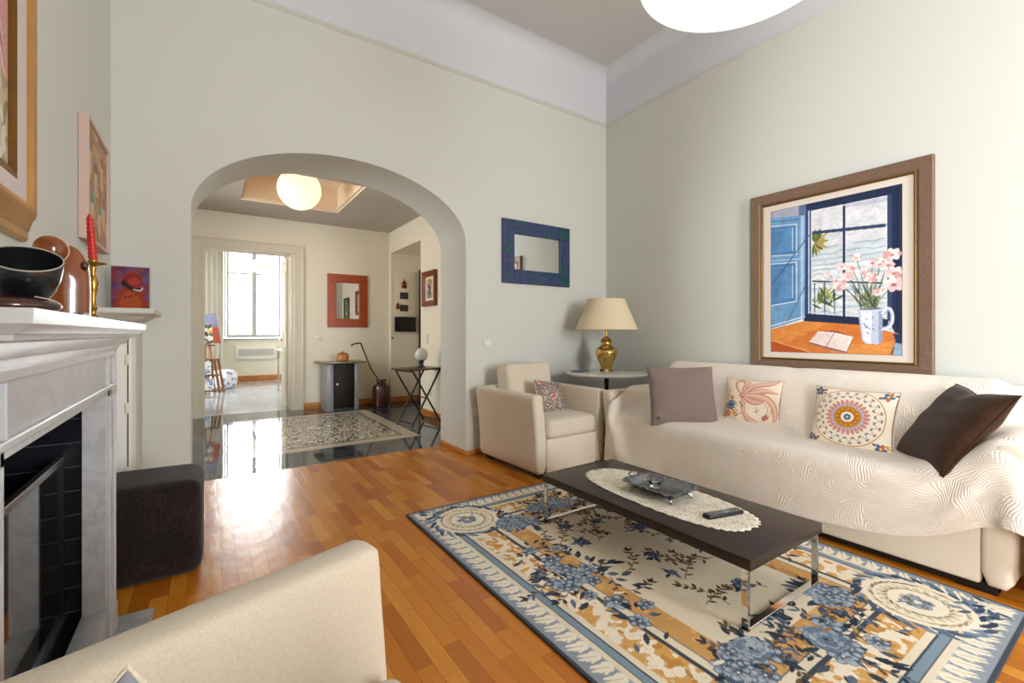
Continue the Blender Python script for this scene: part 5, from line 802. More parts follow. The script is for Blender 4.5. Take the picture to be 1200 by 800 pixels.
rail('x', XL, XR, Y0, 1, 'trim_5'); rail('y', SOUTH, Y0, XR, 1, 'trim_6'); rail('y', SOUTH, Y0, XL, -1, 'trim_7')
struct(box('ceiling', XL-.25, XR+.25, SOUTH-.25, Y0+.02, 4.16, 4.35, MT['ceil']))

def base_run(name, x0, x1, y0, y1, h=.05):
    m = MT['base_wood'] if abs(x1-x0) > abs(y1-y0) else MT['base_wood_y']
    return struct(box(name, x0, x1, y0, y1, 0, h, m, bev=.004, seg=2))
base_run('baseboard_back', 2.037, XR, Y0-.014, Y0)
base_run('baseboard_back_left', XL, -.079, Y0-.014, Y0)
base_run('baseboard_arch_right', 2.025, 2.039, Y0-.012, Y1+.01)
base_run('baseboard_arch_left', -.081, -.067, Y0-.012, Y1+.01)
base_run('baseboard_right', XR-.014, XR, SOUTH, Y0)
base_run('baseboard_left', XL, XL+.014, SOUTH, .9)

# ------------------------------------------------------------------ hall
def hall_back():
    bm = bmesh.new(); x0, x1, zt = -.029, 1.106, 2.345
    for a in ((-1.2, x0, 0, 3.3), (x1, 2.6, 0, 3.3), (x0, x1, zt, 3.3)): bx(bm, a[0], a[1], YH, YH+.32, a[2], a[3])
    return bm_obj('wall_hall_back', bm, MT['wall_hall'])
struct(hall_back())
def holed(name, x0, x1, ya, yb, zt, a, b_, z0, z1, mat):
    bm = bmesh.new()
    for q in ((ya, a, 0, zt), (b_, yb, 0, zt), (a, b_, 0, z0), (a, b_, z1, zt)): bx(bm, x0, x1, q[0], q[1], q[2], q[3])
    return struct(bm_obj(name, bm, mat))
holed('wall_hall_left', -1.25, -1.0, Y1, YH, 3.3, 5.15, 6.45, .7, 2.7, MT['wall_hall'])
w4 = window('added_window_4', -.65, .65, .7, 2.7, 0, 2.1, MT['white']); w4.location = (-1.12, 5.8, 0); w4.rotation_euler = (0, 0, R(90))  # unseen hall window, added as an opening for the fill light
XH = 2.575
def hall_right():
    bm = bmesh.new()
    bx(bm, XH, XH+.25, Y1, 6.148, 0, 3.3)
    bx(bm, XH, 3.3, 6.148, YH, 2.5, 3.3)
    return bm_obj('wall_hall_right', bm, MT['wall_hall'])
struct(hall_right())
struct(box('wall_recess_back', XH, 3.3, 7.41, 7.6, 0, 2.5, MT['wall_hall']))
struct(box('wall_recess_near', XH+.25, 3.3, 6.0, 6.148, 0, 2.5, MT['wall_hall']))
struct(box('wall_recess_side', 3.16, 3.3, 6.148, 7.41, 0, 2.5, MT['wall_hall']))
def hall_ceiling():
    bm = bmesh.new(); x0, x1, y0, y1 = .37, 1.55, 5.3, 6.68
    bx(bm, -1.0, x0, Y1, YH, 2.85, 2.851); bx(bm, x1, XH, Y1, YH, 2.85, 2.851)
    bx(bm, x0, x1, Y1, y0, 2.85, 2.851); bx(bm, x0, x1, y1, YH, 2.85, 2.851)
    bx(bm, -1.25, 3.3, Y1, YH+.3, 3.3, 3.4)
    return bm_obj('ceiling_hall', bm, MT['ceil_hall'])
struct(hall_ceiling())
MT['coffer'] = plain('coffer_paint', '#e6d5bd', .8)
def coffer():
    bm = bmesh.new(); x0, x1, y0, y1 = .37, 1.55, 5.3, 6.68
    for k, (d, za, zb) in enumerate(((.0, 2.85, 2.875), (-.03, 2.875, 2.90), (.0, 2.90, 3.2))):
        a, b_, c_, e = x0-d, x1+d, y0-d, y1+d; w = .12
        if k == 0: za = 2.851; zb = 2.88; a, b_, c_, e = x0+.001, x1-.001, y0+.001, y1-.001; w = .10
        if k == 1: a, b_, c_, e = x0+.03, x1-.03, y0+.03, y1-.03; w = .13
        bx(bm, a-w, a, c_-w, e+w, za, zb); bx(bm, b_, b_+w, c_-w, e+w, za, zb)
        bx(bm, a, b_, c_-w, c_, za, zb); bx(bm, a, b_, e, e+w, za, zb)
    bx(bm, x0-.1, x1+.1, y0-.1, y1+.1, 3.2, 3.25)
    return bm_obj('trim_8', bm, MT['coffer'])
struct(coffer())

def casing(name, x0, x1, zt, y, w, d, mat):
    """moulded door surround"""
    prof = [(0, 0), (0, -.6), (.12, -1), (.3, -.75), (.82, -.7), (.9, -1.25), (1, -1.25), (1, 0)]
    bm = bmesh.new(); out = []
    for (cx, sx) in ((x0, -1), (x1, 1)):
        col = []
        for z_, up in ((0, 0), (zt, 1)):
            col.append([bm.verts.new((cx+sx*p*w, y+q*d, z_+(p*w if up else 0))) for p, q in prof])
        out.append(col)
    n = len(prof)
    for a, b_ in ((out[0][0], out[0][1]), (out[0][1], out[1][1]), (out[1][1], out[1][0])):
        for i in range(n): bm.faces.new((a[i], a[(i+1) % n], b_[(i+1) % n], b_[i]))
    return struct(bm_obj(name, bm, mat, ang=25))
casing('trim_9', -.029, 1.106, 2.345, YH, .135, .022, MT['door_paint'])
struct(box('trim_10', -.035, -.029+.03, YH, YH+.34, 0, 2.345, MT['door_paint']))
struct(box('trim_11', 1.106-.03, 1.112, YH, YH+.34, 0, 2.345, MT['door_paint']))
# door leaves folded back into the far room
def leaf_door(name, x, y0, y1, sx):
    d = struct(box(name, x, x+sx*.04, y0, y1, .01, 2.33, MT['door_paint'], bev=.004))
    bm = bmesh.new()
    for za, zb in ((.2, .95), (1.15, 2.15)):
        for s_ in (0, 1):
            xx = x+sx*.04*s_
            bx(bm, xx-.006, xx+.006, y0+.1, y1-.1, za, zb, .004, 1)
    bm_obj('door_panel', bm, MT['door_paint'], d)
    hb = bmesh.new(); ym = y1-.06
    for s_ in (-1, 1): tube(hb, [(x+sx*.02, ym, 1.05), (x+sx*.02+s_*.06, ym, 1.05), (x+sx*.02+s_*.06, ym-.1, 1.05)], .009)
    bm_obj('door_handle', hb, MT['brass'], d); return d
leaf_door('door_1', 1.10, YH+.36, YH+.92, -1)
leaf_door('door_2', -.03, YH+.36, YH+.92, -1)
# baseboards of the hall
base_run('baseboard_hall_back', 1.245, 2.575, YH-.015, YH, .095)
base_run('baseboard_hall_recess', 2.575, 3.08, 7.395, 7.41, .095)
base_run('baseboard_hall_right', 2.56, 2.575, Y1, 6.148, .095)

# entrance door standing closed in the recess
MT['entry'] = plain('entrance_door_paint', '#c9bda2', .5)
ed = struct(box('door_3', 3.075, 3.12, 6.25, 7.33, .01, 2.2, MT['entry'], bev=.004))
box('door_gap_strip', 3.06, 3.11, 7.33, 7.385, 0, 2.25, MT['black'], ed)  # black strip colours in the dark gap at the door edge
hb = bmesh.new(); lathe(hb, [(0, 0), (.012, 0), (.012, .03), (.03, .045), (.03, .06), (0, .07)], 16)
bm_obj('door_knob', hb, MT['brass'], ed, (3.075, 6.4, 1.05), (0, R(-90), 0))

# ------------------------------------------------------------------ far room
MT['far_wall'] = plain('far_room_paint', '#e9e4d6', .85, spec=.1)
def far_wall():
    bm = bmesh.new(); x0, x1, z0, zt = .37, 1.68, 1.03, 3.3
    for a in ((-1.6, x0, 0, 3.6), (x1, 3.4, 0, 3.6), (x0, x1, 0, z0), (x0, x1, zt, 3.6)): bx(bm, a[0], a[1], 12.9, 13.2, a[2], a[3])
    return bm_obj('wall_far_room_back', bm, MT['far_wall'])
struct(far_wall())
holed('wall_far_room_left', -1.6, -1.4, YH+.32, 12.9, 3.6, 9.55, 11.25, .7, 2.9, MT['far_wall'])
w5 = window('added_window_5', -.85, .85, .7, 2.9, 0, 2.3, MT['white']); w5.location = (-1.5, 10.4, 0); w5.rotation_euler = (0, 0, R(90))  # unseen side window, added to let fill light into the far room
struct(box('wall_far_room_right', 3.2, 3.4, YH+.32, 12.9, 0, 3.6, MT['far_wall']))
struct(box('wall_far_room_front', -1.6, 3.4, YH+.2, YH+.32, 2.5, 3.6, MT['far_wall']))
struct(box('wall_far_room_front_left', -1.6, -.4, YH+.2, YH+.32, 0, 2.5, MT['far_wall']))
struct(box('wall_far_room_front_right', 2.5, 3.4, YH+.2, YH+.32, 0, 2.5, MT['far_wall']))
struct(box('ceiling_far_room', -1.6, 3.4, YH+.2, 13.2, 3.6, 3.8, MT['far_wall']))
MT['win_grey'] = plain('window_frame_paint', '#b4b6b5', .5)
window('window_3', .43, 1.62, 1.06, 3.28, 13.0, 2.64, MT['win_grey'], .055)
sill = struct(box('trim_12', .36, 1.69, 12.84, 13.06, 1.005, 1.045, MT['win_grey'], bev=.006))
base_run('baseboard_far_room', -1.4, 3.2, 12.882, 12.9, .12)
def shutter(name, x, y0, y1):
    """inner wooden shutter leaf folded against the window recess"""
    s_ = struct(box(name, x, x+.03, y0, y1, 1.06, 3.25, MT['white'], bev=.004))
    for za in (1.16, 2.2): box('shutter_panel', x-.004, x+.034, y0+.04, y1-.04, za, za+.9, MT['white'], s_, bev=.004)
shutter('window_shutter_right', 1.64, 12.62, 12.99)
shutter('window_shutter_left', .38, 12.62, 12.99)

# ================================================================== LIVING ROOM
# ------------------------------------------------------------------ upholstered seats of one series
def seat_unit(name, label, cat, loc, rz, W, D, ncush, back_in=.215, drop=0.0):
    t = thing(name, label, cat, loc, rz)
    lin = MT['linen']; hw, hd = W/2, D/2; aw = .10
    def arm(sx):
        prof = [(hw, .045), (hw+.004, .2), (hw+.018, .42), (hw+.042, .60), (hw+.046, .64), (hw+.03, .665), (hw-.01, .672), (hw-.05, .668),
                (hw-.062, .65), (hw-.072, .55), (hw-aw+.012, .42), (hw-aw, .3), (hw-aw, .045)]
        pts = [(sx*x, z) for x, z in prof]
        cut = []
        for i, (a, b_) in enumerate(zip(pts, pts[1:]+pts[:1])):      # cut the corners once
            cut += [(a[0]*.78+b_[0]*.22, a[1]*.78+b_[1]*.22), (a[0]*.22+b_[0]*.78, a[1]*.22+b_[1]*.78)]
        pts = cut
        n = len(pts); nr = []
        area = sum(pts[i][0]*pts[(i+1) % n][1]-pts[(i+1) % n][0]*pts[i][1] for i in range(n))
        for i in range(n):
            tx, tz = pts[(i+1) % n][0]-pts[i-1][0], pts[(i+1) % n][1]-pts[i-1][1]; l = math.hypot(tx, tz); g = 1 if area > 0 else -1
            nr.append((-tz/l*g, tx/l*g))
        bm = bmesh.new(); r_ = .026; rows = []
        steps = [(-hd+r_*(1-math.sin(q)), r_*(1-math.cos(q))) for q in (R(90), R(60), R(30), 0)]
        steps += [(-y, o) for y, o in steps[::-1]]
        for y, o in steps: rows.append([bm.verts.new((x+nx_*o, y, z+nz_*o)) for (x, z), (nx_, nz_) in zip(pts, nr)])
        for a, b_ in zip(rows, rows[1:]):
            for i in range(n): bm.faces.new((a[i], a[(i+1) % n], b_[(i+1) % n], b_[i]))
        bmesh.ops.triangulate(bm, faces=[bm.faces.new(rows[0][::-1]), bm.faces.new(rows[-1])], ngon_method='EAR_CLIP')
        return bm_obj('armrest', bm, lin, t, ang=60)
    arm(1); arm(-1)
    bm = bmesh.new(); bx(bm, -hw+aw, hw-aw, -hd+.004, hd-.1, .045, .31, .012, 3)
    bm_obj('seat_base', bm, lin, t)
    bm = bmesh.new(); prism(bm, [(hd-.13, .3), (hd-.10, .668), (hd-.06, .675), (hd, .665), (hd+.02, .6), (hd, .3), (hd, .045), (hd-.13, .045)], 0, -hw+.03, hw-.03)
    bm_obj('backrest', bm, lin, t, ang=50)
    iw = W-2*aw-.01; cw = iw/ncush
    for k in range(ncush):
        cx = -iw/2+cw*(k+.5)
        soft_box('seat_cushion', cw-.004, D-.13, .15, lin, t, (cx, -.075+drop*.8, .385-drop), n=16, p=6, puff=.012-drop*.6, seed=k+3)
        soft_box('back_cushion', cw-.03, .19, .45, lin, t, (cx, hd-back_in, .64-(back_in < .2)*.11), (R(-9), 0, 0), n=14, p=8, puff=.012, seed=k+9)
    for sx in (-1, 1):
        for sy in (-1, 1):
            box('foot', sx*(hw-.12)-.07, sx*(hw-.12)+.07, sy*(hd-.09)-.05, sy*(hd-.09)+.05, 0, .045, MT['black'], t, bev=.004)
    box('plinth', -hw+.05, hw-.05, -hd+.035, hd-.04, .012, .05, MT['black'], t)
    return t
seat_unit('armchair', 'beige linen armchair in the corner below the blue framed mirror', 'armchair', (2.505, 3.25, 0), .03, .75, .86, 1)['group'] = 'matching linen armchairs'
seat_unit('armchair', 'beige linen armchair in the foreground beside the fireplace', 'armchair', (.064, .596, 0), R(108), .76, .78, 1, .12, .032)['group'] = 'matching linen armchairs'
seat_unit('sofa', 'long beige linen sofa along the right wall under a cream throw', 'sofa', (3.315, 1.58, 0), R(-90), 2.36, .97, 2, .215, .013)

# quilted throw over the sofa
def throw():
    raw = np.array(THROW).reshape(3, THROW_NV, THROW_NU)
    d = np.moveaxis(raw, 0, -1).astype(np.int64)
    q = np.cumsum(d, 0); q = np.cumsum(q, 1)/500.0
    for _ in range(2):      # soften the 2 mm steps
        q[1:-1, 1:-1] = .5*q[1:-1, 1:-1]+.125*(q[:-2, 1:-1]+q[2:, 1:-1]+q[1:-1, :-2]+q[1:-1, 2:])
    ny, nx = THROW_NV, THROW_NU
    bm = bmesh.new()
    vs = [[bm.verts.new(q[j, i]) for i in range(nx)] for j in range(ny)]
    uvl = bm.loops.layers.uv.new('weave')
    for j in range(ny-1):
        for i in range(nx-1):
            f = bm.faces.new((vs[j][i], vs[j][i+1], vs[j+1][i+1], vs[j+1][i]))
            for lp, (a, b_) in zip(f.loops, ((i, j), (i+1, j), (i+1, j+1), (i, j+1))): lp[uvl].uv = (a*.03, b_*.03)
    m, nt, b = newmat('quilted_cream_cotton')
    uv = N(nt, 'ShaderNodeTexCoord')
    # big leaf shapes made of parallel stitched ridges
    vo = N(nt, 'ShaderNodeTexVoronoi', i_Scale=6.0)
    wp = N(nt, 'ShaderNodeTexNoise', i_Scale=5.0, i_Detail=1.0); L(nt, uv, 'UV', wp, 'Vector')
    wv = N(nt, 'ShaderNodeVectorMath', operation='MULTIPLY_ADD'); L(nt, wp, 'Color', wv, 0); wv.inputs[1].default_value = (.28, .28, 0); L(nt, uv, 'UV', wv, 2); L(nt, wv, 0, vo, 'Vector')
    sep = N(nt, 'ShaderNodeSeparateColor'); L(nt, vo, 'Color', sep, 0)
    ang = math_(nt, 'MULTIPLY', sep.outputs[0], 6.28)
    rot = N(nt, 'ShaderNodeVectorRotate', rotation_type='Z_AXIS'); L(nt, uv, 'UV', rot, 'Vector'); nt.links.new(ang, rot.inputs['Angle'])
    no = N(nt, 'ShaderNodeTexNoise', i_Scale=7.0, i_Detail=1.0); L(nt, uv, 'UV', no, 'Vector')
    sx = N(nt, 'ShaderNodeSeparateXYZ'); L(nt, rot, 0, sx, 0)
    ph = math_(nt, 'ADD', math_(nt, 'MULTIPLY', sx.outputs[0], 560.0), math_(nt, 'MULTIPLY', no.outputs[0], 60.0))
    w = math_(nt, 'MULTIPLY', math_(nt, 'ADD', math_(nt, 'SINE', ph), 1.0), .5)
    hgt = math_(nt, 'POWER', w, .6)
    n3 = N(nt, 'ShaderNodeTexNoise', i_Scale=22.0, i_Detail=3.0); L(nt, uv, 'UV', n3, 'Vector')
    h2 = math_(nt, 'ADD', math_(nt, 'MULTIPLY', hgt, .6), math_(nt, 'MULTIPLY', n3.outputs[0], .9))
    nt.links.new(mixc(nt, hgt, c3('#eadecf'), c3('#f3e9dc')), b.inputs['Base Color'])
    b.inputs['Roughness'].default_value = .9; b.inputs['Sheen Weight'].default_value = .2; b.inputs['Specular IOR Level'].default_value = .15
    bump(nt, b, h2, .75, .0045)
    o = bm_obj('sofa_throw', bm, m, ang=180)
    so = o.modifiers.new('thickness', 'SOLIDIFY'); so.thickness = .007; so.offset = 1
    su = o.modifiers.new('smooth', 'SUBSURF'); su.levels = 2; su.render_levels = 2
    tag(o, 'cream quilted throw draped over the sofa and its arms', 'throw')
    return o
throw()

# ------------------------------------------------------------------ scatter cushions
def pillow(name, label, w, h, th, mat, loc, th_z, tilt, roll=0, canvas=None, bulge=.5, dent=.0, group=None, pinch=.07, seed=0):
    n = 46
    nx, ny = (canvas.nx, canvas.ny) if canvas else (n, n)
    rnd = random.Random(seed); p1, p2 = rnd.uniform(0, 6), rnd.uniform(0, 6)
    def shape(X, Y, side):
        u = X/w*2-1 if canvas else X; v = Y/h*2-1 if canvas else Y
        fx = 1-pinch*(1-v*v)*np.abs(u)**3*0-pinch*(1-np.abs(v)**2)*.0
        x = u*w/2*(1-pinch*(1-v**2)*np.abs(u)**2)
        z = v*h/2*(1-pinch*(1-u**2)*np.abs(v)**2)
        prof = (np.clip((1-np.abs(u)**2.6), 0, 1)*np.clip(1-np.abs(v)**2.6, 0, 1))**bulge
        wr = .004*np.sin(u*5+v*9+p1)*(1-prof)*4*prof+.003*np.sin(v*14-u*3+p2)*prof
        y = -side*(th/2*prof+wr*.6)
        if dent: y = y+dent*np.exp(-((u)**2/.05))*np.clip(v, 0, 1)**2; z = z-dent*1.2*np.exp(-(u**2)/.12)*np.clip(v, 0, 1)**3
        return np.stack([x, y, z], -1)
    t = None
    if canvas:
        me = grid_mesh(name, canvas, lambda X, Y: shape(X, Y, 1))
        o = add_obj(name, me, mat, None, loc, (tilt, roll, th_z), ang=180)
    # back (and front when there is no canvas)
    g = np.linspace(-1, 1, n); U, V_ = np.meshgrid(g, g)
    bm = bmesh.new()
    uu, vv = (U+1)*w/2, (V_+1)*h/2
    sides = (-1,) if canvas else (1, -1)
    for sd in sides:
        P = shape(uu, vv, sd) if canvas else shape(U, V_, sd)
        vs = [[bm.verts.new(P[j, i]) for i in range(n)] for j in range(n)]
        for j in range(n-1):
            for i in range(n-1):
                q = (vs[j][i], vs[j][i+1], vs[j+1][i+1], vs[j+1][i]); bm.faces.new(q if sd == 1 else q[::-1])
    bmesh.ops.remove_doubles(bm, verts=bm.verts, dist=.0004)
    if canvas:
        bk = bm_obj('cushion_back', bm, MT['linen'], o, ang=180)
    else:
        o = bm_obj(name, bm, mat, None, loc, (tilt, roll, th_z), ang=180)
    # piped edge
    pts = []
    for k in range(4):
        for i in range(12):
            s_ = -1+2*i/12
            u, v = ((s_, -1), (1, s_), (-s_, 1), (-1, -s_))[k]
            z = v*h/2*(1-pinch*(1-u*u)*v*v)
            if dent: z -= dent*1.2*math.exp(-(u*u)/.12)*max(0, v)**3
            yd = dent*math.exp(-(u*u)/.05)*max(0, v)**2 if dent else 0
            pts.append((u*w/2*(1-pinch*(1-v*v)*u*u), yd, z))
    bm = bmesh.new(); tube(bm, pts, .0035, 6, closed=True)
    bm_obj('piping', bm, mat if not canvas else MT['linen'], o)
    tag(o, label, 'cushion', group or ('scatter cushions on the sofa' if 'sofa' in label else 'scatter cushions on the armchairs'))
    return o

MT['cloth_print'] = painted('printed_cotton', .9, .15, 500)
MT['taupe'] = fabric('taupe_grey_cotton', '#85756f', 300, .4, .06)
MT['brown_velvet'] = fabric('dark_brown_velvet', '#3a2414', 120, .35, .12)
g_ = pillow('cushion', 'plain taupe grey square cushion at the far end of the sofa', .50, .455, .13, MT['taupe'], (3.03, 2.15, .675), -.647, -.308, 0, pinch=.05, seed=1)
bm = bmesh.new(); lathe(bm, [(0, .006), (.008, .006), (.012, .003), (.012, 0), (0, 0)], 14)
bm_obj('button', bm, MT['black'], g_, (-.2, -.03, -.175), (R(90), 0, 0))
pillow('cushion', 'dark brown velvet cushion leaning on the near arm of the sofa', .51, .47, .15, MT['brown_velvet'], (3.09, .65, .685), -2.531+PI*0, -.609, 0, dent=.02, seed=2)

# floral cushion with pink ribbon
def ribbon_canvas():
    cv = Canvas(.40, .37, .002, '#eddcc3'); rd = random.Random(4)
    def rib(pts, wd, cols=('#c98f7c', '#dba995', '#e6c0ac')):
        sp = spline(pts, 8)
        for k, cc in enumerate(cols):
            for i, ((x1, y1), (x2, y2)) in enumerate(zip(sp, sp[1:])):
                f = 1-.35*k; t = i/len(sp); ww = wd*(.35+1.0*math.sin(PI*min(1, .12+t)))*f
                cv.line([(x1+.001*k, y1+.003*k), (x2+.001*k, y2+.003*k)], ww, cc)
    knot = (.145, .235)
    rib([knot, (.10, .29), (.095, .34), (.13, .355), (.155, .33), (.14, .28), knot], .012, ('#b97d6e', '#d39c8a'))
    rib([knot, (.155, .29), (.185, .34), (.155, .355)], .016)
    rib([knot, (.20, .30), (.27, .33), (.34, .345), (.375, .36)], .030)
    rib([knot, (.22, .26), (.30, .28), (.38, .27)], .034)
    rib([knot, (.23, .235), (.31, .22), (.36, .17), (.375, .10), (.35, .03)], .040)
    rib([knot, (.20, .20), (.25, .19), (.30, .20)], .028, ('#c98f7c', '#e0b3a0'))
    rib([knot, (.155, .17), (.165, .11), (.19, .05)], .022)
    rib([(.17, .10), (.21, .055), (.27, .03), (.34, .02)], .034)
    rib([(.30, .20), (.335, .15), (.32, .09), (.28, .06)], .020, ('#d9a793', '#ecd0bf'))
    cv.ell(.25, .125, .05, .042, '#f1e3d2', .5)
    for _ in range(26):
        a = rd.uniform(0, 2*PI); r = rd.uniform(0, .036); cv.ell(.25+r*math.cos(a), .125+r*math.sin(a), .0035, .003, rd.choice(['#b0705f', '#8f6a55', '#c99b57', '#9aa07a']))
    cv.poly([(.285, .085), (.32, .12), (.335, .09), (.30, .06)], '#b5766c')
    cv.ell(knot[0], knot[1], .017, .02, '#b97d6e'); cv.ell(knot[0]+.003, knot[1]+.004, .010, .012, '#dcae9c')
    def flower(x, y, r, col, cc, n=6):
        for k in range(n):
            a = 2*PI*k/n+.3; cv.ell(x+r*.55*math.cos(a), y+r*.55*math.sin(a), r*.5, r*.36, col, a)
            cv.line([(x, y), (x+r*.85*math.cos(a), y+r*.85*math.sin(a))], .0016, '#f3e6cf')
        cv.ell(x, y, r*.28, r*.28, cc)
    for _ in range(70):
        x, y = rd.gauss(.07, .045), rd.gauss(.12, .06)
        if 0 < x < .17 and .01 < y < .26: cv.leaf(x, y, rd.uniform(0, 6.28), rd.uniform(.014, .026), .008, rd.choice(['#5d6b58', '#7e8a68', '#3f4c57', '#b58a3e', '#2f3a3e', '#a8672f']))
    flower(.065, .16, .036, '#55708f', '#283a55', 7); flower(.045, .095, .026, '#cf6a3d', '#f0b24c'); flower(.10, .10, .022, '#e0a15a', '#a95a30')
    flower(.07, .215, .016, '#d8873f', '#7a4b20'); flower(.095, .045, .024, '#c6c9b5', '#8e9479'); flower(.02, .13, .014, '#c9644a', '#fff0c0')
    for p in (([0, 0], [.40, 0]), ([.40, 0], [.40, .37]), ([.40, .37], [0, .37]), ([0, .37], [0, 0])): cv.line([tuple(p[0]), tuple(p[1])], .006, '#7c6a5d')
    return cv
pillow('cushion', 'cream cushion printed with a pink ribbon and small flowers on the sofa', .40, .37, .10, MT['cloth_print'], (3.325, 1.77, .635), -1.42, -.268, 0, ribbon_canvas(), seed=3)

# round mandala cushion
def mandala_canvas():
    W, Hh = .44, .38; cv = Canvas(W, Hh, .002, '#efe3cf'); cx, cy = W/2-.005, Hh/2+.005
    rd = random.Random(7)
    for (x, y) in ((.035, .035), (W-.05, .04), (.035, Hh-.035), (W-.045, Hh-.035)):
        for k in range(5):
            a = 2*PI*k/5+x*9; cv.ell(x+.017*math.cos(a), y+.017*math.sin(a), .014, .010, '#56728a' if x < .2 else ('#c4674a' if k % 2 else '#56728a'), a)
        cv.ell(x, y, .007, .007, '#e9c05a')
        for k in range(4):
            a = rd.uniform(0, 6.28); cv.ell(x+.036*math.cos(a), y+.036*math.sin(a), .010, .007, rd.choice(['#c4674a', '#7d6a86', '#8a9a6b', '#d9a441']), a)
    R0 = .172
    cv.ell(cx, cy, R0*1.12, R0+.006, '#b98536'); cv.ell(cx, cy, R0*1.12-.005, R0+.001, '#f0e4d1')
    ex = 1.10
    for k in range(22):
        a = 2*PI*k/22
        for (rr, col, s_, st) in ((.152, '#8d7b80', .0095, .0), (.122, '#62808a', .0085, .5)):
            aa = a+st*2*PI/22; x, y = cx+rr*ex*math.cos(aa), cy+rr*math.sin(aa)
            for q in (-.9, 0, .9): cv.ell(x+s_*.8*math.cos(aa+q), y+s_*.8*math.sin(aa+q), s_*.62, s_*.42, col, aa+q)
        a2 = a+PI/22
        for da in (-PI/22, PI/22): cv.line([(cx+.122*ex*math.cos(a2), cy+.122*math.sin(a2)), (cx+.150*ex*math.cos(a2+da), cy+.150*math.sin(a2+da))], .0024, '#8a7a70')
    for k in range(26):
        a = 2*PI*k/26; cv.ell(cx+.090*ex*math.cos(a), cy+.090*math.sin(a), .017, .0088, '#c26d62', a); cv.ell(cx+.092*ex*math.cos(a), cy+.092*math.sin(a), .010, .0035, '#e2a79a', a)
    cv.ell(cx, cy, .080*ex, .080, '#b7a0b4')
    for k in range(26):
        a = 2*PI*(k+.5)/26; cv.ell(cx+.074*ex*math.cos(a), cy+.074*math.sin(a), .010, .006, '#c9b6c4', a)
    cv.ell(cx, cy, .064*ex, .064, '#c98a2a')
    for k in range(12):
        a = 2*PI*k/12; cv.ell(cx+.046*ex*math.cos(a), cy+.046*math.sin(a), .012, .010, '#a5551f', a, ring=.35); cv.ell(cx+.050*ex*math.cos(a), cy+.050*math.sin(a), .005, .004, '#e8bb4f', a)
    cv.ell(cx, cy, .030*ex, .030, '#f3ead9')
    for k in range(8):
        a = 2*PI*k/8; cv.ell(cx+.012*math.cos(a), cy+.012*math.sin(a), .0085, .006, '#4f6d8c', a)
    cv.ell(cx, cy, .006, .006, '#f0e0a0')
    for i in range(60):
        for (x0_, y0_, x1_, y1_) in ((W*i/60, 0, W*(i+.5)/60, 0), (W*i/60, Hh, W*(i+.5)/60, Hh), (0, Hh*i/60, 0, Hh*(i+.5)/60), (W, Hh*i/60, W, Hh*(i+.5)/60)):
            cv.line([(x0_, y0_), (x1_, y1_)], .008, '#4a4038' if i % 3 else '#c9774f')
    return cv
pillow('cushion', 'cream cushion with a round orange and red petal pattern on the sofa', .44, .38, .11, MT['cloth_print'], (3.215, 1.11, .635), -1.62, -.308, 0, mandala_canvas(), seed=5)

def speckle_canvas(W, Hh, seed, base='#8c7c74', roses=True):
    cv = Canvas(W, Hh, .0025, base); rd = random.Random(seed)
    for _ in range(900):
        x, y = rd.uniform(0, W), rd.uniform(0, Hh)
        if roses and ((x-W*.55)**2+(y-Hh*.4)**2)**.5 > W*.47 and rd.random() < .8: continue
        cv.ell(x, y, rd.uniform(.003, .006), rd.uniform(.002, .004), rd.choice(['#e6dccb', '#efe7da', '#3d3836', '#5b514c', '#d9c7b4', '#2f2c2c']), rd.uniform(0, 3))
    for (x, y, r) in (((W*.5, Hh*.48, .035), (W*.12, Hh*.93, .03), (W*.9, Hh*.9, .02)) if roses else ()):
        for k in range(7):
            a = 2*PI*k/7; cv.ell(x+r*.6*math.cos(a), y+r*.6*math.sin(a), r*.42, r*.3, rd.choice(['#c98c80', '#b46f66', '#dcae9f']), a)
        cv.ell(x, y, r*.35, r*.35, '#8f4a45')
    return cv
pillow('cushion', 'small grey brown cushion with a speckled flower print on the corner armchair', .33, .30, .10, MT['cloth_print'], (2.56, 3.17, .585), R(4), R(-24), R(9), speckle_canvas(.33, .30, 11), seed=6)

def rose_canvas():
    cv = Canvas(.28, .28, .002, '#8e9299'); rd = random.Random(31)
    for _ in range(60): cv.leaf(rd.uniform(0, .28), rd.uniform(0, .28), rd.uniform(0, 6.28), .04, .016, rd.choice(['#5e6672', '#a9adb2', '#6f7780']))
    for (x, y, r) in ((.05, .25, .028), (.10, .24, .022), (.2, .2, .04), (.22, .08, .045), (.08, .1, .04)):
        for k in range(7):
            a = 2*PI*k/7; cv.ell(x+r*.6*math.cos(a), y+r*.6*math.sin(a), r*.5, r*.33, rd.choice(['#c9606a', '#a8434f', '#dd8d8d']), a)
    cv.ell(.10, .19, .035, .04, '#c8a26a'); cv.ell(.10, .19, .029, .034, '#d9b77e')
    return cv
pillow('cushion', 'grey cushion with pink roses on the front armchair at the bottom of the frame', .28, .28, .10, MT['cloth_print'], (-.073, .495, .654), R(-25), R(-20), R(45), rose_canvas(), seed=8)

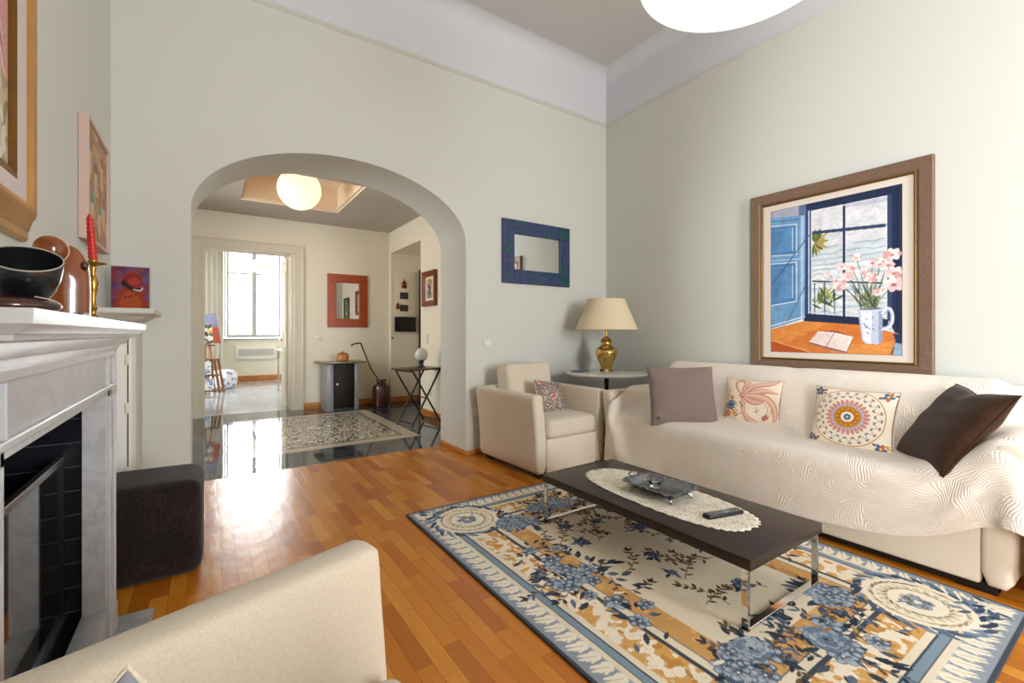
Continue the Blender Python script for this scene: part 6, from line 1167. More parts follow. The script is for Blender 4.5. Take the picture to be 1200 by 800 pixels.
# ------------------------------------------------------------------ rug
def rug():
    W, Hh = 1.74, 2.40
    cv = Canvas(W, Hh, .0038, '#e3d5ba'); rd = random.Random(12)
    X, Y = cv.X, cv.Y
    ea = np.minimum(X, W-X); eb = np.minimum(Y, Hh-Y); e = np.minimum(ea, eb)
    along = np.where(ea < eb, Y, X)
    def setm(mask, col): cv.px[mask] = c3(col)
    gold, cream, blue, navy, slate = '#cf9f62', '#e6dac2', '#929aa4', '#474d56', '#6a727b'
    z1 = cv.noise(0, .045, 3); z2 = cv.noise(0, .022, 5); z3 = cv.noise(0, .09, 8)
    setm(e < .60, cream)
    # inner gold strip around the field, broken by cream scrolls
    setm((e < .51) & (e > .405), gold); setm((e < .51) & (e > .405) & (z1+.4*z2 > .35), '#dcb070')
    setm((e < .405) & (e > .35), cream); setm((e < .405) & (e > .397), '#8a8378'); setm((e < .362) & (e > .345), navy)
    # scroll band: gold ground with cream acanthus
    bandm = (e < .345) & (e > .205); setm(bandm, '#d5a460')
    ph = along*PI*2/.24; cent = .275+.035*np.sin(ph); dd = np.abs(e-cent)
    setm(bandm & (dd < .026+.016*np.sin(along*95)), '#efe3cd'); setm(bandm & (z2+.35*z1 > .28), '#efe3cd'); setm(bandm & (z1*.6+z2*.7 < -.55), '#c28d4b')
    setm(bandm & (np.abs(z2) < .05) & (z1 > -.1), '#d9c6a2')
    setm((e < .205) & (e > .175), cream); setm((e < .175) & (e > .168), navy)
    setm((e < .168) & (e > .140), '#8497a6'); setm((e < .140) & (e > .134), navy); setm((e < .134) & (e > .112), cream)
    setm((e < .112) & (e > .106), '#a9b3bd')
    # outer blue border with cream acanthus leaves
    setm(e < .106, blue)
    setm(e < .012, navy)
    per = .062
    for side in range(4):
        Ln = Hh if side in (0, 1) else W; n = int(Ln/per)
        for k in range(1, n):
            s_ = k*Ln/n
            def P(a, b):  # a: from the edge, b: along
                return ((a, b) if side == 0 else (W-a, b) if side == 1 else (b, a) if side == 2 else (b, Hh-a))
            for (da, db, r1, r2) in ((.092, 0, .022, .026), (.074, .012, .018, .012), (.060, .022, .014, .007), (.046, .028, .010, .005), (.078, -.014, .013, .010), (.062, -.003, .015, .009), (.048, .006, .012, .006), (.036, .012, .008, .004), (.066, -.020, .009, .006)):
                p = P(da, s_+db); cv.ell(p[0], p[1], r1 if side < 2 else r2, r2 if side < 2 else r1, '#efe6d2')
            a, b_ = P(.094, s_-.004), P(.05, s_+.014); cv.line([a, b_], .003, '#b7a98c')
    blues = ['#7d8896', '#6b7888', '#8e99a6', '#a0a9b3', '#596473']
    def leafb(x, y, n, r0, cols, l0=.05, wd=.019):
        for _ in range(n):
            a = rd.uniform(0, 2*PI); r = rd.uniform(.3, 1)*r0
            cv.leaf(x+r*math.cos(a), y+r*math.sin(a), a+rd.uniform(-.7, .7), l0*rd.uniform(.7, 1.3), wd*rd.uniform(.8, 1.3), rd.choice(cols))
    def flower(x, y, r, dark=False):
        n = rd.choice((5, 6)); ph = rd.uniform(0, 6); cs = blues if not dark else ['#4a5466', '#596780', '#3a4350']
        for k in range(n):
            a = ph+2*PI*k/n; c = rd.choice(cs)
            cv.ell(x+r*.56*math.cos(a), y+r*.56*math.sin(a), r*.5, r*.40, '#3c4c63', a)
            cv.ell(x+r*.57*math.cos(a), y+r*.57*math.sin(a), r*.46, r*.36, c, a)
            cv.ell(x+r*.70*math.cos(a), y+r*.70*math.sin(a), r*.24, r*.20, '#aeb9c6' if not dark else '#71829c', a)
            cv.line([(x+r*.2*math.cos(a), y+r*.2*math.sin(a)), (x+r*.62*math.cos(a), y+r*.62*math.sin(a))], .003, '#42526b')
        cv.ell(x, y, r*.22, r*.22, '#34435a'); cv.ell(x, y, r*.12, r*.12, '#e9e4d6')
    def rose(x, y, r):
        cv.ell(x, y, r, r*.95, '#7f93a9')
        for (q, n) in ((.78, 9), (.56, 7), (.34, 5), (.16, 4)):
            for k in range(n):
                a = 2*PI*k/n+q*9; px, py = x+r*q*math.cos(a), y+r*q*math.sin(a)
                cv.ell(px, py, r*.30, r*.40*(.5+q*.6), '#56677a', a); cv.ell(px+r*.03, py+r*.02, r*.25, r*.35*(.5+q*.6), rd.choice(['#9dabb9', '#8797a7', '#b4bec7', '#748596']), a)
        cv.ell(x, y, r*.14, r*.12, '#3a4a5e')
    dl, br = ['#39434f', '#4d5867', '#2f3742', '#626f80'], ['#6f5433', '#8a6a42', '#5c4630', '#4d3c2c']
    def sprig(x, y, ang, ln, cols=br, st='#5e4a35', n=7, lw=.017, ll=.045):
        pts = [(x, y)]; a = ang; bend = rd.uniform(-.28, .28)
        for k in range(n):
            a += bend; x += ln/n*math.cos(a); y += ln/n*math.sin(a); pts.append((x, y))
            s_ = 1 if k % 2 else -1
            cv.leaf(x, y, a+s_*.9, ll*rd.uniform(.75, 1.15), lw, rd.choice(cols))
            if k > 2: cv.leaf(x, y, a-s_*.6, ll*.7, lw*.8, rd.choice(cols))
        cv.line(pts, .0045, st); cv.leaf(x, y, a, ll, lw, rd.choice(cols))
    # field sprays (brown leaves and small blue flowers)
    for (x, y, a) in ((.55, 1.55, .5), (.62, 1.15, 0), (.75, 1.45, 1.0), (.80, .95, .6), (.95, 1.05, 2.4), (.72, 1.62, -.3), (1.12, 1.30, 2.9), (1.1, 1.0, 3.4), (.98, 1.80, 4.2), (1.2, 1.6, 3.6),
                      (.78, .72, 1.2), (1.05, .70, 1.9), (.85, 1.25, -1.9), (.62, 1.85, -.8), (1.15, 1.85, 3.9), (.95, 1.45, .2), (.7, .78, .2), (1.0, 1.62, 1.5)):
        sprig(x, y, a, rd.uniform(.17, .26))
    for (x, y, r) in ((.66, 1.50, .045), (.86, 1.18, .030), (.98, .78, .045), (.72, 1.70, .04), (1.08, 1.45, .04), (1.15, 1.12, .045), (.93, 1.66, .03), (.80, 1.02, .024), (1.05, 1.92, .035)):
        leafb(x, y, 6, r*1.1, dl, .04, .016); flower(x, y, r, True)
    # wreath clusters on the long sides, centre and towards the corners
    def cluster(x, y, sx_, sy_, n, big=1.0):
        leafb(x, y, int(n*2.6), max(sx_, sy_)*1.15, dl+['#39434f'], .07, .026)
        for k in range(int(n*1.2)): sprig(x+rd.gauss(0, sx_*.7), y+rd.gauss(0, sy_*.7), rd.uniform(0, 6.28), .15, dl+br[:1], '#3f4b5c', 5)
        for k in range(n):
            flower(x+rd.gauss(0, sx_*.52), y+rd.gauss(0, sy_*.52), rd.uniform(.034, .058)*big)
    for (x, y) in ((.40, 1.22), (W-.40, 1.22)):
        cluster(x, y, .11, .20, 13)
        leafb(x, y+.36, 9, .11, dl, .06, .022); flower(x-.03, y+.36, .042); flower(x+.09, y+.30, .035)
        leafb(x, y-.36, 9, .11, dl, .06, .022); flower(x-.02, y-.36, .045); flower(x+.09, y-.30, .038)
    for (x, y) in ((.87, .40), (.87, Hh-.40)):
        cluster(x, y, .17, .09, 11); rose(x, y, .07)
    for (x, y) in ((.57, .52), (W-.57, .52), (.57, Hh-.52), (W-.57, Hh-.52)):
        cluster(x, y, .09, .08, 6); rose(x+.02, y+.01, .06)
    # corner roundels
    for (cx, cy) in ((.285, .285), (W-.285, .285), (.285, Hh-.285), (W-.285, Hh-.285)):
        for k in range(46):
            a = 2*PI*k/46; r = .20+.01*math.sin(k*3.1)
            cv.leaf(cx+r*math.cos(a), cy+r*math.sin(a), a+1.2+rd.uniform(-.3, .3), .07, .026, rd.choice(['#4b5c70', '#7c8ea3', '#5f7186', '#38475b']))
        cv.ell(cx, cy, .185, .185, '#efe5d0')
        for k in range(30):
            a = 2*PI*k/30; cv.leaf(cx+.165*math.cos(a), cy+.165*math.sin(a), a+2.0, .05, .014, rd.choice(['#c9b48c', '#a99a80', '#d8c9a8', '#8e8470']))
        for k in range(22):
            a = 2*PI*k/22; cv.ell(cx+.125*math.cos(a), cy+.125*math.sin(a), .016, .009, '#d9c7a4', a+.8); cv.leaf(cx+.10*math.cos(a), cy+.10*math.sin(a), a+1.4, .05, .011, rd.choice(['#a79c86', '#8b96a2', '#bda97f', '#7f7460']))
        for k in range(5): a = 2*PI*k/5+.4; flower(cx+.035*math.cos(a), cy+.035*math.sin(a), .024)
        for k in range(14): cv.leaf(cx+rd.uniform(-.06, .06), cy+rd.uniform(-.06, .06), rd.uniform(0, 6), .04, .013, rd.choice(['#8d8168', '#9aa3a8', '#6f6a58', '#7b8896']))
        sgx, sgy = (1 if cx < .8 else -1), (1 if cy < 1 else -1)
        for k in range(9):
            x, y = cx+sgx*rd.uniform(.13, .25), cy+sgy*rd.uniform(.13, .26); flower(x, y, .045)
        for k in range(12): cv.leaf(cx-sgx*.17+rd.uniform(-.07, .07), cy-sgy*.17+rd.uniform(-.07, .07), rd.uniform(0, 6.28), .06, .024, rd.choice(['#53657b', '#7d8d9d', '#394a5e']))
    # small sprigs scattered through the side bands
    for k in range(46):
        side = rd.choice((0, 0, 1, 2)); s_ = rd.uniform(.5, 1.9)
        x, y = (rd.uniform(.22, .5), s_) if side == 0 else (W-rd.uniform(.22, .5), s_) if side == 1 else (rd.uniform(.5, 1.25), rd.uniform(.22, .5))
        cv.leaf(x, y, rd.uniform(0, 6.28), .055, .018, rd.choice(dl+['#a77a45', '#b88d55', '#efe3cd']))
    cv.px *= (1+.05*z3)[..., None]
    def pos(X, Y):
        Z = .011+.0006*np.sin(X*60)*np.sin(Y*47)
        return np.stack([X-W/2, Y-Hh/2, Z], -1)
    me = grid_mesh('rug', cv, pos, skirt=.0105)
    o = add_obj('rug', me, painted('woven_wool', .95, .1, 420), None, (1.92, 1.545, 0), ang=50)
    tag(o, 'floral rug in blue, cream and gold lying under the coffee table', 'rug')
rug()

# ------------------------------------------------------------------ coffee table
tb = thing('coffee_table', 'low dark brown coffee table with chrome loop legs standing on the rug', 'coffee table', (2.015, 1.555, 0))
box('table_top', -.305, .305, -.64, .64, .248, .292, MT['wenge'], tb, bev=.0025)
for s in (-1, 1):
    bm = bmesh.new(); y = s*.615
    def bar(a, b): bx(bm, min(a[0], b[0])-.006*(a[0] == b[0]), max(a[0], b[0])+.006*(a[0] == b[0]), y-.014, y+.014, min(a[1], b[1]), max(a[1], b[1]), .0015, 1)
    bar((-.294, .013), (-.294, .249)); bar((.294, .013), (.294, .249))
    bx(bm, -.300, .300, y-.014, y+.014, .0125, .0245, .0015, 1)
    bm_obj('leg', bm, MT['chrome'], tb)

def doily():
    bm = bmesh.new(); N_ = 240; hw, hl = .20, .50
    def edge(a, k=1.0):
        ex = math.copysign(abs(math.cos(a))**.72, math.cos(a))*hw*k; ey = math.copysign(abs(math.sin(a))**.80, math.sin(a))*hl*k
        return ex, ey
    rings = []
    for q in (0, .15, .3, .45, .6, .75, .88, .95, 1.0):
        row = []
        for i in range(N_):
            a = 2*PI*i/N_; sc_ = q+(.030*abs(math.sin(a*22)) if q >= .95 else 0)
            x, y = edge(a, sc_); row.append(bm.verts.new((x, y, .0022+.0007*math.sin(a*52)*(q > .9))))
        rings.append(row)
    for a_, b_ in zip(rings, rings[1:]):
        for i in range(N_): bm.faces.new((a_[i], a_[(i+1) % N_], b_[(i+1) % N_], b_[i]))
    bmesh.ops.remove_doubles(bm, verts=bm.verts, dist=.0003)
    m, nt, b = newmat('ivory_lace'); mp = coord(nt)
    vo = N(nt, 'ShaderNodeTexVoronoi', i_Scale=95.0); L(nt, mp, 0, vo, 'Vector')
    v2 = N(nt, 'ShaderNodeTexVoronoi', i_Scale=24.0); L(nt, mp, 0, v2, 'Vector')
    f = math_(nt, 'ADD', math_(nt, 'MULTIPLY', vo.outputs[0], 1.0), math_(nt, 'MULTIPLY', v2.outputs[0], .5))
    nt.links.new(ramp(nt, f, [(.75, c3('#efe8d8')), (1.5, c3('#cdc2ac'))]), b.inputs['Base Color'])
    b.inputs['Roughness'].default_value = .9; bump(nt, b, f, .6, .003)
    o = bm_obj('lace_doily', bm, m, None, (2.015, 1.565, .2925), (0, 0, R(-2)), ang=180)
    so = o.modifiers.new('thickness', 'SOLIDIFY'); so.thickness = .0012; so.offset = 1
    tag(o, 'long oval ivory lace doily with scalloped edge on the coffee table', 'doily')
doily()

def tray():
    t = thing('serving_tray', 'small ornate silver footed tray on the lace doily', 'tray', (2.015, 1.565, .2958), R(1))
    m = plain('tarnished_silver', '#8f9398', .22, 1.0, var=.5, vscale=30, bmp=.5, bscale=60)
    bm = bmesh.new(); rings = []
    n = 96
    def rr(hx, hy, z, sc_=0, p=9):
        row = []
        for i in range(n):
            a = 2*PI*i/n; c, s = math.cos(a), math.sin(a)
            k = (abs(c)**p+abs(s)**p)**(-1/p); w = 1+sc_*math.sin(a*24)
            row.append(bm.verts.new((c*k*hx*w, s*k*hy*w, z+sc_*.12*math.cos(a*24))))
        return row
    specs = [(.001, .001, .024, 0), (.078, .120, .024, 0), (.086, .128, .028, 0), (.103, .146, .052, 0), (.108, .151, .055, .02), (.122, .166, .058, .03), (.126, .170, .054, .04),
             (.120, .164, .052, .02), (.106, .148, .046, 0), (.088, .130, .022, 0), (.078, .120, .018, 0), (.001, .001, .018, 0)]
    rs = [rr(*q) for q in specs]
    for a, b_ in zip(rs, rs[1:]):
        for i in range(n): bm.faces.new((a[i], a[(i+1) % n], b_[(i+1) % n], b_[i]))
    bmesh.ops.remove_doubles(bm, verts=bm.verts, dist=.0004)
    bm_obj('dish', bm, m, t, ang=60)
    for sx in (-1, 1):
        for sy in (-1, 1):
            bm = bmesh.new(); tube(bm, [(sx*.070, sy*.110, .022), (sx*.086, sy*.126, .016), (sx*.086, sy*.128, .008), (sx*.092, sy*.134, .003)], [.007, .0055, .005, .007], 8)
            bm_obj('foot', bm, m, t)
    for s in (-1, 1):
        bm = bmesh.new(); tube(bm, spline([(-.035, s*.166, .058), (-.03, s*.186, .066), (0, s*.192, .069), (.03, s*.186, .066), (.035, s*.166, .058)], 6), .0045, 8)
        bm_obj('handle', bm, m, t)
    g = thing('glass_bowl', 'small clear glass bowl standing in the silver tray', 'bowl', (2.02, 1.60, .3202))
    gm, nt, b = newmat('clear_glass'); b.inputs['Transmission Weight'].default_value = 1; b.inputs['Roughness'].default_value = .02; b.inputs['IOR'].default_value = 1.45
    bm = bmesh.new(); lathe(bm, [(0, 0), (.024, 0), (.026, .003), (.012, .008), (.02, .014), (.036, .026), (.046, .042), (.048, .046), (.046, .046), (.034, .030), (.018, .018), (0, .015)], 24, twist=lambda a, z: 1+.05*math.sin(a*12))
    bm_obj('bowl_body', bm, gm, g, ang=60)
tray()

def remote():
    t = thing('remote_control', 'black remote control lying on the near end of the doily', 'remote control', (2.02, 1.21, .2962), R(-104))
    bm = bmesh.new(); bx(bm, -.023, .023, -.105, .105, 0, .018, .006, 3); bm_obj('casing', bm, plain('black_plastic', '#141416', .35), t)
    k_ = plain('grey_keys', '#9a9a9c', .5); rk = plain('red_key', '#a32620', .5)
    for j in range(11):
        for i in range(3):
            if j == 6: continue
            bm = bmesh.new(); lathe(bm, [(0, .0026), (.0035, .0026), (.0045, .001), (.0045, 0)], 10)
            bm_obj('key', bm, rk if (i, j) == (0, 10) else k_, t, ((i-1)*.0135, -.085+j*.0165, .018))
    bm = bmesh.new(); lathe(bm, [(.005, .001), (.007, .003), (.013, .003), (.014, 0)], 20); bm_obj('key', bm, k_, t, (0, .014, .018))
remote()

# ------------------------------------------------------------------ corner table and lamp
tt = thing('side_table', 'round side table with thin pale top and dark stem in the corner', 'side table', (3.27, 3.17, 0))
bm = bmesh.new(); lathe(bm, [(0, .757), (.385, .757), (.398, .760), (.402, .766), (.398, .772), (.39, .774), (0, .774)], 72); bm_obj('table_top', bm, plain('pale_glass_top', '#d6d3c8', .12), tt)
bm = bmesh.new(); lathe(bm, [(0, .75), (.385, .75), (.385, .757), (0, .757)], 72); bm_obj('rim', bm, MT['steel'], tt)
bm = bmesh.new(); lathe(bm, [(0, .755), (.05, .75), (.024, .73), (.020, .60), (.020, .08), (.03, .04), (0, .04)], 24); bm_obj('stem', bm, MT['black'], tt)
for k in range(3):
    a = R(20+120*k); bm = bmesh.new(); tube(bm, spline([(0, 0, .06), (.1*math.cos(a), .1*math.sin(a), .07), (.2*math.cos(a), .2*math.sin(a), .04), (.26*math.cos(a), .26*math.sin(a), .012)], 6), .012, 8); bm_obj('leg', bm, MT['black'], tt)

def table_lamp():
    t = thing('table_lamp', 'table lamp with gold urn shaped body and cream conical shade on the round side table', 'lamp', (3.455, 3.355, .774))
    bm = bmesh.new(); lathe(bm, [(0, 0), (.062, 0), (.066, .006), (.060, .014), (.052, .02), (.058, .04), (.078, .09), (.102, .14), (.114, .175), (.112, .20), (.092, .232), (.060, .25), (.052, .258), (.050, .285), (.056, .290), (0, .292)], 48)
    bm_obj('body', bm, MT['gold'], t, ang=50)
    bm = bmesh.new(); lathe(bm, [(.056, .287), (.062, .293), (.058, .30), (.050, .318), (.034, .334), (.022, .340), (.02, .352), (0, .354)], 48); bm_obj('lid', bm, MT['gold'], t)
    bm = bmesh.new(); lathe(bm, [(.010, .35), (.010, .47), (.018, .472), (.018, .52), (0, .52)], 16); bm_obj('neck', bm, MT['brass'], t)
    m, nt, b = newmat('cream_lampshade'); b.inputs['Base Color'].default_value = (*c3('#e6d3b3'), 1); b.inputs['Roughness'].default_value = .8
    bm = bmesh.new(); prof = [(.318, .418), (.320, .422), (.318, .426), (.190, .728), (.192, .733), (.188, .735), (.185, .730), (.313, .424), (.315, .418)]
    rings = []
    n = 64
    for (r, z) in prof: rings.append([bm.verts.new((r*math.cos(2*PI*i/n), r*math.sin(2*PI*i/n), z)) for i in range(n)])
    for a_, b_ in zip(rings, rings[1:]+rings[:1]):
        for i in range(n): bm.faces.new((a_[i], a_[(i+1) % n], b_[(i+1) % n], b_[i]))
    bm_obj('lamp_shade', bm, m, t)
    bm = bmesh.new()
    for k in range(3): a = 2*PI*k/3; tube(bm, [(0, 0, .69), (.20*math.cos(a), .20*math.sin(a), .70)], .002, 6)
    tube(bm, [(0, 0, .51), (0, 0, .70)], .003, 6); bm_obj('shade_carrier', bm, MT['brass'], t)
table_lamp()
def booklet(name, label, cat, loc, rz, w, d, h, col, top=None):
    t = box(name, -w/2, w/2, -d/2, d/2, 0, h, plain('cover_'+name, col, .4), None, bev=.002, loc=loc, rot=(0, 0, rz)); return tag(t, label, cat)
pad = booklet('notebook', 'small blue notebook lying at the left edge of the round side table', 'notebook', (3.085, 3.36, .7745), .5, .18, .12, .010, '#3f5f86')
box('page_block', -.085, .092, -.057, .057, .002, .008, MT['white'], pad)
for i, (x, y, col, lb) in enumerate(((3.30, 3.27, '#3c2a20', 'tiny dark brown ornament beside the gold lamp'), (3.28, 3.18, '#e2d8c8', 'tiny pale shell shaped trinket on the round side table'))):
    bm = bmesh.new(); lathe(bm, [(0, 0), (.012, .001), (.018, .008), (.014, .018), (.006, .024), (0, .026)], 18, twist=lambda a, z: 1+.12*math.sin(a*5)); tag(bm_obj('trinket', bm, plain('trinket_glaze', col, .3), None, (x, y, .7745)), lb, 'trinket', 'trinkets on the side table')

# ------------------------------------------------------------------ frames on the walls
def ring_frame(name, W, Hh, fw, prof, mat, parent, mats=None):
    """mitred frame, in the x-z plane, front towards -y; prof = (fraction of width from outside, depth)"""
    bm = bmesh.new(); cs = []
    for (sx, sz) in ((-1, -1), (1, -1), (1, 1), (-1, 1)):
        cs.append([bm.verts.new((sx*(W/2-p*fw), -d, sz*(Hh/2-p*fw))) for p, d in prof])
    n = len(prof)
    for k in range(4):
        a, b_ = cs[k], cs[(k+1) % 4]
        for i in range(n): bm.faces.new((a[i], a[(i+1) % n], b_[(i+1) % n], b_[i]))
    return bm_obj(name, bm, mat, parent, ang=25)
def flat_pic(name, cv, parent, y, mat=None):
    me = grid_mesh(name, cv, lambda X, Y: np.stack([X-cv.W/2, np.full_like(X, y), Y-cv.H/2], -1))
    return add_obj(name, me, mat or MT['paint'], parent)
MT['paint'] = painted('oil_paint', .55, .3)
MT['hammered'] = plain('hammered_bronze_frame', '#7d6552', .45, .25, var=.35, vscale=60, bmp=.7, bscale=120)
MT['gilt'] = plain('dark_gilt', '#7a5420', .35, .6, var=.3, vscale=20)
MT['mat_board'] = plain('cream_mount_board', '#ded3c7', .9)

# image crop pixels (0..700) to metres on the canvas, through a homography
IMG_MAP = (0.0027327032, -7.4273048e-08, -0.30914521, 9.5592849e-05, -0.0028204826, 1.8943274, 0.00060457478, -1.6839522e-07)
def A1P(x, y):
    w = IMG_MAP[6]*x+IMG_MAP[7]*y+1
    return ((IMG_MAP[0]*x+IMG_MAP[1]*y+IMG_MAP[2])/w, (IMG_MAP[3]*x+IMG_MAP[4]*y+IMG_MAP[5])/w)
def A(pts): return [A1P(x, y) for x, y in pts]
def lerpx(x): return A1P(x, 500)[0]
def window_art():
    W, Hh = .853, 1.155; cv = Canvas(W, Hh, .0032, '#dfe3ea'); rd = random.Random(5)
    X, Y = cv.X, cv.Y
    # sea and sky seen through the casements
    z = cv.noise(0, .18, 3)+.6*cv.noise(0, .05, 9)
    cv.px[:] = c3('#dfe1e6'); cv.px[np.abs(z) < .10] = c3('#d5d8df')
    seam = (Y < (0.631, 0.807)[1]); cv.px[seam] = c3('#d2dce2'); cv.px[seam & (np.sin(Y*150+3*z) > .75)] = c3('#a9bfca'); cv.px[(Y < (0.432, 0.673)[1]) & (np.sin(Y*90+4*z+X*9) > .3)] = c3('#e7e9ea')
    for k in range(22):
        x, y = rd.uniform(.3, .75), rd.uniform(.55, 1.1); cv.line([(x, y), (x+.12, y+.02)], .006, rd.choice(['#c3c9d4', '#eceef1', '#cdd0d8']), .7)
    # palm and plants
    px_, py_ = (0.325, 0.846)
    for k in range(13):
        a = R(-100+k*17); cv.leaf(px_, py_, a, rd.uniform(.07, .12), .026, rd.choice(['#7d8440', '#a79a55', '#5c6a3a', '#c0a760', '#4d5c39']))
    for (bx_, by_, n) in (((0.351, 0.33)[0], (0.351, 0.33)[1], 13), ((0.428, 0.32)[0], (0.428, 0.32)[1], 9)):
        for k in range(n): cv.leaf(bx_+rd.uniform(-.03, .03), by_+rd.uniform(0, .12), R(90+rd.uniform(-65, 65)), rd.uniform(.08, .15), .018, rd.choice(['#6f8a4a', '#8aa35c', '#4c6438', '#b5b86e']))
    navy, nv2, lb = '#1e2c4a', '#33456b', '#4f6484'
    # balcony rail
    cv.line([(0.285, 0.555), (0.768, 0.495)], .012, '#2a3450')
    for xx in (250, 281, 312, 343): cv.line([(lerpx(xx), (0.432, 0.534)[1]), (lerpx(xx), (0.432, 0.291)[1])], .007, '#2a3450')
    # outer window frame
    cv.poly([(0.212, 1.164), (0.853, 1.155), (0.853, 1.091), (0.77, 1.095), (0.285, 1.097), (0.212, 1.088)], navy)
    cv.poly([(0.77, 1.156), (0.853, 1.155), (0.853, 0.106), (0.833, 0.105), (0.77, 0.258)], navy); cv.poly([(0.774, 1.1), (0.798, 1.101), (0.798, 0.192), (0.774, 0.247)], nv2); cv.poly([(0.822, 1.142), (0.831, 1.142), (0.831, 0.105), (0.822, 0.105)], '#152039')
    cv.poly([(0.262, 1.112), (0.303, 1.108), (0.303, 0.295), (0.253, 0.267)], '#2f4570'); cv.poly([(0.278, 1.099), (0.289, 1.099), (0.289, 0.305), (0.278, 0.301)], '#c9d4e2')
    cv.poly([(0.246, 0.307), (0.777, 0.247), (0.777, 0.192), (0.246, 0.247)], navy); cv.line([(0.285, 0.315), (0.603, 0.272)], .008, '#cfd8e6')
    # glazing bars
    cv.poly([(0.508, 1.104), (0.524, 1.105), (0.524, 0.274), (0.508, 0.277)], navy); cv.line([(0.53, 1.094), (0.53, 0.288)], .004, '#dfe6f0')
    cv.poly([(0.298, 0.936), (0.77, 0.904), (0.77, 0.88), (0.298, 0.912)], nv2)
    cv.line([(0.303, 1.088), (0.77, 1.09)], .007, '#e7ecf3'); cv.line([(0.303, 1.083), (0.303, 0.32)], .006, '#e7ecf3'); cv.line([(0.767, 1.087), (0.767, 0.28)], .006, '#e1e8f2')
    cv.poly([(0.524, 1.095), (0.77, 1.09), (0.77, 1.057), (0.524, 1.067)], '#b4bccb', .7)
    # corner of wall upper left and left shutter
    cv.poly([(0.0, 1.16), (0.223, 1.156), (0.223, 1.076), (0.0, 1.092)], '#a7a9bb')
    cv.poly([(0.212, 1.159), (0.262, 1.157), (0.262, 1.067), (0.212, 1.073)], '#5b6c92')
    cv.poly([(0.0, 1.102), (0.262, 1.072), (0.258, 0.267), (0.0, 0.189)], '#6d9cc4')
    cv.poly([(0.223, 1.076), (0.262, 1.072), (0.258, 0.267), (0.223, 0.255)], '#8fb6d6'); cv.line([(0.262, 1.072), (0.258, 0.267)], .008, '#2f4a78'); cv.line([(0.237, 1.068), (0.233, 0.262)], .004, '#dbe9f5')
    for q in ([(113,285),(193,277),(193,372),(113,377)], [(113,402),(193,396),(193,518),(113,532)]):
        cv.poly(A(q), '#4f7fae'); cv.line(A([q[0], q[1], q[2], q[3]]), .008, '#cfe2f2')
        q2 = [(q[0][0], q[0][1]+12), (q[1][0]-12, q[1][1]+11), (q[2][0]-12, q[2][1]-11), (q[3][0], q[3][1]-12)]
        cv.poly(A(q2), '#5c8ebd'); cv.line(A([q2[1], q2[2]]), .007, '#bcd7ee')
        cv.poly(A([(113,q[0][1]+14),(160,q[0][1]+14),(130,q[3][1]-16),(113,q[3][1]-16)]), '#4875a5', .6)
    cv.line([(0.0, 1.071), (0.223, 1.046)], .006, '#365f93'); cv.line([(0.0, 0.749), (0.223, 0.734)], .006, '#b7d2ea'); cv.line([(0.0, 0.21), (0.253, 0.282)], .008, '#dbe9f5')
    cv.line([(0.285, 0.909), (0.0, 0.543)], .012, '#3f6190', .8); cv.line([(0.258, 0.516), (0.129, 0.249)], .010, '#47699a', .7)
    # table
    cv.poly([(0.0, 0.183), (0.246, 0.247), (0.603, 0.212), (0.833, 0.149), (0.853, -0.001), (0.0, 0.001)], '#d27a36')
    cv.poly([(0.0, 0.183), (0.246, 0.247), (0.432, 0.229), (0.165, 0.096), (0.0, 0.067)], '#e08f45', .8); cv.poly([(0.432, 0.076), (0.706, 0.07), (0.812, 0.105), (0.803, 0.001), (0.432, -0.005)], '#e39a52', .7)
    cv.poly([(0.0, 0.094), (0.303, 0.007), (0.303, -0.001), (0.0, 0.001)], '#b9521f'); cv.line([(0.0, 0.094), (0.314, 0.0)], .007, '#f0b275')
    cv.line([(0.795, 0.009), (0.834, 0.14)], .010, '#7a3a1c'); cv.poly([(0.812, 0.084), (0.853, 0.084), (0.853, -0.001), (0.805, -0.001)], '#8fb0cf'); cv.poly([(0.803, 0.148), (0.853, 0.144), (0.853, 0.08), (0.821, 0.084)], '#22335a')
    for k in range(18):
        x, y = rd.uniform(.05, .75), rd.uniform(.03, .16); cv.line([(x, y), (x+.1, y-.006)], .006, rd.choice(['#c46a2c', '#e8a35f', '#b85e26']), .6)
    # open book
    cv.poly([(0.28, 0.068), (0.407, 0.032), (0.534, 0.003), (0.578, 0.12), (0.464, 0.171), (0.351, 0.167)], '#8c4a4a')
    cv.poly([(0.285, 0.085), (0.351, 0.167), (0.457, 0.157), (0.403, 0.051)], '#f0dfd8'); cv.poly([(0.403, 0.051), (0.457, 0.157), (0.574, 0.125), (0.534, 0.017)], '#f4e6de')
    for k in range(6):
        cv.line(A([(243+k*2,640-k*4),(286+k*3,650-k*5)]), .003, '#c9a9a6'); cv.line(A([(296+k*3,655-k*6),(346+k*3,665-k*6)]), .003, '#c9a9a6')
    cv.line([(0.403, 0.051), (0.457, 0.157)], .006, '#8c5a5a'); cv.line([(0.285, 0.073), (0.403, 0.039), (0.534, 0.008)], .005, '#b98c86')
    # jug
    cv.poly([(0.601, 0.327), (0.628, 0.103), (0.65, 0.076), (0.715, 0.073), (0.745, 0.095), (0.745, 0.307), (0.76, 0.335), (0.706, 0.324), (0.641, 0.329)], '#c3cbe0')
    cv.poly([(0.616, 0.312), (0.639, 0.103), (0.678, 0.076), (0.687, 0.309)], '#e9ecf5'); cv.poly([(0.724, 0.304), (0.745, 0.307), (0.745, 0.095), (0.724, 0.082)], '#98a4c4')
    cv.ell(*(0.678, 0.323), .086, .014, '#dfe4f0'); cv.ell(*(0.678, 0.323), .070, .009, '#6f7fa0')
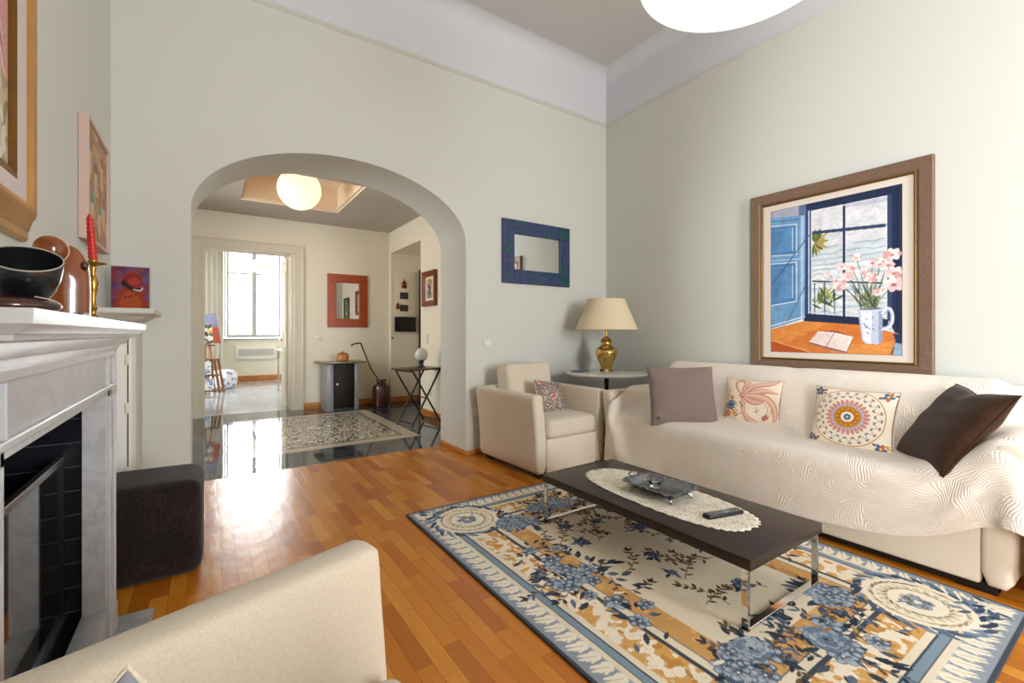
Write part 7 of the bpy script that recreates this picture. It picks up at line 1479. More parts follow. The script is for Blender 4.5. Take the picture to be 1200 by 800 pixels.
    cv.line(spline([(0.745, 0.289), (0.777, 0.323), (0.798, 0.29), (0.798, 0.225), (0.774, 0.188), (0.745, 0.179)], 6), .016, '#dfe4f0'); cv.line(spline([(0.753, 0.28), (0.777, 0.306), (0.791, 0.279), (0.788, 0.227), (0.77, 0.201), (0.749, 0.192)], 6), .006, '#93a0c2')
    for k in range(14):
        x, y = (0.673, 0.211); cv.leaf(x+rd.uniform(-.05, .05), y+rd.uniform(-.05, .04), rd.uniform(0, 6), .03, .008, rd.choice(['#8e9cc0', '#7685ad', '#b0bad4']))
    # stems and flowers
    base = (425, 540); heads = [(335,410,14),(352,440,17),(330,468,19),(380,382,13),(404,425,12),(428,445,16),(430,398,15),(455,402,13),(478,405,15),(492,372,20),(497,430,21),(498,465,24),(447,490,13),(290,432,9),(308,452,7),(365,412,12)]
    for (hx_, hy_, r) in heads: cv.line(spline(A([(base[0]+(hx_-425)*.22, base[1]-4), ((base[0]*.6+hx_*.4)+(hx_-425)*.12, (base[1]+hy_)/2), (hx_, hy_)]), 6), .005, rd.choice(['#4f5f3c', '#6d7b4a', '#39482f']))
    for k in range(34): cv.line(A([(420+rd.uniform(-28, 28), 540), (418+rd.uniform(-60, 60), 540-rd.uniform(40, 85))]), .0045, rd.choice(['#4f5f3c', '#708050', '#2f3e2c', '#8a9860']))
    for (hx_, hy_, r) in heads:
        x, y = A1P(hx_, hy_); rr = r*.0021
        for k in range(7): a = 2*PI*k/7; cv.ell(x+rr*.7*math.cos(a), y+rr*.45*math.sin(a), rr*.62, rr*.42, rd.choice(['#e9c5c6', '#f3dedd', '#d9a3a3', '#f7ecea', '#edd0d2']), a)
        cv.ell(x, y-rr*.1, rr*.32, rr*.22, rd.choice(['#c98a8a', '#e3b7b5', '#b06f6f']))
    cv.line([(0, 0), (W, 0), (W, Hh), (0, Hh), (0, 0)], .005, '#3b3a44')
    cv.noise(.07, .02, 41); cv.noise(.08, .05, 42); cv.noise(.06, .008, 43)
    return cv
t = thing('framed_painting', 'large painting of an open blue window and a jug of pink flowers above the sofa', 'painting', (XR-.002, 1.4775, 1.5805), R(-90))
ring_frame('frame', 1.175, 1.445, .088, [(0, 0), (0, .036), (.06, .042), (.8, .034), (.86, .03), (1, .026), (1, 0)], MT['hammered'], t)
ring_frame('inner_frame', 1.005, 1.275, .014, [(0, .0), (0, .030), (.5, .034), (1, .028), (1, 0)], MT['gilt'], t)
box('mount_board', -.49, .49, -.018, -.004, -.625, .625, MT['mat_board'], t)
flat_pic('canvas', window_art(), t, -.0195)

# blue mirror
t = thing('wall_mirror', 'small wall mirror in a blue and green painted wood frame on the back wall', 'mirror', (2.873, Y0-.002, 1.978), 0)
def blue_frame_mat():
    m, nt, b = newmat('blue_green_stain'); mp = coord(nt, (1, 1, 9)); mp2 = coord(nt, (9, 1, 1))
    n = N(nt, 'ShaderNodeTexNoise', i_Scale=2.0, i_Detail=3.0); L(nt, mp, 0, n, 'Vector'); n2 = N(nt, 'ShaderNodeTexNoise', i_Scale=1.6, i_Detail=3.0); L(nt, mp2, 0, n2, 'Vector')
    f = math_(nt, 'MULTIPLY', math_(nt, 'ADD', n.outputs[0], n2.outputs[0]), .5)
    nt.links.new(ramp(nt, f, [(.41, c3('#0b4f48')), (.46, c3('#1c3a55')), (.50, c3('#2f3560')), (.545, c3('#3d4272')), (.58, c3('#0d4a45'))]), b.inputs['Base Color']); b.inputs['Roughness'].default_value = .4; return m
ring_frame('frame', .876, .64, .142, [(0, 0), (0, .022), (.05, .026), (.95, .026), (1, .022), (1, 0)], blue_frame_mat(), t)
box('mirror_glass', -.30, .30, -.012, -.004, -.19, .19, MT['mirror'], t)

# paintings on the left wall
def figure_art():
    W, Hh = 1.0, 1.25; cv = Canvas(W, Hh, .006, '#cdb89c'); rd = random.Random(9)
    z = cv.noise(0, .12, 2)+.5*cv.noise(0, .05, 4)
    cv.px[z > .1] = c3('#c4a988'); cv.px[z > .5] = c3('#b7a489')
    for k in range(26):
        x = rd.uniform(.1, .85); cv.line(spline([(x, 1.2), (x+rd.uniform(-.08, .08), .8), (x+rd.uniform(-.1, .1), .3)], 8), rd.uniform(.02, .06), rd.choice(['#d9c4a6', '#bf9c78', '#c9ab88', '#b28f6f', '#dccbb1']), .6)
    cv.poly(spline([(.70, 1.25), (.80, .95), (.78, .6), (.62, .36), (.66, .28), (.80, .45), (.88, .7), (.90, 1.0), (.84, 1.25)], 6, True), '#c7a27e')
    cv.poly(spline([(.86, .65), (.96, .8), (1.0, .6), (1.0, .3), (.90, .34), (.84, .46)], 6, True), '#cf9d9a')
    for k in range(9): cv.line(spline([(.87, .62-k*.03), (.93, .50-k*.02), (.97, .36-k*.01)], 5), .009, rd.choice(['#a96f72', '#e3c0bb', '#8f6166']))
    cv.poly([(0, 0), (1, 0), (1, .26), (.8, .30), (.6, .22), (.3, .24), (0, .3)], '#c3bba7')
    for k in range(120): cv.ell(rd.uniform(0, 1), rd.uniform(0, .26), .03, .016, rd.choice(['#ddd6c4', '#a89c82', '#8f8a74', '#cbb993', '#b49772']), rd.uniform(0, 3))
    return cv
t = thing('framed_painting', 'large painting of pale tan figures in a wide gold frame at the top left', 'painting', (XL+.002, 1.44, 2.205), R(90))
gm = plain('bright_gold_leaf', '#c39658', .38, .55, var=.35, vscale=9)
ring_frame('frame', 1.30, 1.52, .095, [(0, 0), (0, .010), (.10, .018), (.30, .020), (.34, .026), (.62, .040), (.70, .048), (.86, .054), (1, .050), (1, 0)], gm, t)
ring_frame('mount_board', 1.12, 1.34, .075, [(0, .008), (0, .034), (1, .028), (1, .008)], plain('lilac_mount', '#cfc6c4', .9), t)
ring_frame('inner_frame', .975, 1.195, .025, [(0, .012), (0, .030), (.5, .033), (1, .024), (1, .012)], MT['gilt'], t)
cvf = figure_art()
me = grid_mesh('canvas', cvf, lambda X, Y: np.stack([(X/cvf.W-.5)*.93, np.full_like(X, -.0165), (Y/cvf.H-.5)*1.15], -1)); add_obj('canvas', me, MT['paint'], t)
def faces_art():
    W, Hh = .80, .58; cv = Canvas(W, Hh, .006, '#a9835a'); rd = random.Random(19)
    for k in range(240): cv.ell(rd.uniform(0, W), rd.uniform(0, Hh), rd.uniform(.02, .06), rd.uniform(.01, .03), rd.choice(['#b98a52', '#8f9a7e', '#c9b08a', '#9c6a48', '#d0a770', '#7e8f86', '#b4746a', '#a58f6b']), rd.uniform(0, 3), .8)
    for (x, y) in ((.12, .40), (.34, .32), (.58, .40), (.2, .14), (.48, .12), (.68, .18)):
        cv.ell(x, y, .055, .075, '#dccbb0', .2); cv.ell(x+.01, y-.01, .035, .055, '#cda887', .2); cv.ell(x, y+.075, .06, .03, rd.choice(['#b25f4c', '#8c5a3c', '#6f8a84']))
        cv.line([(x-.06, y-.06), (x-.08, y-.16)], .03, rd.choice(['#a7b79d', '#c98c62', '#8e5d48']))
    return cv
t = thing('framed_painting', 'smaller painting of a crowd of faces in a pale pink frame on the left wall', 'painting', (XL+.002, 3.158, 1.893), R(90))
ring_frame('frame', .555, .585, .018, [(0, 0), (0, .036), (.1, .038), (.9, .036), (1, .030), (1, 0)], plain('pale_pink_frame', '#c9aea2', .6), t)
box('backing', -.262, .262, -.026, -.004, -.277, .277, MT['mat_board'], t)
me_cv = faces_art()
me = grid_mesh('canvas', me_cv, lambda X, Y: np.stack([(X-me_cv.W/2)*.65, np.full_like(X, -.0265), (Y-me_cv.H/2)*.95], -1)); add_obj('canvas', me, MT['paint'], t)

# ------------------------------------------------------------------ fireplace
def fireplace():
    t = thing('fireplace', 'white marble fireplace with mantel shelf and black firebox on the left wall', 'fireplace', (0, 0, 0))
    m, mo = MT['marble'], MT['marble_old']; fx = -.285
    ya, yb = 1.00, 2.33     # outer faces of the jambs
    oa, ob = 1.135, 2.195   # opening
    # mantel shelf: stepped mouldings with returns at both ends
    prof = [(.0, 1.085), (.006, 1.10), (.012, 1.108), (.026, 1.112), (.030, 1.125), (.038, 1.136), (.056, 1.140), (.058, 1.149), (.064, 1.150), (.074, 1.160), (.082, 1.165), (.084, 1.187)]
    bm = bmesh.new(); rows = []
    for d, z in prof: rows.append([bm.verts.new(p) for p in ((XL, ya-d, z), (fx+d, ya-d, z), (fx+d, yb+d, z), (XL, yb+d, z))])
    for a, b_ in zip(rows, rows[1:]):
        for i in range(3): bm.faces.new((a[i], a[i+1], b_[i+1], b_[i]))
    bm.faces.new(rows[-1]); bm.faces.new(rows[0][::-1])
    bm_obj('mantel_shelf', bm, m, t, ang=20)
    # frieze with sunk panel
    bm = bmesh.new(); bx(bm, XL, fx-.012, ya, yb, .945, 1.09)
    for (a, b_, c_, e) in ((ya, yb, 1.066, 1.09), (ya, yb, .945, .962), (ya, ya+.03, .962, 1.066), (yb-.03, yb, .962, 1.066), (ya+.145, ya+.165, .962, 1.066), (yb-.165, yb-.145, .962, 1.066)):
        bx(bm, fx-.014, fx, a, b_, c_, e, .003, 1)
    bm_obj('frieze', bm, m, t)
    for (a, b_, nm) in ((ya, oa, 'jamb'), (ob, yb, 'jamb')):
        bm = bmesh.new(); bx(bm, fx-.074, fx-.008, a, b_, 0, .95)
        c0, c1 = (a, a+.04) if a < 1.5 else (b_-.04, b_)
        bx(bm, XL+.001, fx-.074, c0, c1, 0, .95)
        bx(bm, fx-.01, fx+.004, a-.004, b_+.004, 0, .11, .003, 1)
        bx(bm, fx-.01, fx, a, a+.022, .11, .95, .003, 1); bx(bm, fx-.01, fx, b_-.022, b_, .11, .95, .003, 1)
        bx(bm, fx-.01, fx, a, b_, .92, .95, .003, 1)
        bm_obj(nm, bm, m, t)
    # worn marble slips lining the opening
    for (a, b_) in ((oa, oa+.015), (ob-.012, ob+.0)):
        box('slip', fx-.075, fx-.012, a-.001, b_+.001, .15, .95, mo, t)
    box('slip', fx-.075, fx-.012, oa, ob, .925, .945, mo, t)
    # raised inner hearth and fire box of black painted brick
    bk, nt, b = newmat('black_painted_brick'); mp = coord(nt)
    br_ = N(nt, 'ShaderNodeTexBrick', i_Scale=1.0); br_.inputs['Brick Width'].default_value = .62; br_.inputs['Row Height'].default_value = .085; br_.inputs['Mortar Size'].default_value = .0022
    br_.inputs['Color1'].default_value = (*c3('#121217'), 1); br_.inputs['Color2'].default_value = (*c3('#1c1c24'), 1); br_.inputs['Mortar'].default_value = (*c3('#4c4c56'), 1)  # paler mortar stands in for reflections along the brick joints
    cx = N(nt, 'ShaderNodeCombineXYZ'); s_ = N(nt, 'ShaderNodeSeparateXYZ'); L(nt, mp, 0, s_, 0)
    nt.links.new(math_(nt, 'ADD', s_.outputs[0], s_.outputs[1]), cx.inputs[0]); nt.links.new(s_.outputs[2], cx.inputs[1]); L(nt, cx, 0, br_, 'Vector')
    L(nt, br_, 'Color', b, 'Base Color'); b.inputs['Roughness'].default_value = .25
    bump(nt, b, math_(nt, 'SUBTRACT', 1.0, br_.outputs['Fac']), .9, .006)
    bm = bmesh.new()
    bx(bm, XL-.16, fx-.076, ob+.001, ob+.06, .0, .94); bx(bm, XL-.16, fx-.076, oa-.06, oa-.001, .0, .94)
    bx(bm, XL-.20, XL-.16, oa-.06, ob+.06, 0, 1.0); bx(bm, XL-.16, fx-.076, oa, ob, .93, .944)
    bm_obj('firebox', bm, bk, t)
    box('hearth', XL-.16, fx-.076, oa, ob, .0, .148, plain('black_polished_slab', '#0c0c0f', .12), t)
    box('hearth', fx-.077, fx-.008, oa, ob, .0, .15, mo, t, bev=.003)
    box('hearth_slab', fx-.01, -.175, .96, 2.40, .0, .014, mo, t, bev=.003)
    # reflecting glass door
    g = plain('smoked_glass', '#0b0c10', .03, 0, spec=1.0, coat=1.0)
    d = box('glass_door', XL+.07, XL+.076, oa+.05, ob+.0-.005, .165, .70, g, t)
    bm = bmesh.new(); x0, x1 = XL+.064, XL+.084
    bx(bm, x0, x1, oa+.04, ob-.003, .70, .722, .002, 1); bm_obj('door_rail', bm, MT['steel'], d)
    box('door_rail', x0, x1, oa+.04, ob-.003, .149, .166, MT['steel'], d)
    box('door_edge', x0, x1, ob-.012, ob-.003, .166, .70, MT['black'], d)
# the wall behind the firebox is opened as a shallow recess
fireplace()

# corner cupboard column with ledge between fireplace and back wall
cc = thing('corner_cupboard', 'narrow white built-in cupboard with a ledge in the left back corner', 'cupboard', (0, 0, 0))
box('body', XL+.002, -.335, 3.44, Y0, .0, 1.262, MT['wall'], cc, bev=.004)
box('door', XL+.012, -.352, 3.428, 3.442, .06, 1.23, MT['white'], cc, bev=.003)
box('door_gap', XL+.118, XL+.124, 3.425, 3.43, .06, 1.23, plain('shadow_gap_bronze', '#6f5b3c', .5, .3), cc)
for z in (.35, .72, 1.0): box('hinge', XL+.110, XL+.132, 3.415, 3.43, z-.03, z+.03, MT['plate'], cc, bev=.003)
bm = bmesh.new()
rows = []
for d, z in ((-.10, 1.222), (-.085, 1.225), (-.055, 1.24), (-.035, 1.256), (-.005, 1.262), (0, 1.268), (0, 1.288), (-.004, 1.292)):
    rows.append([bm.verts.new(p) for p in ((XL+.001, 3.24-d, z), (-.235+d, 3.24-d, z), (-.235+d, Y0-.001, z), (XL+.001, Y0-.001, z))])
for a, b_ in zip(rows, rows[1:]):
    for i in range(2): bm.faces.new((a[i], a[i+1], b_[i+1], b_[i]))
bm.faces.new(rows[-1]); bm.faces.new(rows[0][::-1]); bm_obj('ledge', bm, MT['wall'], cc, ang=30)
# narrow filler panel beside the fireplace
def red_art():
    cv = Canvas(.17, .245, .0025, '#6d2d3c'); rd = random.Random(2)
    for k in range(60): cv.ell(rd.uniform(0, .17), rd.uniform(0, .245), .03, .02, rd.choice(['#5b2f55', '#7d2a33', '#8b3f4a', '#4a3a63', '#6b4a7a']), rd.uniform(0, 3), .7)
    cv.poly(spline([(.02, 0), (.03, .08), (.05, .12), (.045, .17), (.07, .215), (.11, .22), (.14, .19), (.135, .13), (.15, .08), (.16, 0)], 6, True), '#8f3220')
    cv.poly(spline([(.04, 0), (.05, .08), (.09, .1), (.13, .06), (.13, 0)], 6, True), '#a8481f')
    cv.ell(.095, .17, .045, .04, '#7d1f22'); cv.ell(.10, .16, .028, .022, '#a5362c'); cv.line(spline([(.06, .145), (.09, .12), (.13, .118)], 5), .018, '#1c1318'); cv.ell(.055, .15, .013, .018, '#1a1216')
    cv.line(spline([(.10, .115), (.13, .11), (.14, .125)], 5), .006, '#e8d9d0')
    for k in range(7): cv.ell(.06+.015*(k % 4), .07-.02*(k//4)+.004*k, .005, .004, '#3c1512')
    return cv
t = thing('art_book', 'glossy art book with a red figure on its cover standing on the corner ledge', 'book', (-.362, 3.47, 1.2925), R(-3))
box('cover', -.088, .088, .0, .034, 0, .252, plain('book_cover_purple', '#3d4668', .4), t, bev=.001)
box('page_block', .084, .0895, .004, .030, .003, .249, plain('striped_pages', '#cfc3a8', .8), t)
cvr = red_art(); me = grid_mesh('cover_picture', cvr, lambda X, Y: np.stack([X-.085, np.full_like(X, -.0006), Y+.0035], -1)); add_obj('cover_picture', me, painted('glossy_print', .15, .5), t)

# ------------------------------------------------------------------ ornaments on the mantel
MZ = 1.187
br1 = wood('polished_brown_wood', '#5e2a0c', '#a55a22', .18, 2.2, 2, .6); br2 = wood('dark_red_wood', '#2b130d', '#4f241a', .2, 2.2, 0, .6)
rimm = plain('pale_rim_wood', '#cdb9a2', .4)
def sculpt():
    t = thing('wooden_sculpture', 'polished brown wooden sculpture with domed body and ball head on the mantel', 'sculpture', (-.324, 1.75, MZ+.0005), R(-80))
    bm = bmesh.new(); outl = [(-.056, 0), (-.058, .05), (-.056, .11), (-.045, .165), (-.018, .20), (.012, .208), (.036, .188), (.050, .145), (.054, .08), (.053, 0)]
    sp = spline(outl, 6); rows = []
    for k in range(11):
        q = -1+2*k/10; f = .72+.28*(max(0, 1-abs(q)**3))**.5
        rows.append([bm.verts.new((q*.040, x*f, z*(.92+.08*f))) for x, z in sp])
    for a, b_ in zip(rows, rows[1:]):
        for i in range(len(sp)-1): bm.faces.new((a[i], a[i+1], b_[i+1], b_[i]))
        bm.faces.new((a[-1], a[0], b_[0], b_[-1]))
    bm.faces.new(rows[0]); bm.faces.new(rows[-1][::-1])
    bm_obj('body', bm, br1, t, ang=60)
    bm = bmesh.new(); tube(bm, [(.030, x*.90, z*.965) for x, z in sp[26:]], .0022, 8); bm_obj('rim', bm, rimm, t)
    bm = bmesh.new(); bmesh.ops.create_uvsphere(bm, u_segments=32, v_segments=20, radius=1)
    for v in bm.verts: v.co = Vector((v.co.x*.034, v.co.y*.036, v.co.z*.038))
    bm_obj('head', bm, br1, t, (.03, -.026, .190), ang=180)
    bm = bmesh.new(); pts = [(0, .0345*math.cos(a), .0365*math.sin(a)) for a in [R(-80+150*i/16) for i in range(17)]]; tube(bm, pts, .0018, 8); bm_obj('rim', bm, rimm, t, (.040, -.026, .190))
    bm = bmesh.new(); bmesh.ops.create_uvsphere(bm, u_segments=20, v_segments=12, radius=1)
    for v in bm.verts: v.co = Vector((v.co.x*.014, v.co.y*.009, v.co.z*.014))
    bm_obj('hand', bm, br2, t, (.036, .040, .152), ang=180)
    for k in range(4):
        bm = bmesh.new(); bmesh.ops.create_uvsphere(bm, u_segments=12, v_segments=8, radius=.0105)
        bm_obj('foot_bead', bm, MT['bead'], t, (.046, -.018+k*.019, .0105+(.003 if k % 2 else 0)), ang=180)
MT['bead'] = plain('silvered_metal', '#b9b9b9', .3, .8, bmp=.4, bscale=90)
sculpt()
def black_bowl():
    t = thing('decorative_bowl', 'black bowl with pale rim tilted towards the room on the mantel', 'bowl', (-.318, 1.385, MZ+.038), R(14))
    bm = bmesh.new(); prof = [(0, 0), (.026, .0), (.038, .006), (.049, .030), (.055, .06), (.057, .094), (.055, .096), (.051, .06), (.043, .032), (.030, .014), (0, .010)]
    lathe(bm, prof, 48)
    tl = Matrix.Rotation(R(33), 4, 'X')
    for v in bm.verts: v.co = tl @ v.co
    bm_obj('bowl_body', bm, plain('black_glaze', '#15171a', .25, coat=.4, var=.3, vscale=12), t, ang=60)
    bm = bmesh.new(); pts = [tl @ Vector((.056*math.cos(2*PI*i/48), .056*math.sin(2*PI*i/48), .0955)) for i in range(48)]
    tube(bm, pts, .0016, 8, closed=True); bm_obj('rim', bm, plain('pale_glaze', '#a79f94', .3), t)
    t = thing('wooden_dish', 'low dark brown oval wooden pod on the mantel below the black bowl', 'dish', (-.325, 1.30, MZ+.0005), R(8))
    bm = bmesh.new(); bmesh.ops.create_uvsphere(bm, u_segments=40, v_segments=20, radius=1)
    for v in bm.verts:
        z = v.co.z; v.co = Vector((v.co.x*.080, v.co.y*.070, max(0, .018+z*.022)))
    bm_obj('dish_body', bm, br2, t, ang=180)
    bm = bmesh.new(); pts = [(.0785*math.cos(a), .0, .019+.0215*math.sin(a)) for a in [R(-50+110*i/12) for i in range(13)]]; tube(bm, pts, .0016, 6); bm_obj('rim', bm, rimm, t)
black_bowl()
t = thing('candlestick', 'slender brass candlestick at the far end of the mantel', 'candlestick', (-.333, 2.20, MZ+.0005))
bm = bmesh.new(); lathe(bm, [(0, 0), (.038, 0), (.040, .004), (.032, .010), (.018, .02), (.010, .03), (.008, .045), (.013, .055), (.009, .064), (.007, .09), (.012, .12), (.016, .145), (.010, .165), (.006, .185), (.010, .20), (.008, .206), (.036, .214), (.038, .218), (.034, .219), (.012, .216), (.013, .232), (.011, .235), (.010, .22), (0, .22)], 32); bm_obj('stick', bm, MT['brass'], t, ang=50)
bm = bmesh.new(); lathe(bm, [(0, 0), (.011, 0)]+[(.0125-.004*(k/34)**2+.0, .004+k*.0046) for k in range(35)]+[(.006, .165), (.002, .17), (0, .17)], 24, twist=lambda a, z: 1+.16*math.sin(a*2+z*420))
cd = bm_obj('candle', bm, plain('red_wax', '#c3201a', .35, var=.08), None, (-.333, 2.20, MZ+.2215), (0, R(-3.5), 0), ang=180); tag(cd, 'red twisted taper candle standing in the brass candlestick', 'candle')
bm = bmesh.new(); tube(bm, [(0, 0, .168), (.001, 0, .178)], .0009, 6); bm_obj('wick', bm, MT['black'], cd)

# ------------------------------------------------------------------ ottoman
def ottoman():
    m, nt, b = newmat('dark_pile_fabric'); mp = coord(nt)
    n = N(nt, 'ShaderNodeTexNoise', i_Scale=140.0, i_Detail=3.0); L(nt, mp, 0, n, 'Vector'); n2 = N(nt, 'ShaderNodeTexNoise', i_Scale=7.0, i_Detail=2.0); L(nt, mp, 0, n2, 'Vector')
    f = math_(nt, 'ADD', math_(nt, 'MULTIPLY', n.outputs[0], .7), math_(nt, 'MULTIPLY', n2.outputs[0], .3))
    nt.links.new(ramp(nt, f, [(.35, c3('#120c0e')), (.55, c3('#261c1d')), (.72, c3('#43362f'))]), b.inputs['Base Color']); b.inputs['Roughness'].default_value = .9; b.inputs['Sheen Weight'].default_value = .12
    b.inputs['Specular IOR Level'].default_value = .2
    bump(nt, b, f, 1.0, .006)
    t = thing('ottoman', 'dark brown furry cube ottoman standing beside the fireplace', 'ottoman', (-.232, 2.86, 0), R(-1))
    soft_box('cover', .45, .42, .44, m, t, (0, 0, .222), n=18, p=13, puff=.010, seed=4)
    for sx in (-1, 1):
        for sy in (-1, 1):
            bm = bmesh.new(); lathe(bm, [(0, 0), (.02, 0), (.022, .012), (0, .012)], 16); bm_obj('foot', bm, MT['black'], t, (sx*.14, sy*.13, 0))
ottoman()

# ------------------------------------------------------------------ big pendant
def emit(name, col, strength, tex=0):
    m, nt, b = newmat(name); b.inputs['Base Color'].default_value = (*c3(col), 1); b.inputs['Roughness'].default_value = .3
    b.inputs['Emission Color'].default_value = (*c3(col), 1); b.inputs['Emission Strength'].default_value = strength
    if tex:
        mp = coord(nt); v = N(nt, 'ShaderNodeTexVoronoi', i_Scale=float(tex)); L(nt, mp, 0, v, 'Vector')
        f = N(nt, 'ShaderNodeMapRange'); f.inputs[3].default_value = strength*.72; f.inputs[4].default_value = strength*1.25; L(nt, v, 0, f, 0)
        L(nt, f, 0, b, 'Emission Strength')
    return m
def pendant():
    t = thing('pendant_lamp', 'large glowing white pebble shaped pendant lamp at the top edge', 'pendant lamp', (1.766, .977, 2.628))
    bm = bmesh.new(); bmesh.ops.create_uvsphere(bm, u_segments=48, v_segments=28, radius=1)
    for v in bm.verts:
        z = v.co.z; k = 1.0-.08*z; v.co = Vector((v.co.x*.40*k, v.co.y*.40*k, math.copysign(abs(z)**.9, z)*.075))
    bm_obj('lamp_shade', bm, emit('opal_glass_lit', '#fdf9ef', .95), t, ang=180)
    bm = bmesh.new(); tube(bm, [(0, 0, .07), (0, 0, 1.50)], .004, 8); bm_obj('cord', bm, MT['white'], t)
    bm = bmesh.new(); lathe(bm, [(0, 1.47), (.02, 1.47), (.06, 1.51), (.062, 1.53), (0, 1.53)], 24); bm_obj('ceiling_rose', bm, MT['white'], t)
pendant()

# ------------------------------------------------------------------ sockets and switches
def plate(name, label, loc, rz, w=.12, h=.08, n=3, parts=True):
    t = thing(name, label, 'switch' if 'switch' in name else 'socket', loc, rz, 'wall switches' if 'switch' in name else 'wall sockets')
    box('cover_plate', -w/2, w/2, -.008, 0, -h/2, h/2, MT['plate'], t, bev=.003)
    for k in range(n):
        x = (k-(n-1)/2)*.024; box('rocker', x-.011, x+.011, -.011, -.007, -.022, .022, MT['white'], t, bev=.001)
    return t
plate('light_switch', 'white wall switch below left of the blue mirror', (2.272, Y0-.001, 1.06), 0, .085, .062)
plate('wall_socket', 'white wall socket low on the wall behind the corner armchair', (2.17, Y0-.001, .40), 0)
plate('light_switch', 'white wall switch between the far doorway and the black hall cabinet', (1.445, YH-.001, 1.085), 0)
plate('light_switch', 'white switch on the right hall wall under the small framed picture', (XH-.001, 5.92, 1.08), R(-90), .085, .12, 1)
plate('wall_socket', 'white wall socket on the right hall wall under the folding table', (XH-.001, 5.84, .335), R(-90), .12, .085)

# ================================================================== HALL
# marble inlay in the floor: cream border round a scrolled panel
def inlay():
    x0, x1, y0, y1 = .30, 2.02, 4.83, 6.93
    bm = bmesh.new(); w = .15
    for a in ((x0, x1, y0, y0+w), (x0, x1, y1-w, y1), (x0, x0+w, y0+w, y1-w), (x1-w, x1, y0+w, y1-w)): bx(bm, a[0], a[1], a[2], a[3], -.01, .0012)
    struct(bm_obj('floor_inlay_border', bm, MT['inlay_border'], smooth=False))
    m, nt, b = newmat('scrolled_marble_mosaic'); mp = coord(nt)
    n = N(nt, 'ShaderNodeTexNoise', i_Scale=6.5, i_Detail=0.0, i_Distortion=2.6); L(nt, mp, 0, n, 'Vector')
    s_ = math_(nt, 'SINE', math_(nt, 'MULTIPLY', n.outputs[0], 24.0))
    n2 = N(nt, 'ShaderNodeTexNoise', i_Scale=40.0); L(nt, mp, 0, n2, 'Vector')
    k = math_(nt, 'GREATER_THAN', math_(nt, 'ADD', s_, math_(nt, 'MULTIPLY', math_(nt, 'SUBTRACT', n2.outputs[0], .5), 1.2)), .05)
    nt.links.new(mixc(nt, k, c3('#3f3a34'), c3('#e0d6c2')), b.inputs['Base Color']); b.inputs['Roughness'].default_value = .09
    struct(box('floor_inlay_panel', x0+w+.03, x1-w-.03, y0+w+.03, y1-w-.03, -.01, .0014, m))
    struct(box('floor_inlay_line', x0+w, x1-w, y0+w, y1-w, -.01, .0010, MT['hall_floor']))
inlay()

# spherical lamp in the ceiling recess
t = thing('pendant_lamp', 'white textured globe lamp hanging in the hall ceiling recess', 'pendant lamp', (.95, 6.0, 2.90))
bm = bmesh.new(); bmesh.ops.create_uvsphere(bm, u_segments=40, v_segments=28, radius=.245); bm_obj('globe', bm, emit('woven_globe_lit', '#ffe2c0', 1.15, 34), t, ang=180)
bm = bmesh.new(); tube(bm, [(0, 0, .24), (0, 0, .30)], .01, 8); lathe(bm, [(0, .27), (.05, .275), (.06, .3), (0, .3)], 20); bm_obj('ceiling_mount', bm, MT['white'], t)

# orange framed mirror
t = thing('wall_mirror', 'tall wall mirror in a wide orange brown wood frame on the hall wall', 'mirror', (1.895, YH-.002, 1.675))
mw = plain('orange_stained_wood', '#a2400c', .35, var=.35, vscale=14)
ring_frame('frame', .62, .84, .135, [(0, 0), (0, .02), (.04, .025), (.94, .025), (1, .02), (1, 0)], mw, t)
box('mirror_glass', -.18, .18, -.012, -.004, -.29, .29, MT['mirror'], t)

# black cabinet with slab top
t = thing('hall_cabinet', 'small black cabinet with grey side panels and a thin slab top in the hall', 'cabinet', (1.72, 7.20, 0))
box('body', -.135, .165, -.13, .26, .035, .70, plain('black_lacquer', '#100d0c', .5, spec=.3), t, bev=.003)
box('door', -.13, .155, -.15, -.131, .06, .69, plain('black_brown_door', '#110c0b', .5, spec=.3), t, bev=.002)
bm = bmesh.new(); lathe(bm, [(0, 0), (.008, 0), (.008, .012), (.016, .02), (.012, .03), (0, .032)], 16); bm_obj('door_knob', bm, MT['white'], t, (-.09, -.15, .40), (R(90), 0, 0))
gp = plain('grey_lacquer_panel', '#8d9094', .3)
box('side_panel', -.235, -.137, -.14, .27, .0, .705, gp, t, bev=.003); box('side_panel', .167, .225, -.14, .27, .0, .705, gp, t, bev=.003)
box('plinth', -.21, .21, -.12, .25, 0, .034, MT['black'], t)
box('slab_top', -.335, .335, -.20, .28, .706, .732, plain('olive_stone_top', '#7b7458', .2, var=.2, vscale=8), t, bev=.004)
t = thing('wooden_box', 'small round orange brown wooden box on the black hall cabinet', 'box', (1.74, 7.16, .7325))
bm = bmesh.new(); lathe(bm, [(0, 0), (.06, 0), (.085, .02), (.092, .06), (.08, .10), (.072, .105), (0, .105)], 28); bm_obj('box_body', bm, wood('turned_orange_wood', '#9a5a22', '#c98a45', .3, 6, 2), t)
bm = bmesh.new(); lathe(bm, [(0, .1055), (.074, .1055), (.076, .115), (.055, .13), (.012, .135), (.012, .15), (0, .152)], 28); bm_obj('lid', bm, wood('turned_brown_wood', '#8a4f1e', '#b9793a', .3, 6, 2), t)

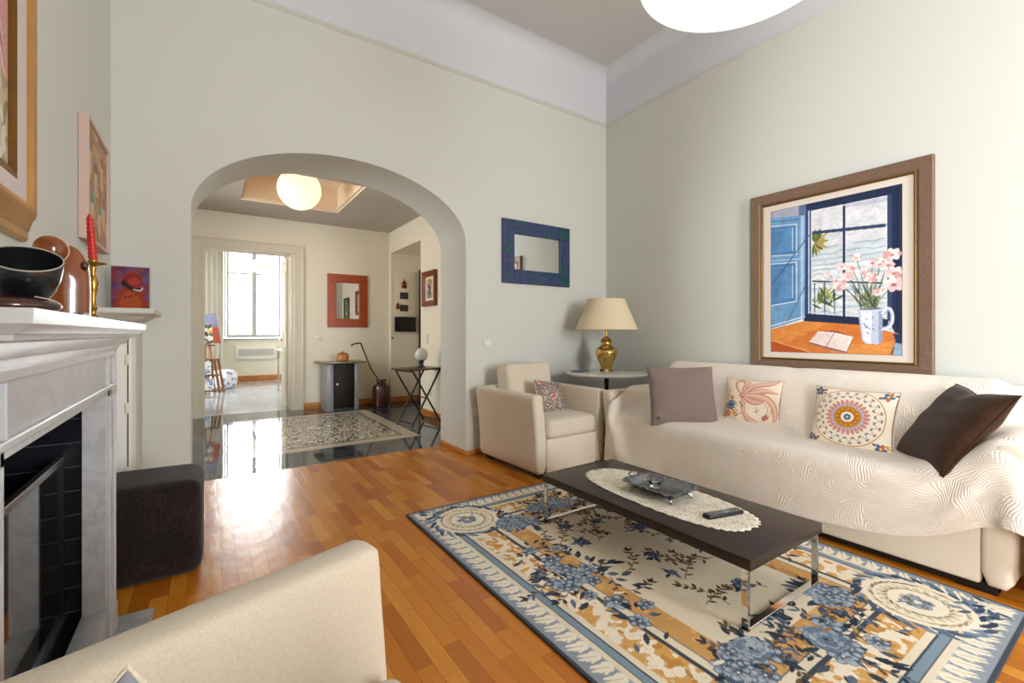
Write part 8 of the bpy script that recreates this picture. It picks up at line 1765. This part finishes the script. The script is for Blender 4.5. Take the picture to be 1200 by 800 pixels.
# clay jug and walking stick
t = thing('clay_jug', 'dark red brown glazed clay jug on the hall floor beside the black cabinet', 'jug', (2.33, 7.16, 0))
jm = plain('brown_glaze', '#4a201a', .22, var=.3, vscale=6, coat=.4)
bm = bmesh.new(); lathe(bm, [(0, 0), (.115, 0), (.125, .01), (.135, .10), (.137, .26), (.125, .32), (.085, .355), (.070, .365), (.072, .40), (.082, .41), (.080, .42), (.066, .415), (.060, .37), (0, .36)], 40); bm_obj('jug_body', bm, jm, t)
bm = bmesh.new(); tube(bm, spline([(0, -.075, .385), (0, -.115, .38), (0, -.135, .34), (0, -.125, .29)], 6), .010, 8); bm_obj('handle', bm, jm, t)
t = thing('walking_stick', 'dark walking stick with curved handle standing in the clay jug', 'walking stick', (0, 0, 0))
sm = plain('dark_stick_wood', '#3a2c24', .4)
bm = bmesh.new(); tube(bm, [(2.30, 7.17, .40), (2.16, 7.17, .62), (2.02, 7.17, .98)], [.009, .010, .011], 10); tube(bm, [(2.30, 7.17, .40), (2.335, 7.16, .366)], .009, 10)
bm_obj('shaft', bm, sm, t)
bm = bmesh.new(); tube(bm, spline([(2.02, 7.17, .975), (2.01, 7.17, 1.0), (1.97, 7.17, 1.005), (1.90, 7.17, .99), (1.865, 7.17, .965)], 6), [.012]*24+[.014], 10); bm_obj('handle', bm, sm, t)

# folding tray table with a glass globe ornament
t = thing('folding_table', 'dark wooden folding tray table with crossed legs against the right hall wall', 'folding table', (2.24, 5.42, 0), R(14))
fm = wood('dark_walnut', '#1d110c', '#35211a', .35, 6, 0)
box('tray_top', -.27, .27, -.20, .20, .70, .722, wood('walnut_top', '#3a2417', '#5c3a22', .3, 6, 0), t, bev=.004)
for s in (-1, 1):
    y = s*.17
    for d, nm in ((1, 'leg'), (-1, 'leg')):
        bm = bmesh.new(); yy = y-(.012 if d > 0 else -.012)*s
        a, b_ = Vector((-d*.22, yy, .012)), Vector((d*.22, yy, .70)); tube(bm, [a, b_], .012, 8); bm_obj(nm, bm, fm, t)
for x, z in ((-.195, .06), (.195, .06), (0, .356)):
    bm = bmesh.new(); tube(bm, [(x, -.17, z), (x, .17, z)], .008, 8); bm_obj('stretcher', bm, fm, t)
for x in (-.215, .215):
    bm = bmesh.new(); tube(bm, [(x, -.17, .69), (x, .17, .69)], .009, 8); bm_obj('stretcher', bm, fm, t)
t = thing('shell_ornament', 'small white domed ornament on a dark teal foot standing on the folding table', 'ornament', (2.30, 5.47, .7225))
bm = bmesh.new(); lathe(bm, [(0, 0), (.05, 0), (.052, .01), (.03, .02), (.026, .05), (.034, .08), (.045, .09), (0, .095)], 24); bm_obj('foot', bm, plain('dark_teal_glaze', '#2b3f44', .25, var=.4, vscale=30), t)
bm = bmesh.new(); lathe(bm, [(0, .085), (.05, .09), (.074, .12), (.080, .16), (.070, .20), (.045, .232), (.012, .247), (0, .248)], 32, twist=lambda a, z: 1+.06*math.sin(a*7)); bm_obj('dome', bm, plain('white_porcelain', '#d9d9d2', .3, var=.2, vscale=20), t, ang=60)

# small framed picture on the right hall wall
def small_art(W, Hh, seed, cols):
    cv = Canvas(W, Hh, .004, cols[0]); rd = random.Random(seed)
    for k in range(50): cv.ell(rd.uniform(0, W), rd.uniform(0, Hh), W*.12, Hh*.06, rd.choice(cols), rd.uniform(0, 3), .8)
    return cv
t = thing('framed_picture', 'small picture in a brown wood frame on the right hall wall', 'picture', (XH-.002, 5.79, 1.77), R(-90))
ring_frame('frame', .43, .48, .075, [(0, 0), (0, .05), (.2, .055), (.9, .03), (1, .026), (1, 0)], wood('brown_frame_wood', '#5c2f12', '#8a4c1e', .35, 6, 2), t)
box('mount_board', -.15, .15, -.018, -.004, -.17, .17, MT['mat_board'], t)
cvs = small_art(.18, .26, 3, ['#b98a5c', '#d7c39c', '#6d5a4a', '#c78a4a', '#e4d6b8'])
cvs.rect(.06, .13, .04, .18, '#5b4f57'); cvs.rect(.03, .15, .0, .05, '#8a8f8c')
flat_pic('print', cvs, t, -.0195)
# round mirror seen only in the orange mirror's glass
t = thing('framed_picture', 'arched picture in a dark frame on the hall wall, seen in the orange mirror', 'picture', (XH-.002, 4.75, 1.65), R(-90))
ring_frame('frame', .40, .56, .05, [(0, 0), (0, .025), (1, .02), (1, 0)], fm, t)
cvs = small_art(.32, .48, 8, ['#7d8a5a', '#a9a37a', '#5a6b45', '#c9c09a']); flat_pic('print', cvs, t, -.012)

# things hung in the entrance recess
t = thing('wall_panel', 'black flat wall panel hung in the entrance recess', 'wall panel', (2.815, 7.409, 1.31))
box('casing', -.18, .18, -.05, 0, -.125, .125, plain('matt_black_casing', '#0e0f11', .4), t, bev=.004)
box('screen', -.165, .165, -.052, -.049, -.11, .11, plain('black_glass', '#050607', .1), t)
for z, nm in ((1.795, 'upper'), (1.585, 'lower')):
    t = thing('key_plaque', nm+' of two small square black plaques hung above the black wall panel', 'plaque', (2.80, 7.409, z), 0, 'plaques in the entrance recess')
    box('plaque_body', -.07, .07, -.015, 0, -.055, .055, plain('plaque_black_'+nm, '#1a1a1c', .35), t, bev=.004)
    for q in (-1, 1): box('stripe', -.055, .055, -.017, -.014, q*.02-.006, q*.02+.006, plain('plaque_grey_'+nm, '#6d6d6d', .4), t)
rdm = plain('rust_red_cloth', '#7d2a1c', .8)
for (x, z, s, lb) in ((2.80, 1.99, 1.0, 'dark red hanging figure at the top of the entrance recess'), (2.69, 1.62, .8, 'small dark red hanging ornament at the left of the plaques')):
    t = thing('hanging_ornament', lb, 'ornament', (x, 7.395, z), 0, 'ornaments hung in the entrance recess')
    bm = bmesh.new(); lathe(bm, [(0, -.07*s), (.045*s, -.065*s), (.035*s, -.02*s), (.018*s, .02*s), (.022*s, .04*s), (.015*s, .06*s), (0, .065*s)], 18, twist=lambda a, z: 1+.15*math.sin(3*a)); 
    for v in bm.verts: v.co.y *= .35
    bm_obj('figure_body', bm, rdm, t)
    bm = bmesh.new(); tube(bm, [(0, 0, .06*s), (0, .005, .10*s)], .0025, 6); bm_obj('loop', bm, rdm, t)
    bm = bmesh.new(); tube(bm, [(-.05*s, 0, .015*s), (0, -.004, .03*s), (.05*s, 0, .015*s)], .008*s, 8); bm_obj('arm', bm, rdm, t)
t = thing('cabinet_hatch', 'pale flush cupboard hatch in the back of the entrance recess', 'hatch', (2.77, 7.41, 1.6))
box('hatch_door', -.13, .25, -.008, 0, -.32, .60, MT['wall_hall'], t, bev=.003)
bm = bmesh.new(); lathe(bm, [(0, 0), (.016, 0), (.014, .01), (0, .012)], 16)
tag(bm_obj('door_bell', bm, MT['black'], None, (2.60, 7.409, 1.08), (R(90), 0, 0)), 'tiny black round knob at the left edge of the entrance recess', 'knob')

# ================================================================== FAR ROOM
# curtain on the left
def curtain(label, x0, x1, y):
    bm = bmesh.new(); n = 90; rows = []
    for z in (.03, .8, 1.6, 2.4, 3.3):
        rows.append([bm.verts.new((x0+(x1-x0)*i/n, y+.035*math.sin(i/n*PI*2*6+z*.3), z)) for i in range(n+1)])
    for a, b_ in zip(rows, rows[1:]):
        for i in range(n): bm.faces.new((a[i], a[i+1], b_[i+1], b_[i]))
    m, nt, b = newmat('sheer_ivory_curtain'); b.inputs['Base Color'].default_value = (*c3('#efece4'), 1); b.inputs['Roughness'].default_value = .9
    o = bm_obj('curtain', bm, m, None, ang=180); so = o.modifiers.new('thickness', 'SOLIDIFY'); so.thickness = .003
    tag(o, label, 'curtain')
curtain('long ivory curtain hanging left of the far room window', -.25, .36, 12.78)
# radiator grille unit under the window
t = thing('air_conditioner', 'white wall unit with a grey grille under the far room window', 'air conditioner', (1.06, 12.9, .69))
box('casing', -.44, .44, -.07, 0, -.17, .17, MT['white'], t, bev=.008)
bm = bmesh.new()
for k in range(9): bx(bm, -.38, .38, -.076, -.069, -.075+k*.019, -.066+k*.019)
bm_obj('grille', bm, plain('grille_grey', '#a9aaa6', .5), t)
# dome pendant
t = thing('pendant_lamp', 'white dome pendant lamp hanging in front of the far window', 'pendant lamp', (.93, 10.4, 2.42))
bm = bmesh.new(); lathe(bm, [(.012, .24), (.05, .235), (.13, .20), (.22, .13), (.29, .04), (.315, .0), (.305, .0), (.28, .035), (.21, .12), (.12, .185), (.0, .22)], 48); bm_obj('lamp_shade', bm, emit('dome_glass_lit', '#f4efe2', .35), t, ang=60)
bm = bmesh.new(); tube(bm, [(0, 0, .23), (0, 0, 1.17)], .004, 6); bm_obj('cord', bm, MT['white'], t)

# display easel holding small paintings
em = wood('easel_wood', '#7a4a22', '#a9713f', .45, 6, 2)
t = thing('display_easel', 'brown wooden ladder easel standing in the far room left of the window', 'easel', (.02, 10.45, 0))
def leg(x0, x1, z1, y0=0, y1=.0):
    bm = bmesh.new(); tube(bm, [(x0, y0, .012), (x1, y1, z1)], .022, 4); bm_obj('leg', bm, em, t, ang=20)
leg(.29, .19, .68); leg(-.34, -.24, .68); leg(-.02, -.02, 1.3, .35, .03)
leg(.22, .13, .66, -.03, -.03); leg(.14, .05, .95); leg(-.2, -.1, .95)
for z in (.06, .36, .66, .93):
    w = .33-.14*z if z < .9 else .16; box('shelf', -w, w-.02, -.07, .0, z-.015, z+.015, em, t, bev=.003)
def easel_pic(label, cx, z, w, h, ang, cols, seed, stripes=None, y=10.35):
    t2 = thing('canvas_painting', label, 'painting', (cx, y, z), 0, 'canvases on the far room easel')
    cv = Canvas(w, h, .006, cols[0]); rd = random.Random(seed)
    if stripes == 'split': cv.rect(0, w, 0, h*.55, '#cf6a55'); cv.rect(0, w, h*.55, h, '#8f93b0')
    elif stripes == 'stars':
        for k in range(40): cv.ell(rd.uniform(0, w), rd.uniform(0, h), .02, .03, rd.choice(cols), rd.uniform(0, 3))
    else:
        for k in range(26): cv.ell(rd.uniform(0, w), rd.uniform(0, h), .05, .03, rd.choice(cols), rd.uniform(0, 3), .85)
    b_ = box('stretcher', -w/2, w/2, 0, .02, 0, h, MT['mat_board'], t2, rot=(R(-6), ang, 0))
    me = grid_mesh('paint_layer', cv, lambda X, Y: np.stack([X-w/2, np.full_like(X, -.001), Y], -1)); add_obj('paint_layer', me, MT['paint'], t2, (0, 0, 0), (R(-6), ang, 0))
easel_pic('red and blue canvas at the back of the easel in the far room', .15, .96, .22, .58, R(-8), ['#8a90b8'], 1, 'split', 10.43)
easel_pic('orange, white and green canvas at the top of the far room easel', .03, .95, .22, .38, R(-5), ['#e9e4d8', '#d9743a', '#3c5a45', '#e0b04a', '#2e3138', '#f2eee2'], 2)
easel_pic('blue and white canvas on the middle shelf of the far room easel', -.04, .38, .28, .24, 0, ['#dfe3ea', '#6f83ab', '#aab6cf', '#eceef2'], 3, 'stars')
easel_pic('pale blue spotted canvas on the lowest shelf of the far room easel', -.02, .08, .34, .22, 0, ['#e6e8ee', '#7c8db4', '#c1cade'], 4, 'stars')
# patterned pouf
t = thing('pouf', 'white pouf with blue flowers behind the easel in the far room', 'pouf', (.33, 11.3, 0))
pm, nt, b = newmat('blue_flower_print'); mp = coord(nt); v = N(nt, 'ShaderNodeTexVoronoi', i_Scale=11.0); L(nt, mp, 0, v, 'Vector')
nt.links.new(ramp(nt, v.outputs[0], [(.25, c3('#8593b8')), (.42, c3('#e4e6ee')), (1, c3('#eceef3'))]), b.inputs['Base Color']); b.inputs['Roughness'].default_value = .9
bm = bmesh.new(); lathe(bm, [(0, .008), (.17, .01), (.23, .06), (.25, .18), (.24, .30), (.20, .37), (.10, .395), (0, .39)], 36, twist=lambda a, z: 1+.02*math.sin(8*a)); bm_obj('cover', bm, pm, t)
bm = bmesh.new(); lathe(bm, [(0, .0), (.16, .0), (.17, .012), (0, .012)], 24); bm_obj('base', bm, MT['black'], t)
# slim console with tall legs at the right
t = thing('console_table', 'slim steel legged console table at the right inside the far room', 'table', (1.46, 9.75, 0))
box('table_top', -.26, .30, -.45, .45, .815, .84, plain('pale_console_top', '#c6c9cc', .3), t, bev=.003)
for x in (-.235, .27):
    for y in (-.42, .42): box('leg', x-.014, x+.014, y-.014, y+.014, 0, .815, MT['steel'], t, bev=.002)
t = thing('storage_box', 'small blue grey box on the slim console table in the far room', 'box', (1.33, 9.70, .8405))
box('box_body', -.10, .14, -.12, .12, 0, .075, plain('blue_grey_card', '#7d94a8', .5), t, bev=.004)
box('lid', -.104, .144, -.124, .124, .076, .10, plain('grey_card', '#5f7180', .5), t, bev=.004)
